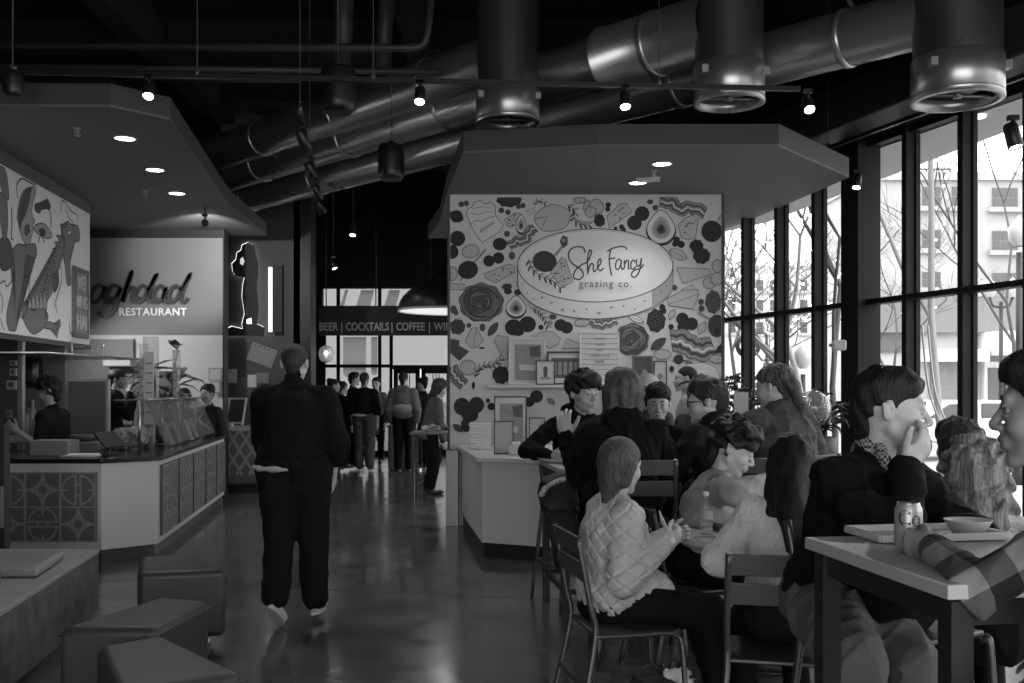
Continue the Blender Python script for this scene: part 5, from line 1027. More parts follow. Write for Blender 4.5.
# restaurant sign wall
BY = 14.0; KB = BY/F
m = MB(); m.box((40-512)*KB, (223-512)*KB, BY, BY+.2, 2.26, CZ+(HZ-238)*KB); t = m.build('sign_wall', mat('sign_wall_grey', .16, .5)); tag(t, 'dark grey wall panel lettered Baghdad RESTAURANT above the kitchen', 'sign wall')
bp_ = PL((0, BY, CZ), (1, 0, 0), (0, 0, 1), (0, -1, 0), KB); BI = mat('raised_script', .035, .4); bp_.use(BI)
def sgl(L, w_=3.0):
    P = smooth_path([(x/3-512, 389-(228+y/3)) for x, y in L], 5); bp_.stroke(P, w_)
sgl([(212, 140), (205, 232)], 4.2); sgl([(190, 150), (225, 132), (250, 145), (240, 172), (215, 182), (250, 190), (252, 220), (225, 235), (200, 228)], 3.2)
sgl([(318, 182), (300, 172), (282, 185), (272, 210), (285, 224), (302, 210), (318, 180), (312, 215), (325, 222), (338, 208)], 3.8); sgl([(362, 182), (345, 172), (328, 188), (322, 212), (335, 224), (350, 210), (364, 182), (352, 225), (338, 255), (318, 268), (302, 262), (298, 252)], 3.8)
sgl([(338, 228), (365, 205), (388, 165), (398, 130), (385, 165), (370, 222), (380, 195), (396, 178), (404, 186), (396, 214), (406, 222), (420, 208)], 3.6); sgl([(448, 184), (430, 174), (412, 190), (408, 214), (420, 224), (436, 208), (452, 175), (472, 138), (455, 180), (446, 214), (458, 222), (470, 206)], 3.6)
sgl([(498, 182), (482, 174), (466, 190), (462, 212), (474, 224), (488, 210), (500, 180), (494, 214), (504, 222), (516, 208)], 3.6); sgl([(545, 184), (528, 174), (512, 190), (508, 214), (520, 224), (534, 208), (552, 172), (574, 136), (556, 176), (546, 214), (556, 222), (566, 210)], 3.6)
bo_ = bp_.build('script_letters', t); md = bo_.modifiers.new('raise', 'SOLIDIFY'); md.thickness = .03; md.offset = 1
text_obj('lettering', 'RESTAURANT', 10.4*KB, ((153-512)*KB, BY-.002, CZ+(389-312.2)*KB), (1, 0, 0), (0, 0, 1), (0, -1, 0), mat('white_letters', .75, .5), t, .012, space=1.12, sx=.97, bold=.003)
m = MB(); m.box((40-512)*KB, (223-512)*KB, BY+.02, BY+.2, 0, 2.26); X(m.build('wall_kitchen', mat('kitchen_wall', .6, .6)))
m = MB(); m.box((60-512)*KB, (134-512)*KB, BY-.03, BY+.02, 1.0, 2.2); X(m.build('trim_6', mat('kitchen_dark_panel', .13, .5)))
m = MB(); m.box((135-512)*KB, (173-512)*KB, BY-.04, BY+.02, .9, 1.5+(389-371)*KB); tag(m.build('pass_hatch', mat('hatch_grey', .12, .5)), 'grey hatch panel low on the pale kitchen wall behind the plant', 'wall panel')
m = MB(); m.box((223-512)*KB, (224.3-512)*KB, BY-.02, BY+.2, 0, ZL); X(m.build('trim_7', BLACK)); m = MB(); m.box((40-512)*KB, (223-512)*KB, BY+.05, BY+.2, CZ+(HZ-238)*KB, ZL); X(m.build('trim_8', BLACK))
# right of it: wall with back-lit figure
GY = 16.0; KG = GY/F
m = MB(); m.box((221-512)*KG, (300-512)*KG, GY, GY+.2, 0, 5.9); X(m.build('wall_side', mat('side_wall_grey', .07, .7)))
t = thing('backlit_figure_sign', 'black cut-out figure sign with bright glow behind its left edge', 'sign', ((250-512)*KG, GY-.1, 2.4))
def gp(L): return [((210+x/5.94-512)*KG, CZ+(HZ-(230+y/5.94))*KG) for x, y in L]
figp = [(200, 560), (215, 500), (200, 400), (205, 330), (215, 285), (160, 275), (145, 250), (140, 205), (165, 180), (170, 140), (195, 125), (200, 95), (235, 80), (268, 95), (272, 130), (290, 200), (290, 270), (282, 330), (295, 450), (285, 560), (330, 580), (325, 630), (95, 630), (110, 590), (140, 575), (205, 590)]
def vprism(P, y0, y1, nm, mt, par):
    m = MB(); M = Matrix(((1, 0, 0, 0), (0, 0, 1, 0), (0, 1, 0, 0), (0, 0, 0, 1))); m.prism(P, y0, y1, 0, M); return m.build(nm, mt, par)
vprism(gp(figp), GY-.1, GY-.06, 'silhouette', BLACK, t); vprism([(x-.02+.0*z, z+.012) for x, z in gp(figp)], GY-.05, GY-.03, 'light_backing', mat('sign_glow', .9, .4, emit=1.3), t)
vprism(gp([(190, 180), (205, 165), (215, 190), (205, 215), (190, 205)]), GY-.115, GY-.1, 'lit_window', mat('sign_glow_dim', .5, .4, emit=.5), t); vprism(gp([(228, 535), (255, 525), (258, 560), (230, 560)]), GY-.115, GY-.1, 'lit_window', MATS['sign_glow'], t)
m = MB(); m.box(*[(270.3-512)*KG, (273.5-512)*KG], GY-.12, GY-.02, CZ+(HZ-332)*KG, CZ+(HZ-268)*KG); t = m.build('light_strip', MATS['sign_glow']); tag(t, 'thin vertical bright light strip right of the cut-out figure', 'light')
m = MB(); m.box((274.5-512)*KG, (284-512)*KG, GY-.14, GY-.02, CZ+(HZ-333)*KG, CZ+(HZ-266)*KG); t = m.build('dark_wall_ornament', BLACK); tag(t, 'tall narrow black panel next to the bright light strip', 'panel')
t = thing('added_kitchen_lamp', 'added unseen box lamp behind the dragon mural, brightening the kitchen', 'lamp', (-5.95, 12.7, 2.45)); m = MB(); m.box(-.25, .25, -.12, .12, 0, .08, .01); m.tube([(0, 0, .08), (0, 0, 1.35)], .01, 6); m.build('housing', mat('satin_post', .3, .35, .6), t, False); m = MB(); m.box(-.22, .22, -.1, .1, -.006, 0); m.build('diffuser', mat('strip_diffuser', .9, .4, emit=8), t, False)  # unseen lamp added to brighten the kitchen wall below the sign
l = bpy.data.lights.new('kitchen', 'AREA'); l.shape = 'RECTANGLE'; l.size = .44; l.size_y = .2; l.energy = 55; o = bpy.data.objects.new('kitchen_fill_light', l); C.objects.link(o); o.location = (0, 0, -.02); o.rotation_euler = (0, -.75, 0); o.parent = t
# tile pattern
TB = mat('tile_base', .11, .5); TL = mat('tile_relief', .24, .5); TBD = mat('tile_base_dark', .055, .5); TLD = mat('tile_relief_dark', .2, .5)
def tile(p, cx, cy, s, kind, ln_=None):
    h = s/2; w_ = s*.055; S_ = lambda P, c=False: p.stroke([(cx+x*h, cy+y*h) for x, y in P], w_, c)
    p.use(ln_ or TL); S_([(-1, -1), (1, -1), (1, 1), (-1, 1)], True); arc = lambda ox, oy, r, a, b: [(ox+r*math.cos(t_), oy+r*math.sin(t_)) for t_ in np.linspace(a, b, 14)]
    if kind == 0:
        S_(arc(0, 0, .33, 0, 6.1), True)
        for k in range(4): a = k*math.pi/2; ox, oy = math.cos(a+.785)*1.34, math.sin(a+.785)*1.34; S_(arc(ox, oy, .93, a+.785+math.pi-.72, a+.785+math.pi+.72))
        for k in range(4): a = k*math.pi/2; S_([(math.cos(a)*.33, math.sin(a)*.33), (math.cos(a), math.sin(a))])
    else:
        v = kind == 2; T_ = (lambda P: [(y, x) for x, y in P]) if v else (lambda P: P)
        S_(T_(arc(0, .12, .82, .1, math.pi-.1))); S_(T_(arc(0, -.12, .82, math.pi+.1, 2*math.pi-.1))); S_(T_([(-.9, .14), (.9, .14)])); S_(T_([(-.9, -.14), (.9, -.14)])); S_(T_([(0, .94), (0, .6)])); S_(T_([(0, -.94), (0, -.6)])); S_(T_([(-.3, .14), (-.3, -.14)])); S_(T_([(.3, .14), (.3, -.14)]))
# counter
t = thing('kiosk_counter', 'left kiosk counter with patterned tile panels and black worktop', 'counter', (-3.9, 9.5, 0))
LC = [(-7.2, 8.58), (-3.54, 8.58), (-3.18, 8.94), (-3.79, 13.1), (-4.45, 13.0), (-3.98, 9.35), (-7.2, 9.35)]
m = MB(); m.prism(offset_poly(LC, -.03), 0, .11); m.build('kick_board', MATS['kick_dark'], t); m = MB(); m.prism(LC, .11, .86, .004); m.build('body', mat('kiosk_counter_white', .5, .5), t); m = MB(); m.prism(offset_poly(LC, .04), .86, .9, .006); m.build('worktop', mat('black_worktop', .012, .18), t)
ka = 8.58/F; zA0, zA1 = CZ+(HZ-472)*ka, CZ+(HZ-541.5)*ka; m = MB(); m.box(-5.6, (97.5-512)*ka, 8.555, 8.58, zA1, zA0); f = m.build('tile_panel', TB, t)
p = PL((0, 8.555, CZ), (1, 0, 0), (0, 0, 1), (0, -1, 0), ka); sz = 35.2
for i in range(4):
    for j in range(2): tile(p, 97-sz*(i+.5)-.2-512, 389-(472.5+sz*.975*(j+.5)), sz*.97, ((2 if i % 2 == 0 else 0) if j == 0 else (0 if i % 2 == 0 else 1)))
o = p.build('tile_relief', f); o.modifiers.new('raise', 'SOLIDIFY').thickness = .008
cu = Vector((-.61, 4.16, 0)).normalized(); cn = Vector((4.16, .61, 0)).normalized(); o4 = Vector((-3.18, 8.94, 0)); L_ = 4.2
for k in range(5):
    a0, a1 = .08+k*.83, .08+k*.83+.76; RR = Matrix((cu, -cn, Vector((0, 0, 1)))).transposed()
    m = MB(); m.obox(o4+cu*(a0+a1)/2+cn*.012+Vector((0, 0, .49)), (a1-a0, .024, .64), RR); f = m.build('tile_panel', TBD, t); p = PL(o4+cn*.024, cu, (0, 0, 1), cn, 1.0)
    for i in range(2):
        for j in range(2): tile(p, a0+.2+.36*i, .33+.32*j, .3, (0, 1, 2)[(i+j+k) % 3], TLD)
    p.build('tile_relief', f)
# lattice counter further back
LY = 14.3; KL = LY/F
t = thing('lattice_counter', 'far grey counter front patterned with diagonal lattice beside the column', 'counter', (-3.6, LY, 0)); m = MB(); m.box((222-512)*KL, (285-512)*KL, LY, LY+.7, .14, .9); m.build('body', mat('lattice_base', .12, .6), t); m = MB(); m.box((220-512)*KL, (287-512)*KL, LY-.04, LY+.74, .9, .95); m.build('worktop', mat('pale_worktop', .4, .4), t); m = MB(); m.box((222-512)*KL, (285-512)*KL, LY+.05, LY+.6, 0, .14); m.build('kick_board', MATS['kick_dark'], t)
p = PL((0, LY, CZ), (1, 0, 0), (0, 0, 1), (0, -1, 0), KL).use(mat('lattice_pale', .3, .6)); n = 0
for k in range(-6, 8):
    x0 = 224+k*12.5
    for sg in (1, -1):
        P = [(x0-512+sg*(y-0)*.62*1.0+(0 if sg > 0 else 31), y-86) for y in np.linspace(0, 50, 11)]; P = [q for q in P if -289 < q[0] < -228]
        if len(P) > 1: p.stroke(P, 2.6)
p.build('lattice_pattern', t)
def simple(name, label, cat, loc, builder, group=None):
    t = thing(name, label, cat, loc, 0, group); builder(t); return t
def part(t, name, mt, fn): m = MB(); fn(m); return m.build(name, mt, t, False)
# chalkboard, papers
c = at(235, 425, 14.4); c.z = .951; t = thing('menu_easel', 'small white framed black chalkboard easel on the lattice counter', 'chalkboard', c)
part(t, 'frame', WHITE, lambda m: (m.bar((-.14, 0, 0), (-.1, .08, .42), .025, .025), m.bar((.1, 0, 0), (.14, .08, .42), .025, .025), m.bar((-.1, .08, .41), (.14, .08, .41), .025, .025), m.bar((-.14, .01, .06), (.11, .01, .06), .025, .025))); part(t, 'board', mat('chalkboard', .02, .7), lambda m: m.quadpts([(-.12, .01, .06), (.105, .01, .06), (.13, .078, .4), (-.09, .078, .4)]))
for i, (px, w_, h_, g_, lb) in enumerate(((226, .14, .3, .5, 'left pale card box on the lattice counter'), (222, .1, .34, .42, 'tall pale leaflet box at left end of the lattice counter'))):
    c = at(px, 425, 14.6); m = MB(); m.box(-w_/2, w_/2, -.05, .05, 0, h_, .004); o = m.build('leaflet_box', mat('pale_card_%d' % i, g_, .6)); o.location = (c.x, 14.7, .951); tag(o, lb, 'box')
t = thing('hanging_menu_sheet', 'tilted grey sheet menu with row of holes on the back wall', 'menu sheet', at(262, 355, 15.985)); t.rotation_euler = (0, 0, 0)
R_ = Matrix.Rotation(.35, 3, 'Y'); m = MB(); m.obox((0, 0, 0), (.42, .012, .3), R_); m.build('sheet', mat('menu_grey', .22, .6), t, False)
for k in range(5): m = MB(); m.obox(R_ @ Vector((-.16+.08*k, -.008, .115)), (.016, .004, .02), R_); m.build('punched_slot', BLACK, t, False)
for i, (px, py, w_, h_, g_) in enumerate(((232, 376, .16, .22, .45), (252, 381, .14, .2, .55), (243, 384, .13, .2, .12), (240, 393, .12, .14, .1), (262, 378, .2, .16, .18))):
    c = at(px, py, 15.992); m = MB(); m.box(-w_/2, w_/2, -.006, .006, -h_/2, h_/2); o = m.build('pinned_notice', mat('notice_%d' % i, g_, .6)); o.location = c; tag(o, ['white pinned sheet on dark wall right of the kitchen', 'bright pinned card beside the small dark notices', 'dark pinned notice next to the white sheet', 'smallest dark notice under the pinned cards', 'wide mid grey notice behind the walking man'][i], 'notice')
c = at(215.5, 381, 13.95)
for i, (py, w_) in enumerate(((373.5, .19), (386.5, .15))):
    c = at(215.5, py, BY-.05); m = MB(); m.box(-w_/2, w_/2, -.01, .01, -.1, .08); m.mi = 0; o = m.build('wall_certificate', mat('certificate_frame', .3, .6)); o.location = c; tag(o, ['upper grey framed certificate on pale kitchen wall', 'lower pale framed certificate on pale kitchen wall'][i], 'certificate'); m = MB(); m.box(-w_/2+.02, w_/2-.02, -.013, -.01, -.08, .06); m.build('paper', mat('certificate_paper', .5, .6), o, False)
# plant on the counter
def leafplant(name, label, loc, stems, leafL, leafW, h, seed, g=.06, pot=None, spread=.7, cat='plant', up=.6):
    rs = random.Random(seed); t = thing(name, label, cat, loc); m = MB(); m2 = MB()
    for k in range(stems):
        a = rs.uniform(0, 6.28); hh = h*rs.uniform(.45, 1); tip = Vector((math.cos(a)*spread*hh*.5, math.sin(a)*spread*hh*.5, hh)); b0 = Vector((0, 0, pot[1]*.9 if pot else 0)); P = [b0, b0.lerp(tip, .5)+Vector((0, 0, .06*h)), tip]; m.tube(P, .006, 5)
        for j in range(6):
            q = .45+.55*j/5; base = Vector(smooth_path([tuple(x) for x in P], 8)[int(q*15.99)]); aa = a+rs.uniform(-2.2, 2.2); d = Vector((math.cos(aa), math.sin(aa), rs.uniform(-.3, up))).normalized(); L = leafL*rs.uniform(.7, 1.1); s_ = d.cross(Vector((0, 0, 1))).normalized()*leafW/2
            Q = [base, base+d*L*.35+s_+Vector((0, 0, .02)), base+d*L*.75+s_*.7+Vector((0, 0, 0)), base+d*L+Vector((0, 0, -L*.25)), base+d*L*.75-s_*.7, base+d*L*.35-s_+Vector((0, 0, .02))]; mid = [base+d*L*.35+Vector((0, 0, -.0)), base+d*L*.75-Vector((0, 0, .015))]
            v = [m2.bm.verts.new(x) for x in Q]; w_ = [m2.bm.verts.new(x) for x in mid]
            for f_ in ((v[0], v[1], w_[0]), (v[0], w_[0], v[5]), (v[1], v[2], w_[1], w_[0]), (w_[0], w_[1], v[4], v[5]), (v[2], v[3], w_[1]), (w_[1], v[3], v[4])): m2.face(list(f_), True)
    m.build('stems', mat('plant_stem', .08, .7), t, False); m2.build('leaves', mat('leaf_%d' % int(g*1000), g, .45), t, False)
    if pot: m = MB(); r_, hp = pot[0], pot[1]; m.lathe([(0, 0), (r_*.75, 0), (r_, hp), (r_*.9, hp), (r_*.88, hp*.85), (0, hp*.85)], n=20); m.build('pot', mat('pot_%d' % int(pot[2]*100), pot[2], .5), t, False)
    return t
c = at(166, 403, 12.2); leafplant('potted_plant', 'leafy potted plant standing behind the counter display glass', (c.x, 12.2, .901), 9, .32, .13, 1.15, 3, .14, (.1, .16, .3), .55)
# tall drink dispensers / towers of clear acrylic
CLR = glass('clear_acrylic', .86, 1.0, .03, .1, .5)
def tower(label, px, pyt, Y, w_, g_):
    c = at(px, 403, Y); h = CZ+(HZ-pyt)*Y/F-.9; t = thing('display_tower', label, 'display', (c.x, Y, .901)); part(t, 'clear_panel', CLR, lambda m: m.box(-w_/2, w_/2, -.05, .05, .05, h, .006)); part(t, 'printed_label', mat('tower_label_%d' % int(g_*100), g_, .5), lambda m: m.box(-w_*.36, w_*.36, -.056, -.052, h*.2, h*.86)); part(t, 'base', mat('tower_base', .2, .4), lambda m: m.box(-w_/2-.02, w_/2+.02, -.07, .07, 0, .05, .006)); part(t, 'label_text', DGR, lambda m: [m.box(-w_*.25, w_*.25, -.059, -.056, h*(.3+.09*k), h*(.3+.09*k)+.012) for k in range(6)])
tower('tall clear display tower with pale label on left kiosk counter', 151, 337, 10.6, .14, .42); tower('narrow clear display post beside the tall tower on kiosk counter', 143.5, 344, 10.9, .07, .3); tower('thin pale post right of the potted plant on kiosk counter', 176.5, 350, 11.4, .06, .3)
# glass food guard
t = thing('glass_food_guard', 'clear glass food guard along the left kiosk counter', 'glass guard', (-3.75, 11, .9))
def onC(a, inn, z): return o4+cu*a-cn*inn+Vector((0, 0, z))
for k in range(3):
    a0, a1 = .9+k*1.08, .9+(k+1)*1.08-.04; m = MB(); P = [onC(a0, .1, .93), onC(a1, .1, .93), onC(a1, .3, 1.38), onC(a0, .3, 1.38)]; nn = (P[1]-P[0]).cross(P[3]-P[0]).normalized()*.006
    v = [m.bm.verts.new(x) for x in P]+[m.bm.verts.new(x+nn) for x in P]; [m.face([v[i] for i in q]) for q in ((0, 1, 2, 3), (7, 6, 5, 4), (0, 4, 5, 1), (1, 5, 6, 2), (2, 6, 7, 3), (3, 7, 4, 0))]; m.build('glass_panel', CLR, t)
m = MB(); m.obox(onC(2.5, .42, 1.39), (3.3, .34, .012), Matrix((cu, -cn, Vector((0, 0, 1)))).transposed()); m.build('glass_shelf', CLR, t)
m = MB(); [m.tube([onC(a, .35, .9), onC(a, .35, 1.385)], .014, 8) for a in (.88, 1.96, 3.04, 4.1)]; m.tube([onC(.86, .26, 1.395), onC(4.12, .26, 1.395)], .008, 6); m.build('steel_post', MATS['brushed_steel'], t)
rs = random.Random(9); JG = [.5, .25, .12, .06, .4, .3]
for k in range(13):
    a = 1.0+k*.235+rs.uniform(-.03, .03); r_ = rs.uniform(.035, .06); h = rs.uniform(.12, .26); p_ = onC(a, .3+rs.uniform(-.0, .16), .901); t = thing('counter_jar', 'small %s jar %s behind the glass food guard' % (('pale', 'grey', 'dark', 'black', 'whitish', 'dull')[k % 6], ('nearest the tablet', 'second along from the near end', 'third along from the near end', 'fourth along from the near end', 'fifth along from the near end', 'sixth along from the near end', 'in the middle of the row', 'sixth along from the far end', 'fifth along from the far end', 'fourth along from the far end', 'third along from the far end', 'second along from the far end', 'at the far end')[k]), 'jar', p_, 0, 'jars behind the food guard')
    part(t, 'glass_body', mat('jar_%d' % (k % 6), JG[k % 6], .25), lambda m: m.lathe([(0, 0), (r_, 0), (r_, h*.8), (r_*.75, h*.86), (0, h*.86)], n=14)); part(t, 'lid', mat('jar_lid', .12, .4), lambda m: m.lathe([(0, h), (r_*.8, h), (r_*.8, h*.86), (0, h*.86)], n=14))
for i, (a, inn, g_) in enumerate(((1.55, .2, .42), (2.0, .2, .3), (2.6, .18, .5), (3.1, .2, .35))):
    p_ = onC(a, inn, .901); t = thing('price_card', ('nearest tilted pale card', 'second tilted grey card', 'third tilted bright card', 'farthest tilted card')[i]+' against the glass food guard', 'card', p_, 0, None); t.rotation_euler = (0, 0, math.atan2(-cu.x, cu.y)+math.pi/2); part(t, 'card', mat('card_%d' % i, g_, .5), lambda m: m.obox((0, 0, .13), (.18, .008, .25), Matrix.Rotation(-.35, 3, 'X'))); part(t, 'stand', mat('jar_lid', .12, .4), lambda m: m.obox((0, .05, .02), (.12, .1, .012)))
# dark round things (bags of snacks) near tablet
for i, (px, py, r_) in enumerate(((130, 440, .11), (143, 438, .12), (123, 447, .07))):
    c = at(px, py, 10.0); S = SDF(.012); S.ell((c.x, 9.75+.1*i, .9+r_*1.05), (r_, r_*.8, r_*1.05), None, .02); o = sdf_obj('snack_bag', S.mesh(wrinkles(40+i, .02, 40)), mat('foil_bag_%d' % i, (.14, .2, .1)[i], .3)); tag(o, ['left crumpled grey bag beside the tablet', 'larger crumpled pale bag right of the tablet', 'smallest dark bag directly behind the tablet'][i], 'bag')
c = at(112, 445, 9.05); t = thing('till_tablet', 'dark tablet till tilted on a stand on left kiosk worktop', 'tablet', (c.x, 9.0, .901)); t.rotation_euler = (0, 0, 1.25)
part(t, 'stand', BLACK, lambda m: (m.box(-.08, .08, -.06, .08, 0, .015, .004), m.bar((0, .04, .01), (0, .0, .14), .05, .02))); part(t, 'screen', mat('tablet_back', .012, .6), lambda m: m.obox((0, 0, .14), (.27, .018, .19), Matrix.Rotation(-.8, 3, 'X'), .004))
c = at(55, 447, 9.0); t = thing('paper_stack', 'flat stack of white papers on the black worktop left of tablet', 'papers', (at(84, 455, 8.9).x, 8.85, .901)); part(t, 'sheets', mat('paper_white', .7, .8), lambda m: [m.obox((.01*k, -.01*k, .004+.006*k), (.3-.02*k, .2, .005), Matrix.Rotation(.1*k, 3, 'Z')) for k in range(4)])
m = MB(); m.box(-.17, .17, -.12, .12, 0, .14, .005); o = m.build('card_reader_box', mat('mid_grey_plastic', .2, .5)); o.location = (at(55, 457, 9.0).x, 9.0, .901); tag(o, 'grey box on the worktop in front of the kiosk worker', 'box')
# kitchen partition, posts, hood, devices
m = MB(); KY = 11.3; kk = KY/F; t = thing('kitchen_partition', 'grey partition screen with pale edge behind the kiosk worker', 'partition', ((84-512)*kk, KY, 0)); m.box((60-512)*kk, (106-512)*kk, KY, KY+.05, 0, CZ+(HZ-381)*kk); m.build('screen', mat('partition_grey', .14, .6), t); m = MB(); m.box((106-512)*kk, (108.5-512)*kk, KY-.01, KY+.06, 0, CZ+(HZ-379.5)*kk); m.box((60-512)*kk, (106-512)*kk, KY-.01, KY+.06, CZ+(HZ-381.5)*kk, CZ+(HZ-379.5)*kk); m.build('edge_trim', mat('pale_edge', .42, .5), t)
m = MB(); m.box(-8.5, (17-512)*10.4/F, 10.4, 10.5, 0, 2.05); t = m.build('wall_kiosk', mat('kiosk_inner_wall', .05, .6)); X(t)
for i, (px, py, w_, h_, g_, nm, lb) in enumerate(((12.6, 363, .07, .05, .35, 'wall_switch', 'upper small switch plate on dark inner kiosk wall'), (12.6, 372, .07, .08, .3, 'wall_switch', 'lower small switch plate on dark inner kiosk wall'), (11, 385, .1, .1, .28, 'wall_notice', 'square grey notice on dark inner wall under the switches'), (8.5, 414, .055, .08, .14, 'paper_cup_holder', 'dim grey cup holder low on dark inner kiosk wall'))):
    c = at(px, py, 10.37); t = thing(nm, lb, nm.split('_')[-1], c); part(t, 'plate', mat('plate_%d' % i, g_, .5), lambda m: m.box(-w_/2, w_/2, 0, .028, -h_/2, h_/2, .004)); part(t, 'inset', mat('inset_dark', .06, .5), lambda m: m.box(-w_*.25, w_*.25, -.006, 0, -h_*.2, h_*.25))
m = MB(); m.box((18.5-512)*9.9/F, (23.5-512)*9.9/F, 9.88, 9.94, .9, 2.0, .004); tag(m.build('steel_post', mat('satin_post', .3, .35, .6)), 'satin steel post rising from the left kiosk worktop', 'post')
t = thing('glass_canopy_shelf', 'clear glass shelf hanging over the left kiosk worktop', 'glass shelf', (-4.3, 9.8, 1.8)); m = MB(); m.prism([(-5.6, 9.2), (-4.35, 9.3), (-4.25, 11.4), (-5.4, 11.4)], 1.83, 1.845); m.build('glass_panel', glass('shelf_glass', .8, 1, .02, .25, .6), t); m = MB(); m.tube([(-5.6, 9.2, 1.84), (-4.35, 9.3, 1.84), (-4.25, 11.4, 1.84)], .012, 6); m.build('edge_rail', MATS['brushed_steel'], t)
for y_ in (10.4, 11.2): m = MB(); m.tube([(-4.6, y_, 1.84), (-4.6, y_, 2.0)], .01, 6); m.build('hanger', MATS['brushed_steel'], t)
c = at(29, 372, 11.0); t = thing('paper_towel_dispenser', 'black rounded dispenser behind the kiosk worker', 'dispenser', c); part(t, 'body', mat('black_gloss', .012, .25), lambda m: m.box(-.13, .13, -.1, .1, -.17, .17, .05)); part(t, 'window', mat('smoked', .04, .2), lambda m: m.box(-.08, .08, -.106, -.1, -.1, .02))
m = MB(); m.box(at(14, 0, 11).x, at(60, 0, 11).x, 11.12, 11.2, 0, 2.0); X(m.build('wall_kitchen_side', mat('kitchen_mid', .16, .6)))
for i, (px, g_, h_) in enumerate(((24.5, .4, .3), (28, .25, .38), (31, .2, .26), (34, .12, .3))):
    c = at(px, 430, 10.6); o = MB().lathe([(0, 0), (.045, 0), (.045, h_*.7), (.018, h_*.82), (.018, h_), (0, h_)], n=16).build('bottle', mat('bottle_%d' % i, g_, .25)); o.location = (c.x, 10.7, 1.0); tag(o, ['white bottle on the back shelf of the left kiosk', 'tallest grey bottle on the back shelf', 'short grey bottle at left of the back shelf', 'dark bottle on the back shelf nearest the worker'][i], 'bottle')
m = MB(); m.box(at(19, 0, 10.7).x, at(58, 0, 10.7).x, 10.5, 11.1, .0, .998, .005); tag(m.build('back_counter', mat('dull_grey_counter', .15, .4)), 'grey back counter with bottles inside the left kiosk', 'counter')
c = at(80, 432, 11.0); m = MB(); m.lathe([(0, 0), (.1, 0), (.16, .06), (.165, .07), (.15, .065), (.09, .012), (0, .012)], n=24); o = m.build('bowl', mat('steel_bowl', .35, .3, .5)); o.location = (at(83, 432, 10.9).x, 10.9, .93); tag(o, 'shallow pale bowl between worker and partition', 'bowl'); m = MB(); m.box(at(70, 0, 10.9).x, at(110, 0, 10.9).x, 10.6, 11.28, 0, .93, .005); tag(m.build('prep_table', mat('prep_grey', .2, .4)), 'low grey prep table in front of the partition screen', 'table')
c = at(112, 362, 13.6); m = MB(); m.box(-.2, .2, -.1, .1, -.06, .06, .02); o = m.build('wall_heater', mat('pale_plastic', .4, .5)); o.location = (c.x, BY-.14, c.z-.0); tag(o, 'small pale rounded unit on the wall left of the tower', 'wall unit')
# pale sheet behind tower
# ---------------- bench, ottomans, tables, chairs ----------------
t = thing('stone_bench', 'low grey stone bench ledge at the left edge of the room', 'bench', (-3.3, 4.5, 0))
BP = [(-2.7, 6.5), (-4.6, 6.5), (-4.6, 2.3), (-2.03, 2.3)]
m = MB(); m.prism(offset_poly(BP, -.06), 0, .06); m.build('plinth', MATS['kick_dark'], t); m = MB(); m.prism(BP, .06, .43, .004); m.build('body', mat('bench_side_stone', .1, .7, mottle=.35, mscale=9), t); m = MB(); m.prism(offset_poly(BP, .006), .43, .455, .004); m.build('seat_slab', mat('bench_top_stone', .28, .5, mottle=.1, mscale=6), t)
m = MB(); m.prism([(-2.74, 6.08), (-2.62, 5.5), (-4.2, 5.5), (-4.2, 6.08)], .457, .515, .02, None, 3); tag(m.build('seat_cushion', mat('cushion_vinyl', .22, .45)), 'flat grey vinyl cushion lying on the stone bench', 'cushion')
t = thing('woven_basket', 'small woven basket on the bench at the left edge', 'basket', (-2.64, 4.95, .457)); m = MB(); [m.tube([((.08+.02*k/6)*math.cos(a), (.08+.02*k/6)*math.sin(a), .01+.018*k) for a in np.linspace(0, 6.283, 19)[:-1]], .011, 6, closed=True) for k in range(6)]; m.lathe([(0, .002), (.08, .002)], n=18); m.build('weave', mat('wicker', .12, .8), t, False); t.location = (-2.68, 5.0, .457)
t = thing('host_stand', 'black upright post panel at the left edge beside the counter', 'stand', at(2, 548, 7.2)); t.location.z = 0; m = MB(); m.box(-.2, .04, -.04, .04, .02, 1.24, .006); m.box(-.35, .06, -.15, .15, 0, .02, .004); m.build('panel', BLACK, t, False); m = MB(); m.box(-.2, .035, -.055, -.04, .5, .8, .004); m.build('lower_plate', mat('mid_grey_plate', .13, .5), t, False)
LEATHER = mat('dark_vinyl', .036, .5, bump=.05, bscale=60)
def ottoman(label, P, z=.45):
    c = Vector((sum(p[0] for p in P)/len(P), sum(p[1] for p in P)/len(P), 0)); t = thing('ottoman', label, 'ottoman', c, 0, None)
    m = MB(); m.prism(P, .055, z, .04, None, 4); m.build('upholstered_body', LEATHER, t); m = MB(); Q = offset_poly(P, -.004); m.tube([Vector((x, y, z-.035)) for x, y in Q], .005, 6, closed=True, smooth=True); m.build('piping', mat('piping_dark', .06, .5), t)
    for x, y in offset_poly(P, -.085): m = MB(); m.lathe([(.026, 0), (.03, .005), (.026, .056), (.0, .056)], (x, y, 0), 14); m.build('foot', MATS['brushed_steel'], t)
ottoman('farthest dark angular ottoman in the row beside the bench', [(-2.14, 5.68), (-1.66, 5.80), (-2.06, 6.37), (-2.34, 6.26)]); ottoman('middle dark angular ottoman in the row beside the bench', [(-2.0, 4.37), (-1.56, 4.37), (-1.50, 4.95), (-1.78, 5.05)]); ottoman('nearest dark angular ottoman at the bottom left of the view', [(-1.70, 4.07), (-1.36, 3.42), (-1.0, 3.7), (-1.50, 4.27)])
WOOD = mat('table_top_pale', .4, .4, mottle=.06, mscale=5); TBLK = mat('table_black_steel', .012, .4)
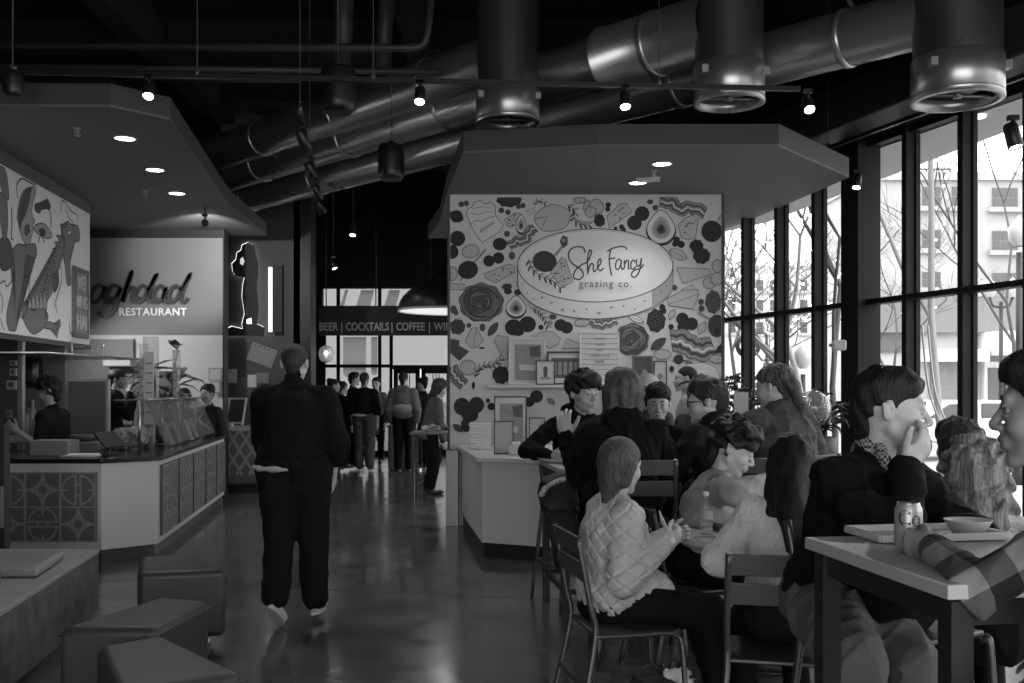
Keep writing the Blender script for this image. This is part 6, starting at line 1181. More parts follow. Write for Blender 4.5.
def rect_table(label, A, B, e, Lx, z, leg=.05, cat='table'):
    A, B, e = Vector(A), Vector(B), Vector(e).normalized(); t = thing('high_table', label, cat, ((A+B)/2+e*Lx/2).to_3d()); P = [A, B, B+e*Lx, A+e*Lx]
    m = MB(); m.prism([tuple(p) for p in P], z-.032, z, .004); m.build('table_top', WOOD, t); m = MB(); Q = [Vector(p).to_3d() for p in offset_poly([tuple(p) for p in P], -.045)]
    for i in range(4): a, b = Q[i], Q[(i+1) % 4]; m.bar(a+Vector((0, 0, z-.062)), b+Vector((0, 0, z-.062)), .03, .06)
    m.build('apron', TBLK, t); u = (B-A).normalized().to_3d()
    for q in Q: m = MB(); m.obox(q+Vector((0, 0, (z-.04)/2)), (leg, leg, z-.04), Matrix((e.to_3d(), -u, Vector((0, 0, 1)))).transposed()); m.build('leg', TBLK, t)
    m = MB(); 
    for i in range(4): a, b = Q[i], Q[(i+1) % 4]; m.bar(a+Vector((0, 0, .22)), b+Vector((0, 0, .22)), .03, .03)
    m.build('foot_rail', TBLK, t)
    return t
ZT1 = 1.1
rect_table('near high table with pale top and black legs at right', (.79, 2.69), (.89, 2.03), (.989, .149), 1.25, ZT1)
ZT2 = 1.0
rect_table('farther high table in front of the white counter, crowded with people', (.19, 7.05), (.30, 6.22), (.993, .12), 2.3, ZT2, .045)
TBL = Vector((1.165, 4.88, 0)); ZT3 = .79
t = thing('round_table', 'small round pale topped table with a water bottle on it', 'table', TBL); part(t, 'table_top', WOOD, lambda m: m.lathe([(0, ZT3), (.355, ZT3), (.36, ZT3-.006), (.36, ZT3-.03), (.35, ZT3-.034), (0, ZT3-.034)], n=56)); part(t, 'pedestal', TBLK, lambda m: (m.tube([(0, 0, .03), (0, 0, ZT3-.034)], .035, 16), m.lathe([(.12, ZT3-.045), (.12, ZT3-.034)], n=20))); part(t, 'base_plate', TBLK, lambda m: m.lathe([(0, 0), (.24, 0), (.24, .012), (.05, .03), (0, .03)], n=32))
CHM = mat('chair_grey_metal', .1, .38, .7)
def chair(label, x, y, face, z=.45, w_=.4, name='metal_chair', cat='chair', slats=2, bh=.42):
    t = thing(name, label, cat, (x, y, 0), -math.radians(face)); h = w_/2; dp_ = .38; sp = .05 if z > .6 else .03; bk = z+bh
    part(t, 'seat', CHM, lambda m: m.prism([(-h+.01, -dp_/2), (h-.01, -dp_/2), (h, dp_/2), (-h, dp_/2)], z-.018, z, .006))
    for sd in (-1, 1):
        part(t, 'side_frame', CHM, lambda m: m.tube(smooth_path([(sd*(h+sp), dp_/2+.03, 0), (sd*(h+.01), dp_/2+.015, z-.09), (sd*h, dp_/2-.005, z-.03), (sd*h, dp_/2-.06, z-.012), (sd*h, 0, z-.014), (sd*h, -dp_/2, z-.014)], 6), .0125, 10))
        part(t, 'back_post', CHM, lambda m: m.tube(smooth_path([(sd*(h+sp), -dp_/2-.09, 0), (sd*h, -dp_/2, z-.03), (sd*(h-.0), -dp_/2-.02, z+.12), (sd*(h-.01), -dp_/2-.075, bk)], 5), .0135, 10, flat=1.0))
    for k in range(slats):
        zc = bk-.045-k*.115; q = (zc-z-.12)/(bk-z-.12); yb = -dp_/2-.02-.055*q; part(t, 'back_slat', mat('chair_slat_metal', .085, .4, .5), lambda m: m.quadpts and m.obox((0, yb, zc), (w_-.015, .012, .085), Matrix.Rotation(.15, 3, 'X'), .003))
    if z > .6: part(t, 'footrest', CHM, lambda m: m.tube([(-h-.035, dp_/2+.02, .28), (h+.035, dp_/2+.02, .28), (h+.04, -dp_/2-.05, .28), (-h-.04, -dp_/2-.05, .28)], .011, 8, closed=True))
    else: part(t, 'cross_brace', CHM, lambda m: m.tube([(-h-.015, dp_/2+.02, .2), (h+.015, dp_/2+.02, .2)], .008, 8) if False else m.bar((-h-.01, -dp_/2-.05, .22), (h+.01, -dp_/2-.05, .22), .016, .016))
    return t
chair('grey metal chair under the woman in the quilted coat', .50, 4.50, 78, .45)
chair('grey metal chair seen from behind under person in white knit', 1.07, 3.98, 14, .46)
chair('grey metal chair behind round table, under the boy in light sweater', .93, 5.35, 75, .46)
chair('high metal stool seen from behind under the long haired person in black', .70, 5.62, 0, .76, .38, 'bar_stool', 'stool', 2, .36)
chair('high metal stool under the man with glasses at the far table', 1.22, 5.72, -12, .76, .38, 'bar_stool', 'stool', 2, .36)
chair('high metal stool under the man resting his chin on his hand', 1.19, 3.12, 150, .76, .38, 'bar_stool', 'stool', 2, .31)
chair('high metal stool at far left end of the farther high table', .46, 7.0, 158, .74, .36, 'bar_stool', 'stool', 2, .3)
chair('high metal stool under the man in the plaid shirt', 1.05, 1.68, 290, .76, .38, 'bar_stool', 'stool', 2, .36)
chair('high metal stool under the person with the ponytail', 1.62, 5.95, -40, .76, .38, 'bar_stool', 'stool', 2, .36)
chair('high metal stool tucked at the right side of the near high table', 1.95, 3.2, 200, .72, .38, 'bar_stool', 'stool', 2, .36)
# things on the tables
def px_on(px, py, z): Y = (CZ-z)*F/(py-HZ); return Vector(((px-512)*Y/F, Y, z))
CAN = px_on(908.5, 551, ZT1)
t = thing('drink_can', 'silver drink can lettered Co held on the near high table', 'can', CAN); part(t, 'can_body', mat('can_silver', .42, .35, .5), lambda m: m.lathe([(0, .002), (.024, 0), (.026, .003), (.0325, .014), (.033, .018), (.033, .1), (.0325, .104), (.0265, .118)], n=40)); part(t, 'lid', mat('can_lid', .5, .3, .9), lambda m: (m.lathe([(.0268, .118), (.0268, .1205), (.0255, .1205), (.0245, .117), (0, .117)], n=36), m.obox((.002, .006, .1185), (.011, .018, .0012))))
tx = text_obj('lettering', 'Co', .052, (0, 0, 0), (1, 0, 0), (0, 0, 1), (0, -1, 0), mat('can_ink', .06, .4), None, .0012, bold=.0012, sx=.9)
for v in tx.data.vertices: a = (v.co.x)/.0335-.3; r_ = .0332-(v.co.y+.001)*.5; v.co = (r_*math.sin(a), -r_*math.cos(a), v.co.z+.082)
tx.parent = t
def tray(label, c, w_, d_, rz, g=.5):
    t = thing('serving_tray', label, 'tray', c, rz); part(t, 'tray_base', mat('tray_grey_%d' % int(g*100), g, .4), lambda m: (m.box(-w_/2, w_/2, -d_/2, d_/2, .001, .006, .002), [m.bar(a, b, .012, .02, bev=.003) for a, b in (((-w_/2, -d_/2, .012), (w_/2, -d_/2, .012)), ((-w_/2, d_/2, .012), (w_/2, d_/2, .012)), ((-w_/2, -d_/2, .012), (-w_/2, d_/2, .012)), ((w_/2, -d_/2, .012), (w_/2, d_/2, .012)))]))
    return t
e1 = Vector((.989, .149, 0)); n1 = Vector((-.149, .989, 0)); A1 = Vector((.79, 2.69, ZT1))
tray('pale serving tray on the near high table behind the can', px_on(925, 537, ZT1)+Vector((0, 0, .001)), .36, .19, .15); tray('second serving tray at right in front of the plaid sleeve', A1+e1*.62-n1*.46+Vector((0, 0, .001)), .36, .26, .2, .42)
def bowl(label, c, r_, g=.5, name='bowl'):
    t = thing(name, label, 'bowl', c); part(t, 'bowl_body', mat('paper_bowl_%d' % int(g*100), g, .5), lambda m: m.lathe([(0, 0), (r_*.62, 0), (r_*.95, .035), (r_, .04), (r_*.9, .036), (r_*.58, .006), (0, .006)], n=36)); return t
bowl('white paper bowl on the pale tray at right', px_on(968, 537, ZT1)+Vector((0, 0, .008)), .062, .55); bowl('light food bowl on the second tray under the plaid arm', A1+e1*.68-n1*.42+Vector((0, 0, .008)), .09, .5)
b0 = px_on(706, 534, ZT3); t = thing('water_bottle', 'clear plastic water bottle with white cap on round table', 'bottle', b0); PLS = glass('clear_plastic', .88, 1.6, .05, .12, .6)
part(t, 'bottle_body', PLS, lambda m: m.lathe([(0, 0), (.028, 0), (.032, .006), (.032, .03), (.0295, .036), (.032, .042), (.032, .055), (.0295, .06), (.032, .066), (.032, .13), (.029, .15), (.015, .175), (.013, .18), (.013, .19)], n=28)); part(t, 'label', mat('bottle_label', .33, .5), lambda m: m.lathe([(.0325, .075), (.0325, .12)], n=28)); part(t, 'cap', mat('cap_white', .75, .4), lambda m: m.lathe([(.0145, .186), (.015, .188), (.015, .205), (.013, .207), (0, .207)], n=20))
b0 = px_on(731, 529, ZT3); bowl('round takeaway bowl on the round table before the boy', b0, .1, .3)
b0 = px_on(708, 540, ZT3); t = thing('clear_lid', 'clear plastic lid lying beside the bottle on round table', 'lid', b0); part(t, 'dome', PLS, lambda m: m.lathe([(.07, 0), (.072, .003), (.06, .012), (0, .015)], n=28))
b0 = px_on(730, 543, ZT3); S = SDF(.004); S.ell((b0.x, b0.y, ZT3+.01), (.03, .02, .012), None, .01); tag(sdf_obj('crumpled_napkin', S.mesh(wrinkles(5, .006, 90)), MATS['paper_white']), 'small crumpled napkin near the front edge of round table', 'napkin')
for i, (px, Y_, w_, g_) in enumerate(((556, 6.75, .13, .5), (573, 6.6, .1, .4), (640, 6.7, .08, .4))):
    t = thing('paper_food_tray', ['wide pale food tray before the curly haired boy', 'smaller food tray near the gesturing hand', 'pale food tray between the friends at the far table'][i], 'food tray', ((px-512)*Y_/F, Y_, ZT2+.001)); part(t, 'tray', mat('card_tray_%d' % i, g_, .6), lambda m: m.lathe([(0, 0), (w_*.7, 0), (w_, .03), (w_*.95, .03), (w_*.66, .004), (0, .004)], n=4 if i != 1 else 20)); part(t, 'food', mat('food_grey', .2, .7, bump=.5, bscale=60), lambda m: m.ball((0, 0, .012), (w_*.55, w_*.5, .022)))
# bag on the floor
b0 = Vector((.72, 4.72, 0)); t = thing('floor_bag', 'dark bag with crumpled white paper on the floor under the chair', 'bag', b0); S = SDF(.008); S.ell(b0+Vector((0, 0, .07)), (.17, .13, .09), None, .03); S.ell(b0+Vector((-.05, 0, .13)), (.09, .09, .06), None, .04); sdf_obj('bag_body', S.mesh(wrinkles(9, .016, 30)), mat('bag_black', .018, .6), t)
S = SDF(.006); S.ell(b0+Vector((.05, -.03, .15)), (.075, .06, .04), None, .02); S.ell(b0+Vector((.1, -.06, .1)), (.05, .04, .05), None, .02); sdf_obj('crumpled_paper', S.mesh(wrinkles(19, .02, 55)), MATS['paper_white'], t)
# coat hung at the far table
c0 = at(560, 525, 6.15); t = thing('hanging_coat', 'black coat with white printed band hung at end of the far high table', 'coat', (c0.x, c0.y, 0)); S = SDF(.01); S.cap(at(548, 487, 6.12), at(572, 476, 6.12), .05, .05, .04); S.cap(at(552, 490, 6.12), at(563, 560, 6.12), .085, .06, .05); S.cap(at(568, 490, 6.12), at(572, 560, 6.12), .07, .05, .05); sdf_obj('coat_body', S.mesh(wrinkles(12, .014, 24)), mat('coat_black', .012, .7), t)
m = MB(); P = [at(541, 496, 6.02), at(545, 489, 6.0), at(552, 484, 5.99), at(562, 480, 5.99), at(573, 478, 6.0)]; m.tube(smooth_path(P, 5), .026, 8, flat=.5); rs = random.Random(3); m.build('printed_band', mat('white_print', .45, .6, mottle=.8, mscale=60), t)
# window plants
leafplant('window_plant', 'bushy dark plant with pale blooms left of the white card by windows', at(712, 437, 9.6)[:2]+(0,) if False else Vector((at(716, 0, 9.4).x, 9.4, .9)), 12, .2, .07, .8, 5, .05, None, .9)
m = MB(); m.box(at(705, 0, 9.4).x, at(800, 0, 9.4).x, 9.3, 9.75, 0, .9, .01); tag(m.build('planter_ledge', mat('dark_ledge', .03, .6)), 'dark planter ledge along the windows behind the diners', 'ledge')
leafplant('window_plant', 'second leafy plant just behind the blank white card', Vector((at(742, 0, 9.5).x, 9.5, .9)), 11, .2, .06, .75, 15, .06, None, .9); leafplant('window_plant', 'spiky leafed plant against the glass left of the black post', Vector((at(822, 0, 9.2).x, 9.2, .86)), 9, .3, .045, .6, 25, .04, (.14, .2, .1), .9); leafplant('window_plant', 'plant with broad leaves right beside the ponytail person', Vector((at(796, 0, 9.5).x, 9.5, .9)), 8, .22, .06, .62, 35, .05, None, .8)
rs = random.Random(6)
t = thing('window_flowers', 'low pale flowers around the foot of the blank white card', 'flowers', (at(730, 0, 9.1).x, 9.1, .9)); part(t, 'blooms', mat('petal_white', .6, .7), lambda m: [m.ball((rs.uniform(-.3, .3), rs.uniform(-.05, .1), rs.uniform(.08, .2)), (.035, .035, .02), 8) for k in range(16)])
c0 = at(741, 404, 9.0); m = MB(); m.box(-.065, .065, -.004, .004, -.1, .1, .002); o = m.build('blank_card_sign', mat('blank_card', .42, .6)); o.location = (c0.x, 9.0, 1.0+.37); tag(o, 'blank pale card sign standing in the window plants', 'card sign'); m = MB(); m.tube([(0, 0, -.1), (0, 0, -.47)], .005, 6); m.build('stake', BLACK, o, False)
c0 = at(813, 408, 9.0); t = thing('glass_globe', 'large shiny clear glass globe beside the plants at the windows', 'globe', c0); part(t, 'globe', glass('globe_glass', .8, 3, .03, .2, .7), lambda m: m.ball((0, 0, 0), .16, 28)); part(t, 'stand', BLACK, lambda m: (m.tube([(0, 0, -.16), (0, 0, -c0.z)], .03, 10), m.lathe([(0, -c0.z), (.15, -c0.z), (.15, -c0.z+.02), (0, -c0.z+.03)], n=20)))
# things at the far passage
c0 = Vector((at(401, 0, 18.6).x, 18.6, 0)); t = thing('waste_bin', 'grey waste bin standing among the far queue', 'bin', c0); part(t, 'body', mat('bin_grey', .1, .4), lambda m: m.prism([(-.22, -.2), (.22, -.2), (.22, .2), (-.22, .2)], .0, .78, .03)); part(t, 'lid', mat('bin_lid', .16, .4), lambda m: m.box(-.24, .24, -.22, .22, .78, .83, .01))
t = thing('queue_table', 'small dark high table with papers at the left of the mural wall', 'table', (-1.05, 13.4, 0)); part(t, 'table_top', mat('dim_top', .15, .5), lambda m: m.box(-.3, .3, -.3, .3, .9, .93, .004)); [part(t, 'leg', TBLK, lambda m: m.box(x-.02, x+.02, y-.02, y+.02, 0, .9)) for x in (-.26, .26) for y in (-.26, .26)]
rs = random.Random(8)
for k in range(4): S = SDF(.012); c1_ = Vector((-1.12+.07*k, 13.25, .97+.02*(k % 2))); S.ell(c1_, (.09, .06, .045), None, .02); tag(sdf_obj('crumpled_bag', S.mesh(wrinkles(70+k, .02, 45)), mat('crumple_%d' % k, (.45, .2, .3, .12)[k], .6)), ['palest crumpled bag, leftmost on the queue table', 'dim crumpled bag second from left on the queue table', 'mid grey crumpled bag on the queue table', 'darkest crumpled bag nearest the mural wall'][k], 'bag')
c0 = at(326, 354, 17); t = thing('glass_pendant', 'small shiny glass pendant lamp hanging beside the column', 'pendant lamp', c0); part(t, 'globe', glass('pendant_glass', .7, 4, .05, .3, .8), lambda m: m.ball((0, 0, 0), (.13, .13, .15), 18)); part(t, 'bulb', MATS['pendant_bulb'], lambda m: m.ball((0, 0, .02), .035, 10)); part(t, 'cord', BLACK, lambda m: m.tube([(0, 0, .14), (0, 0, 6.29-c0.z)], .006, 5))
# ---------------- the people ----------------
CB = mat('black_cloth', .006, .85, spec=.12, bump=.15, bscale=25); CB2 = mat('black_trouser', .008, .85, spec=.12, bump=.15, bscale=20); CD = mat('dark_grey_cloth', .02, .8, spec=.2, bump=.15, bscale=25); CG = mat('mid_grey_cloth', .09, .8, bump=.2, bscale=40); CL = mat('light_grey_knit', .32, .85, bump=.5, bscale=120)
CW = mat('white_knit', .72, .85, bump=1.0, bscale=70); PUF = mat('quilted_nylon', .5, .5, bump=.2, bscale=60); DEN = mat('grey_denim', .1, .8, bump=.2, bscale=60); SHW = mat('white_shoe', .6, .5); SOLE = mat('white_sole', .5, .5)
def PX(px, py, Y): return at(px, py, Y)
# walking man from behind
W = person('broad man in black jacket and trousers walking away from the camera', head=PX(295, 364, 6.45), face=-4, s=1.03, lean=3, girth=1.34, hyaw=6, hpitch=-4, seed=2, hs=1.06, nk=.85,
    arms={-1: (-1.62, 6.68, .93), 1: (-1.17, 6.5, .92)}, legs={-1: (-1.475, 6.2, .2), 1: (-1.275, 6.45, .10)}, knee={-1: (-.1, 1, .2), 1: (0, 1, .1)},
    top=dict(mat=CB, collar=.05, hem=.03, o=.032, belly=1.15, wr=.009), bottom=dict(mat=CB2, o=.045, wr=.009, crop=.02), hair=('buzz', HBROWN), res=.008, hres=.005, shoes=dict(mat=SHW, sole=SOLE, dir={-1: (.15, .78, -.62), 1: (.1, 1, 0)}), hands={1: dict(curl=.5), -1: dict(curl=.5)}, feat=False)
S = SDF(.008); Pq = W['P']; S.ell(Pq+Vector((-.05, -.01, -.02)), (.215, .178, .045), None, .02); sdf_obj('shirt_hem', S.mesh(wrinkles(3, .004, 30)), mat('white_shirt', .42, .8), W['root'])
# man with hand on chin
hd = PX(891, 411, 3.05)
M_ = person('dark haired man in black overshirt resting his chin on his hand', head=hd, face=142, s=1.0, lean=16, side=0, girth=1.2, nk=.85, hyaw=-35, hpitch=-4, hs=1.03, seated=True, seed=5,
    arms={1: PX(905, 468, 2.93), -1: PX(968, 530, 2.9)}, elbow={1: (-.3, -.3, -1), -1: (.6, .3, -.5)}, hands={1: dict(d=(.6, -.05, .75), n=(-.45, .85, .3), curls=(.4, .45, .5, .6), thumb=.0, spread=.05, k=1.0, res=.0035), -1: dict(d=(-1, -.25, -.05), n=(0, .1, -1), curl=.4, res=.005)},
    legs={-1: (1.17, 2.65, .32), 1: (.93, 2.72, .32)}, knee={-1: (0, -1, .4), 1: (-.1, -1, .4)}, top=dict(mat=CB, name='overshirt', hem=.12, o=.03, wr=.013, wf=17), bottom=dict(mat=DEN, o=.03, wr=.012), hair=('neat', HDARK), res=.006, hres=.0036, jaw=1.1)
# plaid collar
m = MB(); N_, hv_ = M_['N'], (M_['head']-M_['N']).normalized(); PL_ = mat('small_check_cloth', .12, .8)
nt = PL_.node_tree; ck = nt.nodes.new('ShaderNodeTexChecker'); ck.inputs['Scale'].default_value = 110; ck.inputs['Color1'].default_value = (.04, .04, .04, 1); ck.inputs['Color2'].default_value = (.35, .35, .35, 1); tcc = nt.nodes.new('ShaderNodeTexCoord'); nt.links.new(tcc.outputs['Object'], ck.inputs['Vector']); nt.links.new(ck.outputs[0], nt.nodes['Principled BSDF'].inputs['Base Color'])
S = SDF(.005); S.cap(N_-M_['T']*.03-M_['B']*.01, N_+hv_*.045-M_['B']*.004, .073, .063, .01); S.cap(N_+M_['B']*.06-M_['T']*.05+M_['Rt']*.03, N_+M_['B']*.04+M_['Rt']*.055+hv_*.02, .018, .016, .01); S.cap(N_-M_['T']*.1, N_+hv_*.2, .058, .057, .004, True); sdf_obj('check_collar', S.mesh(), PL_, M_['root'])
# man in plaid
def plaid():
    m = mat('buffalo_plaid', .1, .85); nt = m.node_tree; b = nt.nodes['Principled BSDF']; t = nt.nodes.new('ShaderNodeTexCoord'); mp = nt.nodes.new('ShaderNodeMapping'); mp.inputs['Rotation'].default_value = (.5, .35, .3); mp.inputs['Scale'].default_value = (9.5, 9.5, 9.5); sp_ = nt.nodes.new('ShaderNodeSeparateXYZ'); nt.links.new(t.outputs['Object'], mp.inputs[0]); nt.links.new(mp.outputs[0], sp_.inputs[0]); outs = []
    for ax in (0, 2):
        f = nt.nodes.new('ShaderNodeMath'); f.operation = 'FRACT'; g = nt.nodes.new('ShaderNodeMath'); g.operation = 'GREATER_THAN'; g.inputs[1].default_value = .5; nt.links.new(sp_.outputs[ax], f.inputs[0]); nt.links.new(f.outputs[0], g.inputs[0]); outs.append(g)
    a = nt.nodes.new('ShaderNodeMath'); a.operation = 'ADD'; nt.links.new(outs[0].outputs[0], a.inputs[0]); nt.links.new(outs[1].outputs[0], a.inputs[1]); d = nt.nodes.new('ShaderNodeMath'); d.operation = 'DIVIDE'; d.inputs[1].default_value = 2; nt.links.new(a.outputs[0], d.inputs[0])
    r = nt.nodes.new('ShaderNodeValToRGB'); r.color_ramp.interpolation = 'CONSTANT'; e = r.color_ramp.elements; e[0].color = (.28, .28, .28, 1); e[1].position = .4; e[1].color = (.1, .1, .1, 1); q = e.new(.9); q.color = (.012, .012, .012, 1); nt.links.new(d.outputs[0], r.inputs[0]); nt.links.new(r.outputs[0], b.inputs['Base Color']); return m
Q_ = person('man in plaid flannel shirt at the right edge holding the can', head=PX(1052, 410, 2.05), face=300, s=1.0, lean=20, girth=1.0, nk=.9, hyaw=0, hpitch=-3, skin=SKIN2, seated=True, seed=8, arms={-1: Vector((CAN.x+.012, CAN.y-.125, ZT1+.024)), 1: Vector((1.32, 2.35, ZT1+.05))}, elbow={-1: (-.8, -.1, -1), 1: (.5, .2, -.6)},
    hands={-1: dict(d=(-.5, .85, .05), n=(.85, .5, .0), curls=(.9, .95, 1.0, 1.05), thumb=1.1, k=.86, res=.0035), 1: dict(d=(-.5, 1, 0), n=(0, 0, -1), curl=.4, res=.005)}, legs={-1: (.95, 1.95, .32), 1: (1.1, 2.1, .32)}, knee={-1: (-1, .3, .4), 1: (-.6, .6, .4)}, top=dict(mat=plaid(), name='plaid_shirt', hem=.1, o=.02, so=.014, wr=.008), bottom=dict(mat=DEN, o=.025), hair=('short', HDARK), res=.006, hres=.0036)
# curly haired person and dark haired neighbour
person('person with streaked curly long hair seated behind the near table', head=PX(976, 472, 3.95), face=15, s=.96, lean=10, hyaw=10, seated=True, seed=9, top=dict(mat=CW, name='pale_top', hem=.1), bottom=dict(mat=CB2), hair=('curlylong', HCURL), res=.01, feat=False, hs=.98)
person('dark haired person partly hidden behind the curly haired one', head=PX(957, 447, 4.75), face=-20, s=.97, lean=8, seated=True, seed=10, top=dict(mat=CD, name='dark_top', hem=.1), bottom=dict(mat=CB2), hair=('shaggy', HBROWN), res=.012, feat=False)
# woman in the quilted coat
hd = PX(621, 466, 4.62)
person('woman in pale quilted coat sitting sideways on the metal chair', head=hd, face=76, s=.96, lean=2, girth=1.08, hyaw=-30, hpitch=-8, seated=True, seed=11, hs=1.04, arms={1: PX(664, 543, 4.42), -1: PX(668, 538, 4.66)}, elbow={1: (-.5, -.35, -1), -1: (-.4, .3, -1)},
    hands={1: dict(d=(.8, .35, .35), n=(-.3, .8, .2), curl=.55, res=.0045, k=.92), -1: dict(d=(.9, -.2, .3), n=(-.1, -.9, .2), curl=.6, res=.0045, k=.92)}, legs={1: (.94, 4.46, .09), -1: (.98, 4.72, .09)}, knee={1: (1, 0, .8), -1: (1, 0, .8)},
    top=dict(mat=PUF, name='quilted_coat', quilt=True, hem=.2, o=.052, so=.034, wr=.007, collar=.085), bottom=dict(mat=CB2, o=.02), hair=('sleek', HMID), res=.006, hres=.0045)
m = MB(); m.bar(PX(668, 533, 4.45), PX(660, 515, 4.5), .006, .1, (0, 1, 0), .002); tag(m.build('folded_leaflet', MATS['paper_white']), 'small pale folded paper the woman in the quilted coat holds', 'paper')
# boy in light sweater
hd = PX(733, 449, 5.25)
person('boy in light grey collared sweater leaning over the round table', head=hd, face=96, s=.98, lean=22, girth=1.12, nk=.8, hyaw=8, hpitch=-26, seated=True, seed=12, hs=1.12, jaw=1.05, arms={1: PX(768, 483, 4.98), -1: PX(775, 500, 5.25)}, elbow={1: (-.7, -.5, -.15), -1: (-.5, .6, -.4)}, hands={1: dict(d=(1, .05, -.15), n=(0, .3, -1), curl=.5, res=.0045), -1: dict(curl=.5)},
    legs={1: (1.3, 5.25, .09), -1: (1.35, 5.5, .09)}, top=dict(mat=CL, name='sweater', hem=.1, o=.03, collar=.07, wr=.014, wf=16), bottom=dict(mat=CB2), hair=('curly', HDARK), res=.007, hres=.0042)
# person in white knit
hd = PX(793, 467, 4.08)
person('person in white chunky knit with long dark hair seen from behind', head=hd, face=8, s=.93, lean=8, side=7, girth=.95, nk=.9, hyaw=10, hpitch=-20, seated=True, seed=13, arms={1: (1.25, 4.4, .84), -1: (1.0, 4.38, .84)}, legs={1: (1.28, 4.45, .09), -1: (1.02, 4.42, .09)}, top=dict(mat=CW, name='knit_sweater', hem=.07, o=.042, wr=.009, wf=20), bottom=dict(mat=CB2), hair=('long', HDARK), res=.007, feat=False)
# far high table
person('long haired person in black hoodie seen from behind, gesturing', head=PX(622, 394, 5.75), face=4, s=1.02, lean=10, girth=1.28, nk=.9, seated=True, seed=14, hs=1.1, hyaw=-12, arms={-1: PX(566, 437, 5.95), 1: (.95, 6.2, 1.02)}, elbow={-1: (.1, -.1, -1), 1: (.8, -.2, -.8)}, hands={-1: dict(d=(-.15, .1, 1), n=(.3, 1, .1), curl=.35, thumb=.1, spread=.5, res=.005, k=1.1), 1: dict(curl=.5)},
    legs={-1: (.56, 6.1, .34), 1: (.8, 6.1, .34)}, knee={1: (0, 1, .2), -1: (0, 1, .2)}, top=dict(mat=CB, name='hoodie', hood=True, hem=.12, o=.03, wr=.012), bottom=dict(mat=CB2), hair=('shaggy', HMID), res=.008, feat=False, shoes=dict(mat=SHW))
person('curly dark haired boy in black hoodie facing the camera', head=PX(584, 394, 6.95), face=158, s=.98, lean=16, girth=1.2, nk=.9, seated=True, seed=15, hs=1.14, hyaw=-10, hpitch=-3, arms={1: (.27, 6.72, 1.05), -1: (.62, 6.7, 1.05)}, elbow={1: (-1, .1, -.6), -1: (1, .1, -.6)}, legs={1: (.42, 7.2, .34), -1: (.6, 7.2, .34)}, top=dict(mat=CB, name='hoodie', hood=True, hem=.1, wr=.01), bottom=dict(mat=CB2), hair=('curly', HDARK), res=.009, hres=.0052)
person('person wearing dark cap backwards, facing the camera across the table', head=PX(657.5, 403, 7.0), face=186, s=.96, lean=12, seated=True, seed=16, hs=1.08, hpitch=-12, arms={1: (.85, 6.85, 1.04), -1: (1.15, 6.85, 1.04)}, legs={1: (.9, 7.3, .34), -1: (1.1, 7.3, .34)}, top=dict(mat=CB, name='jacket', hem=.1), bottom=dict(mat=CB2), hair=('short', HDARK), cap=(mat('dark_cap', .012, .7), 'back'), res=.01, hres=.0055)
person('man with dark framed glasses in dark hooded top facing left', head=PX(706, 402, 6.15), face=318, s=.99, lean=14, girth=1.3, nk=.85, seated=True, seed=17, hs=1.1, hyaw=-34, hpitch=-4, arms={1: (1.12, 6.42, 1.04), -1: (.9, 6.3, 1.04)}, legs={1: (1.1, 6.35, .34), -1: (.95, 6.3, .34)}, top=dict(mat=mat('charcoal_hoodie_cloth', .012, .8, spec=.2, bump=.15, bscale=25), name='hoodie', hood=True, hem=.12, o=.03, wr=.012), bottom=dict(mat=CB2), hair=('short', HBROWN), res=.009, hres=.005, glasses=True)
person('person with ponytail in grey hooded sweatshirt seen from behind', head=PX(773, 387, 6.2), face=330, s=1.04, lean=8, girth=1.42, nk=.85, seated=True, seed=18, hs=1.08, hyaw=-20, hpitch=-8, arms={1: (1.75, 6.55, 1.04), -1: (1.4, 6.5, 1.04)}, legs={1: (1.6, 6.5, .34), -1: (1.45, 6.5, .34)}, top=dict(mat=mat('grey_sweatshirt', .05, .85, bump=.2, bscale=40), name='hooded_sweatshirt', hood=True, hem=.12, o=.034, wr=.013), bottom=dict(mat=CB2), hair=('pony', HMID), res=.009, hres=.005)
person('short haired man standing behind the counter, turned left', head=PX(685, 379, 10.0), face=285, s=1.0, hyaw=-10, seed=19, hs=1.05, top=dict(mat=mat('pale_shirt', .3, .8), name='shirt', hem=.1), bottom=dict(mat=CB2), hair=('buzz', HDARK), res=.012, hres=.006)
person('person in white cap half hidden behind the dark cap wearer', head=PX(647, 391, 7.9), face=200, s=.93, lean=5, seed=20, top=dict(mat=CG, name='top', hem=.1), bottom=dict(mat=CB2), hair=('buzz', HBROWN), cap=(mat('white_cap', .5, .7), 'front'), res=.012, hres=.007)
person('light haired person behind the man with glasses', head=PX(702, 393, 7.6), face=20, s=.93, lean=5, seed=21, top=dict(mat=CG, name='top', hem=.1), bottom=dict(mat=CB2), hair=('shaggy', HBLOND), res=.012, hres=.007, feat=False)
# left kiosk staff
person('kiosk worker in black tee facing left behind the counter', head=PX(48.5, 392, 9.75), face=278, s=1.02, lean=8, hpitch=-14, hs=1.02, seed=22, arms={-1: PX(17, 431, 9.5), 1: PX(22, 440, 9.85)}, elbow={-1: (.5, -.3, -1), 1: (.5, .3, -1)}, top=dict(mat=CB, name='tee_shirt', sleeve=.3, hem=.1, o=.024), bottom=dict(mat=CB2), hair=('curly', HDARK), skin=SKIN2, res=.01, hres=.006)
person('worker in black jacket and cap facing right behind the tower', head=PX(118, 379.5, 12.9), face=84, s=1.0, lean=6, seed=23, arms={1: PX(130, 394, 12.8), -1: PX(133, 398, 13.1)}, elbow={1: (-.5, -.3, -1), -1: (-.5, .3, -1)}, top=dict(mat=CB, name='jacket', hem=.12, o=.03), bottom=dict(mat=CB2), hair=('short', HDARK), cap=(mat('black_cap', .01, .7), 'front'), res=.012, hres=.007, skin=SKIN2)
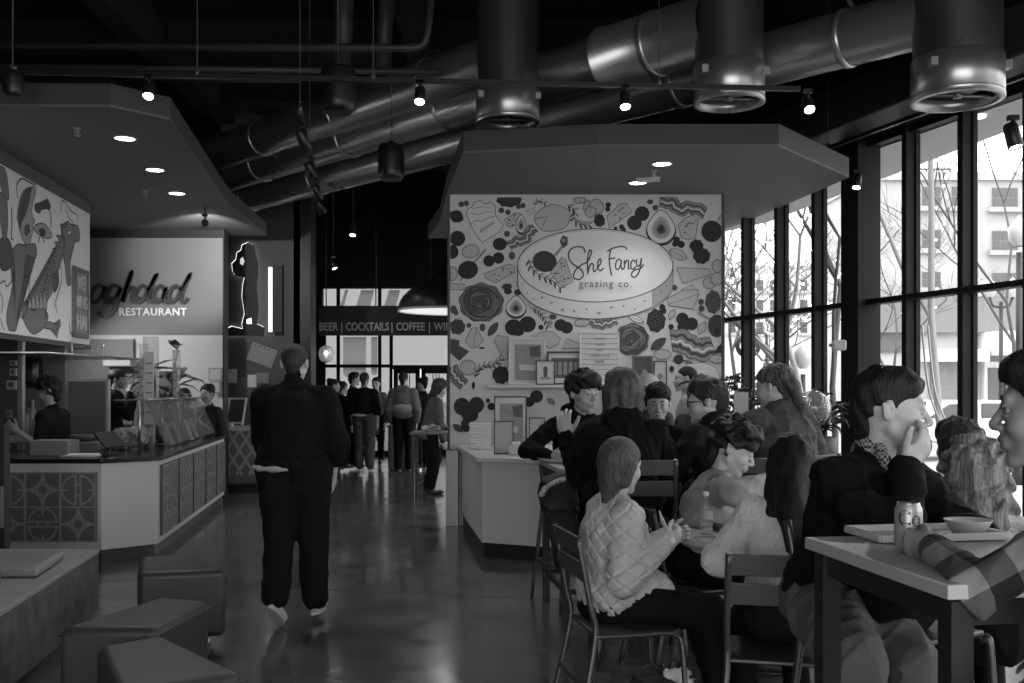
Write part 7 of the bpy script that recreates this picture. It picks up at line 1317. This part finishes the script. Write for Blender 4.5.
person('dim staff member behind the glass guard, right of the plant', head=PX(207, 394, 13.45), face=200, s=1.01, seed=24, top=dict(mat=CD, name='top', hem=.1), bottom=dict(mat=CB2), hair=('bun', HDARK), skin=SKIN2, res=.013, hres=.008)
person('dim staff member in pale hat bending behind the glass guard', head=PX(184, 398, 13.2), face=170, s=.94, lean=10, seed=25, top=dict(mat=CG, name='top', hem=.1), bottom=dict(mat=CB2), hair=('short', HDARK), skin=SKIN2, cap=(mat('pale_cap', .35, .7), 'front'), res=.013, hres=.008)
# far queue
fr = dict(res=.016, hres=.009)
person('far seated figure in dark clothes beside the column', head=PX(334, 386, 17.5), face=70, s=.92, seed=31, top=dict(mat=CB, name='jacket', hem=.1), bottom=dict(mat=CB2), hair=('bun', HDARK), feat=False, **fr)
person('far figure with dark hair next to the tall man in black', head=PX(343, 388, 18.2), face=40, s=.92, seed=32, top=dict(mat=CD, name='jacket', hem=.1), bottom=dict(mat=CB2), hair=('pony', HDARK), feat=False, **fr)
person('tall far man all in black at the left of the queue', head=PX(354.5, 379, 18.6), face=60, s=1.04, seed=33, top=dict(mat=CB, name='jacket', hem=.12), bottom=dict(mat=CB2), hair=('short', HDARK), feat=False, **fr)
V = person('far person in black sweater with white shirt hem showing', head=PX(364.5, 380, 17.6), face=10, s=1.0, seed=34, girth=1.15, top=dict(mat=CB, name='sweater', hem=-.02, o=.04), bottom=dict(mat=mat('far_grey_trouser', .05, .8), o=.04), hair=('short', HBROWN), feat=False, shoes=dict(mat=CG), **fr)
S = SDF(.012); S.ell(V['P']+Vector((0, 0, .03)), (.215, .165, .06), None, .02); sdf_obj('shirt_hem', S.mesh(), mat('white_shirt', .42, .8), V['root'])
person('far woman facing the camera with a patterned scarf', head=PX(376, 384, 19.0), face=185, s=.96, seed=35, top=dict(mat=mat('mottled_wrap', .12, .8, mottle=.7, mscale=12), name='wrap', hem=.35, o=.03), bottom=dict(mat=CB2), hair=('bun', HDARK), **fr)
V = person('far man in two tone coat, pale body and dark shoulders', head=PX(403.5, 379.5, 17.4), face=5, s=1.03, seed=36, girth=1.1, top=dict(mat=mat('coat_mid', .1, .7), name='coat', hood=True, hem=.1, o=.045), bottom=dict(mat=CB2), hair=('short', HDARK), feat=False, **fr)
S = SDF(.012); S.ell(V['P']+V['T']*.16, (.215, .185, .15), None, .03); sdf_obj('pale_body_panel', S.mesh(), mat('coat_pale', .24, .7), V['root'])
person('far person with a bun in black beside the glass door', head=PX(422, 384, 18.3), face=300, s=.97, seed=37, top=dict(mat=CB, name='jacket', hem=.1), bottom=dict(mat=CB2), hair=('bun', HDARK), feat=False, **fr)
person('woman bending forward in grey jacket left of the mural wall', head=PX(440, 388, 14.3), face=70, s=.97, lean=14, hpitch=-20, seed=38, top=dict(mat=mat('dim_jacket', .05, .7), name='jacket', hem=.15, o=.03), bottom=dict(mat=CB2), hair=('shaggy', HBROWN), feat=False, **fr)
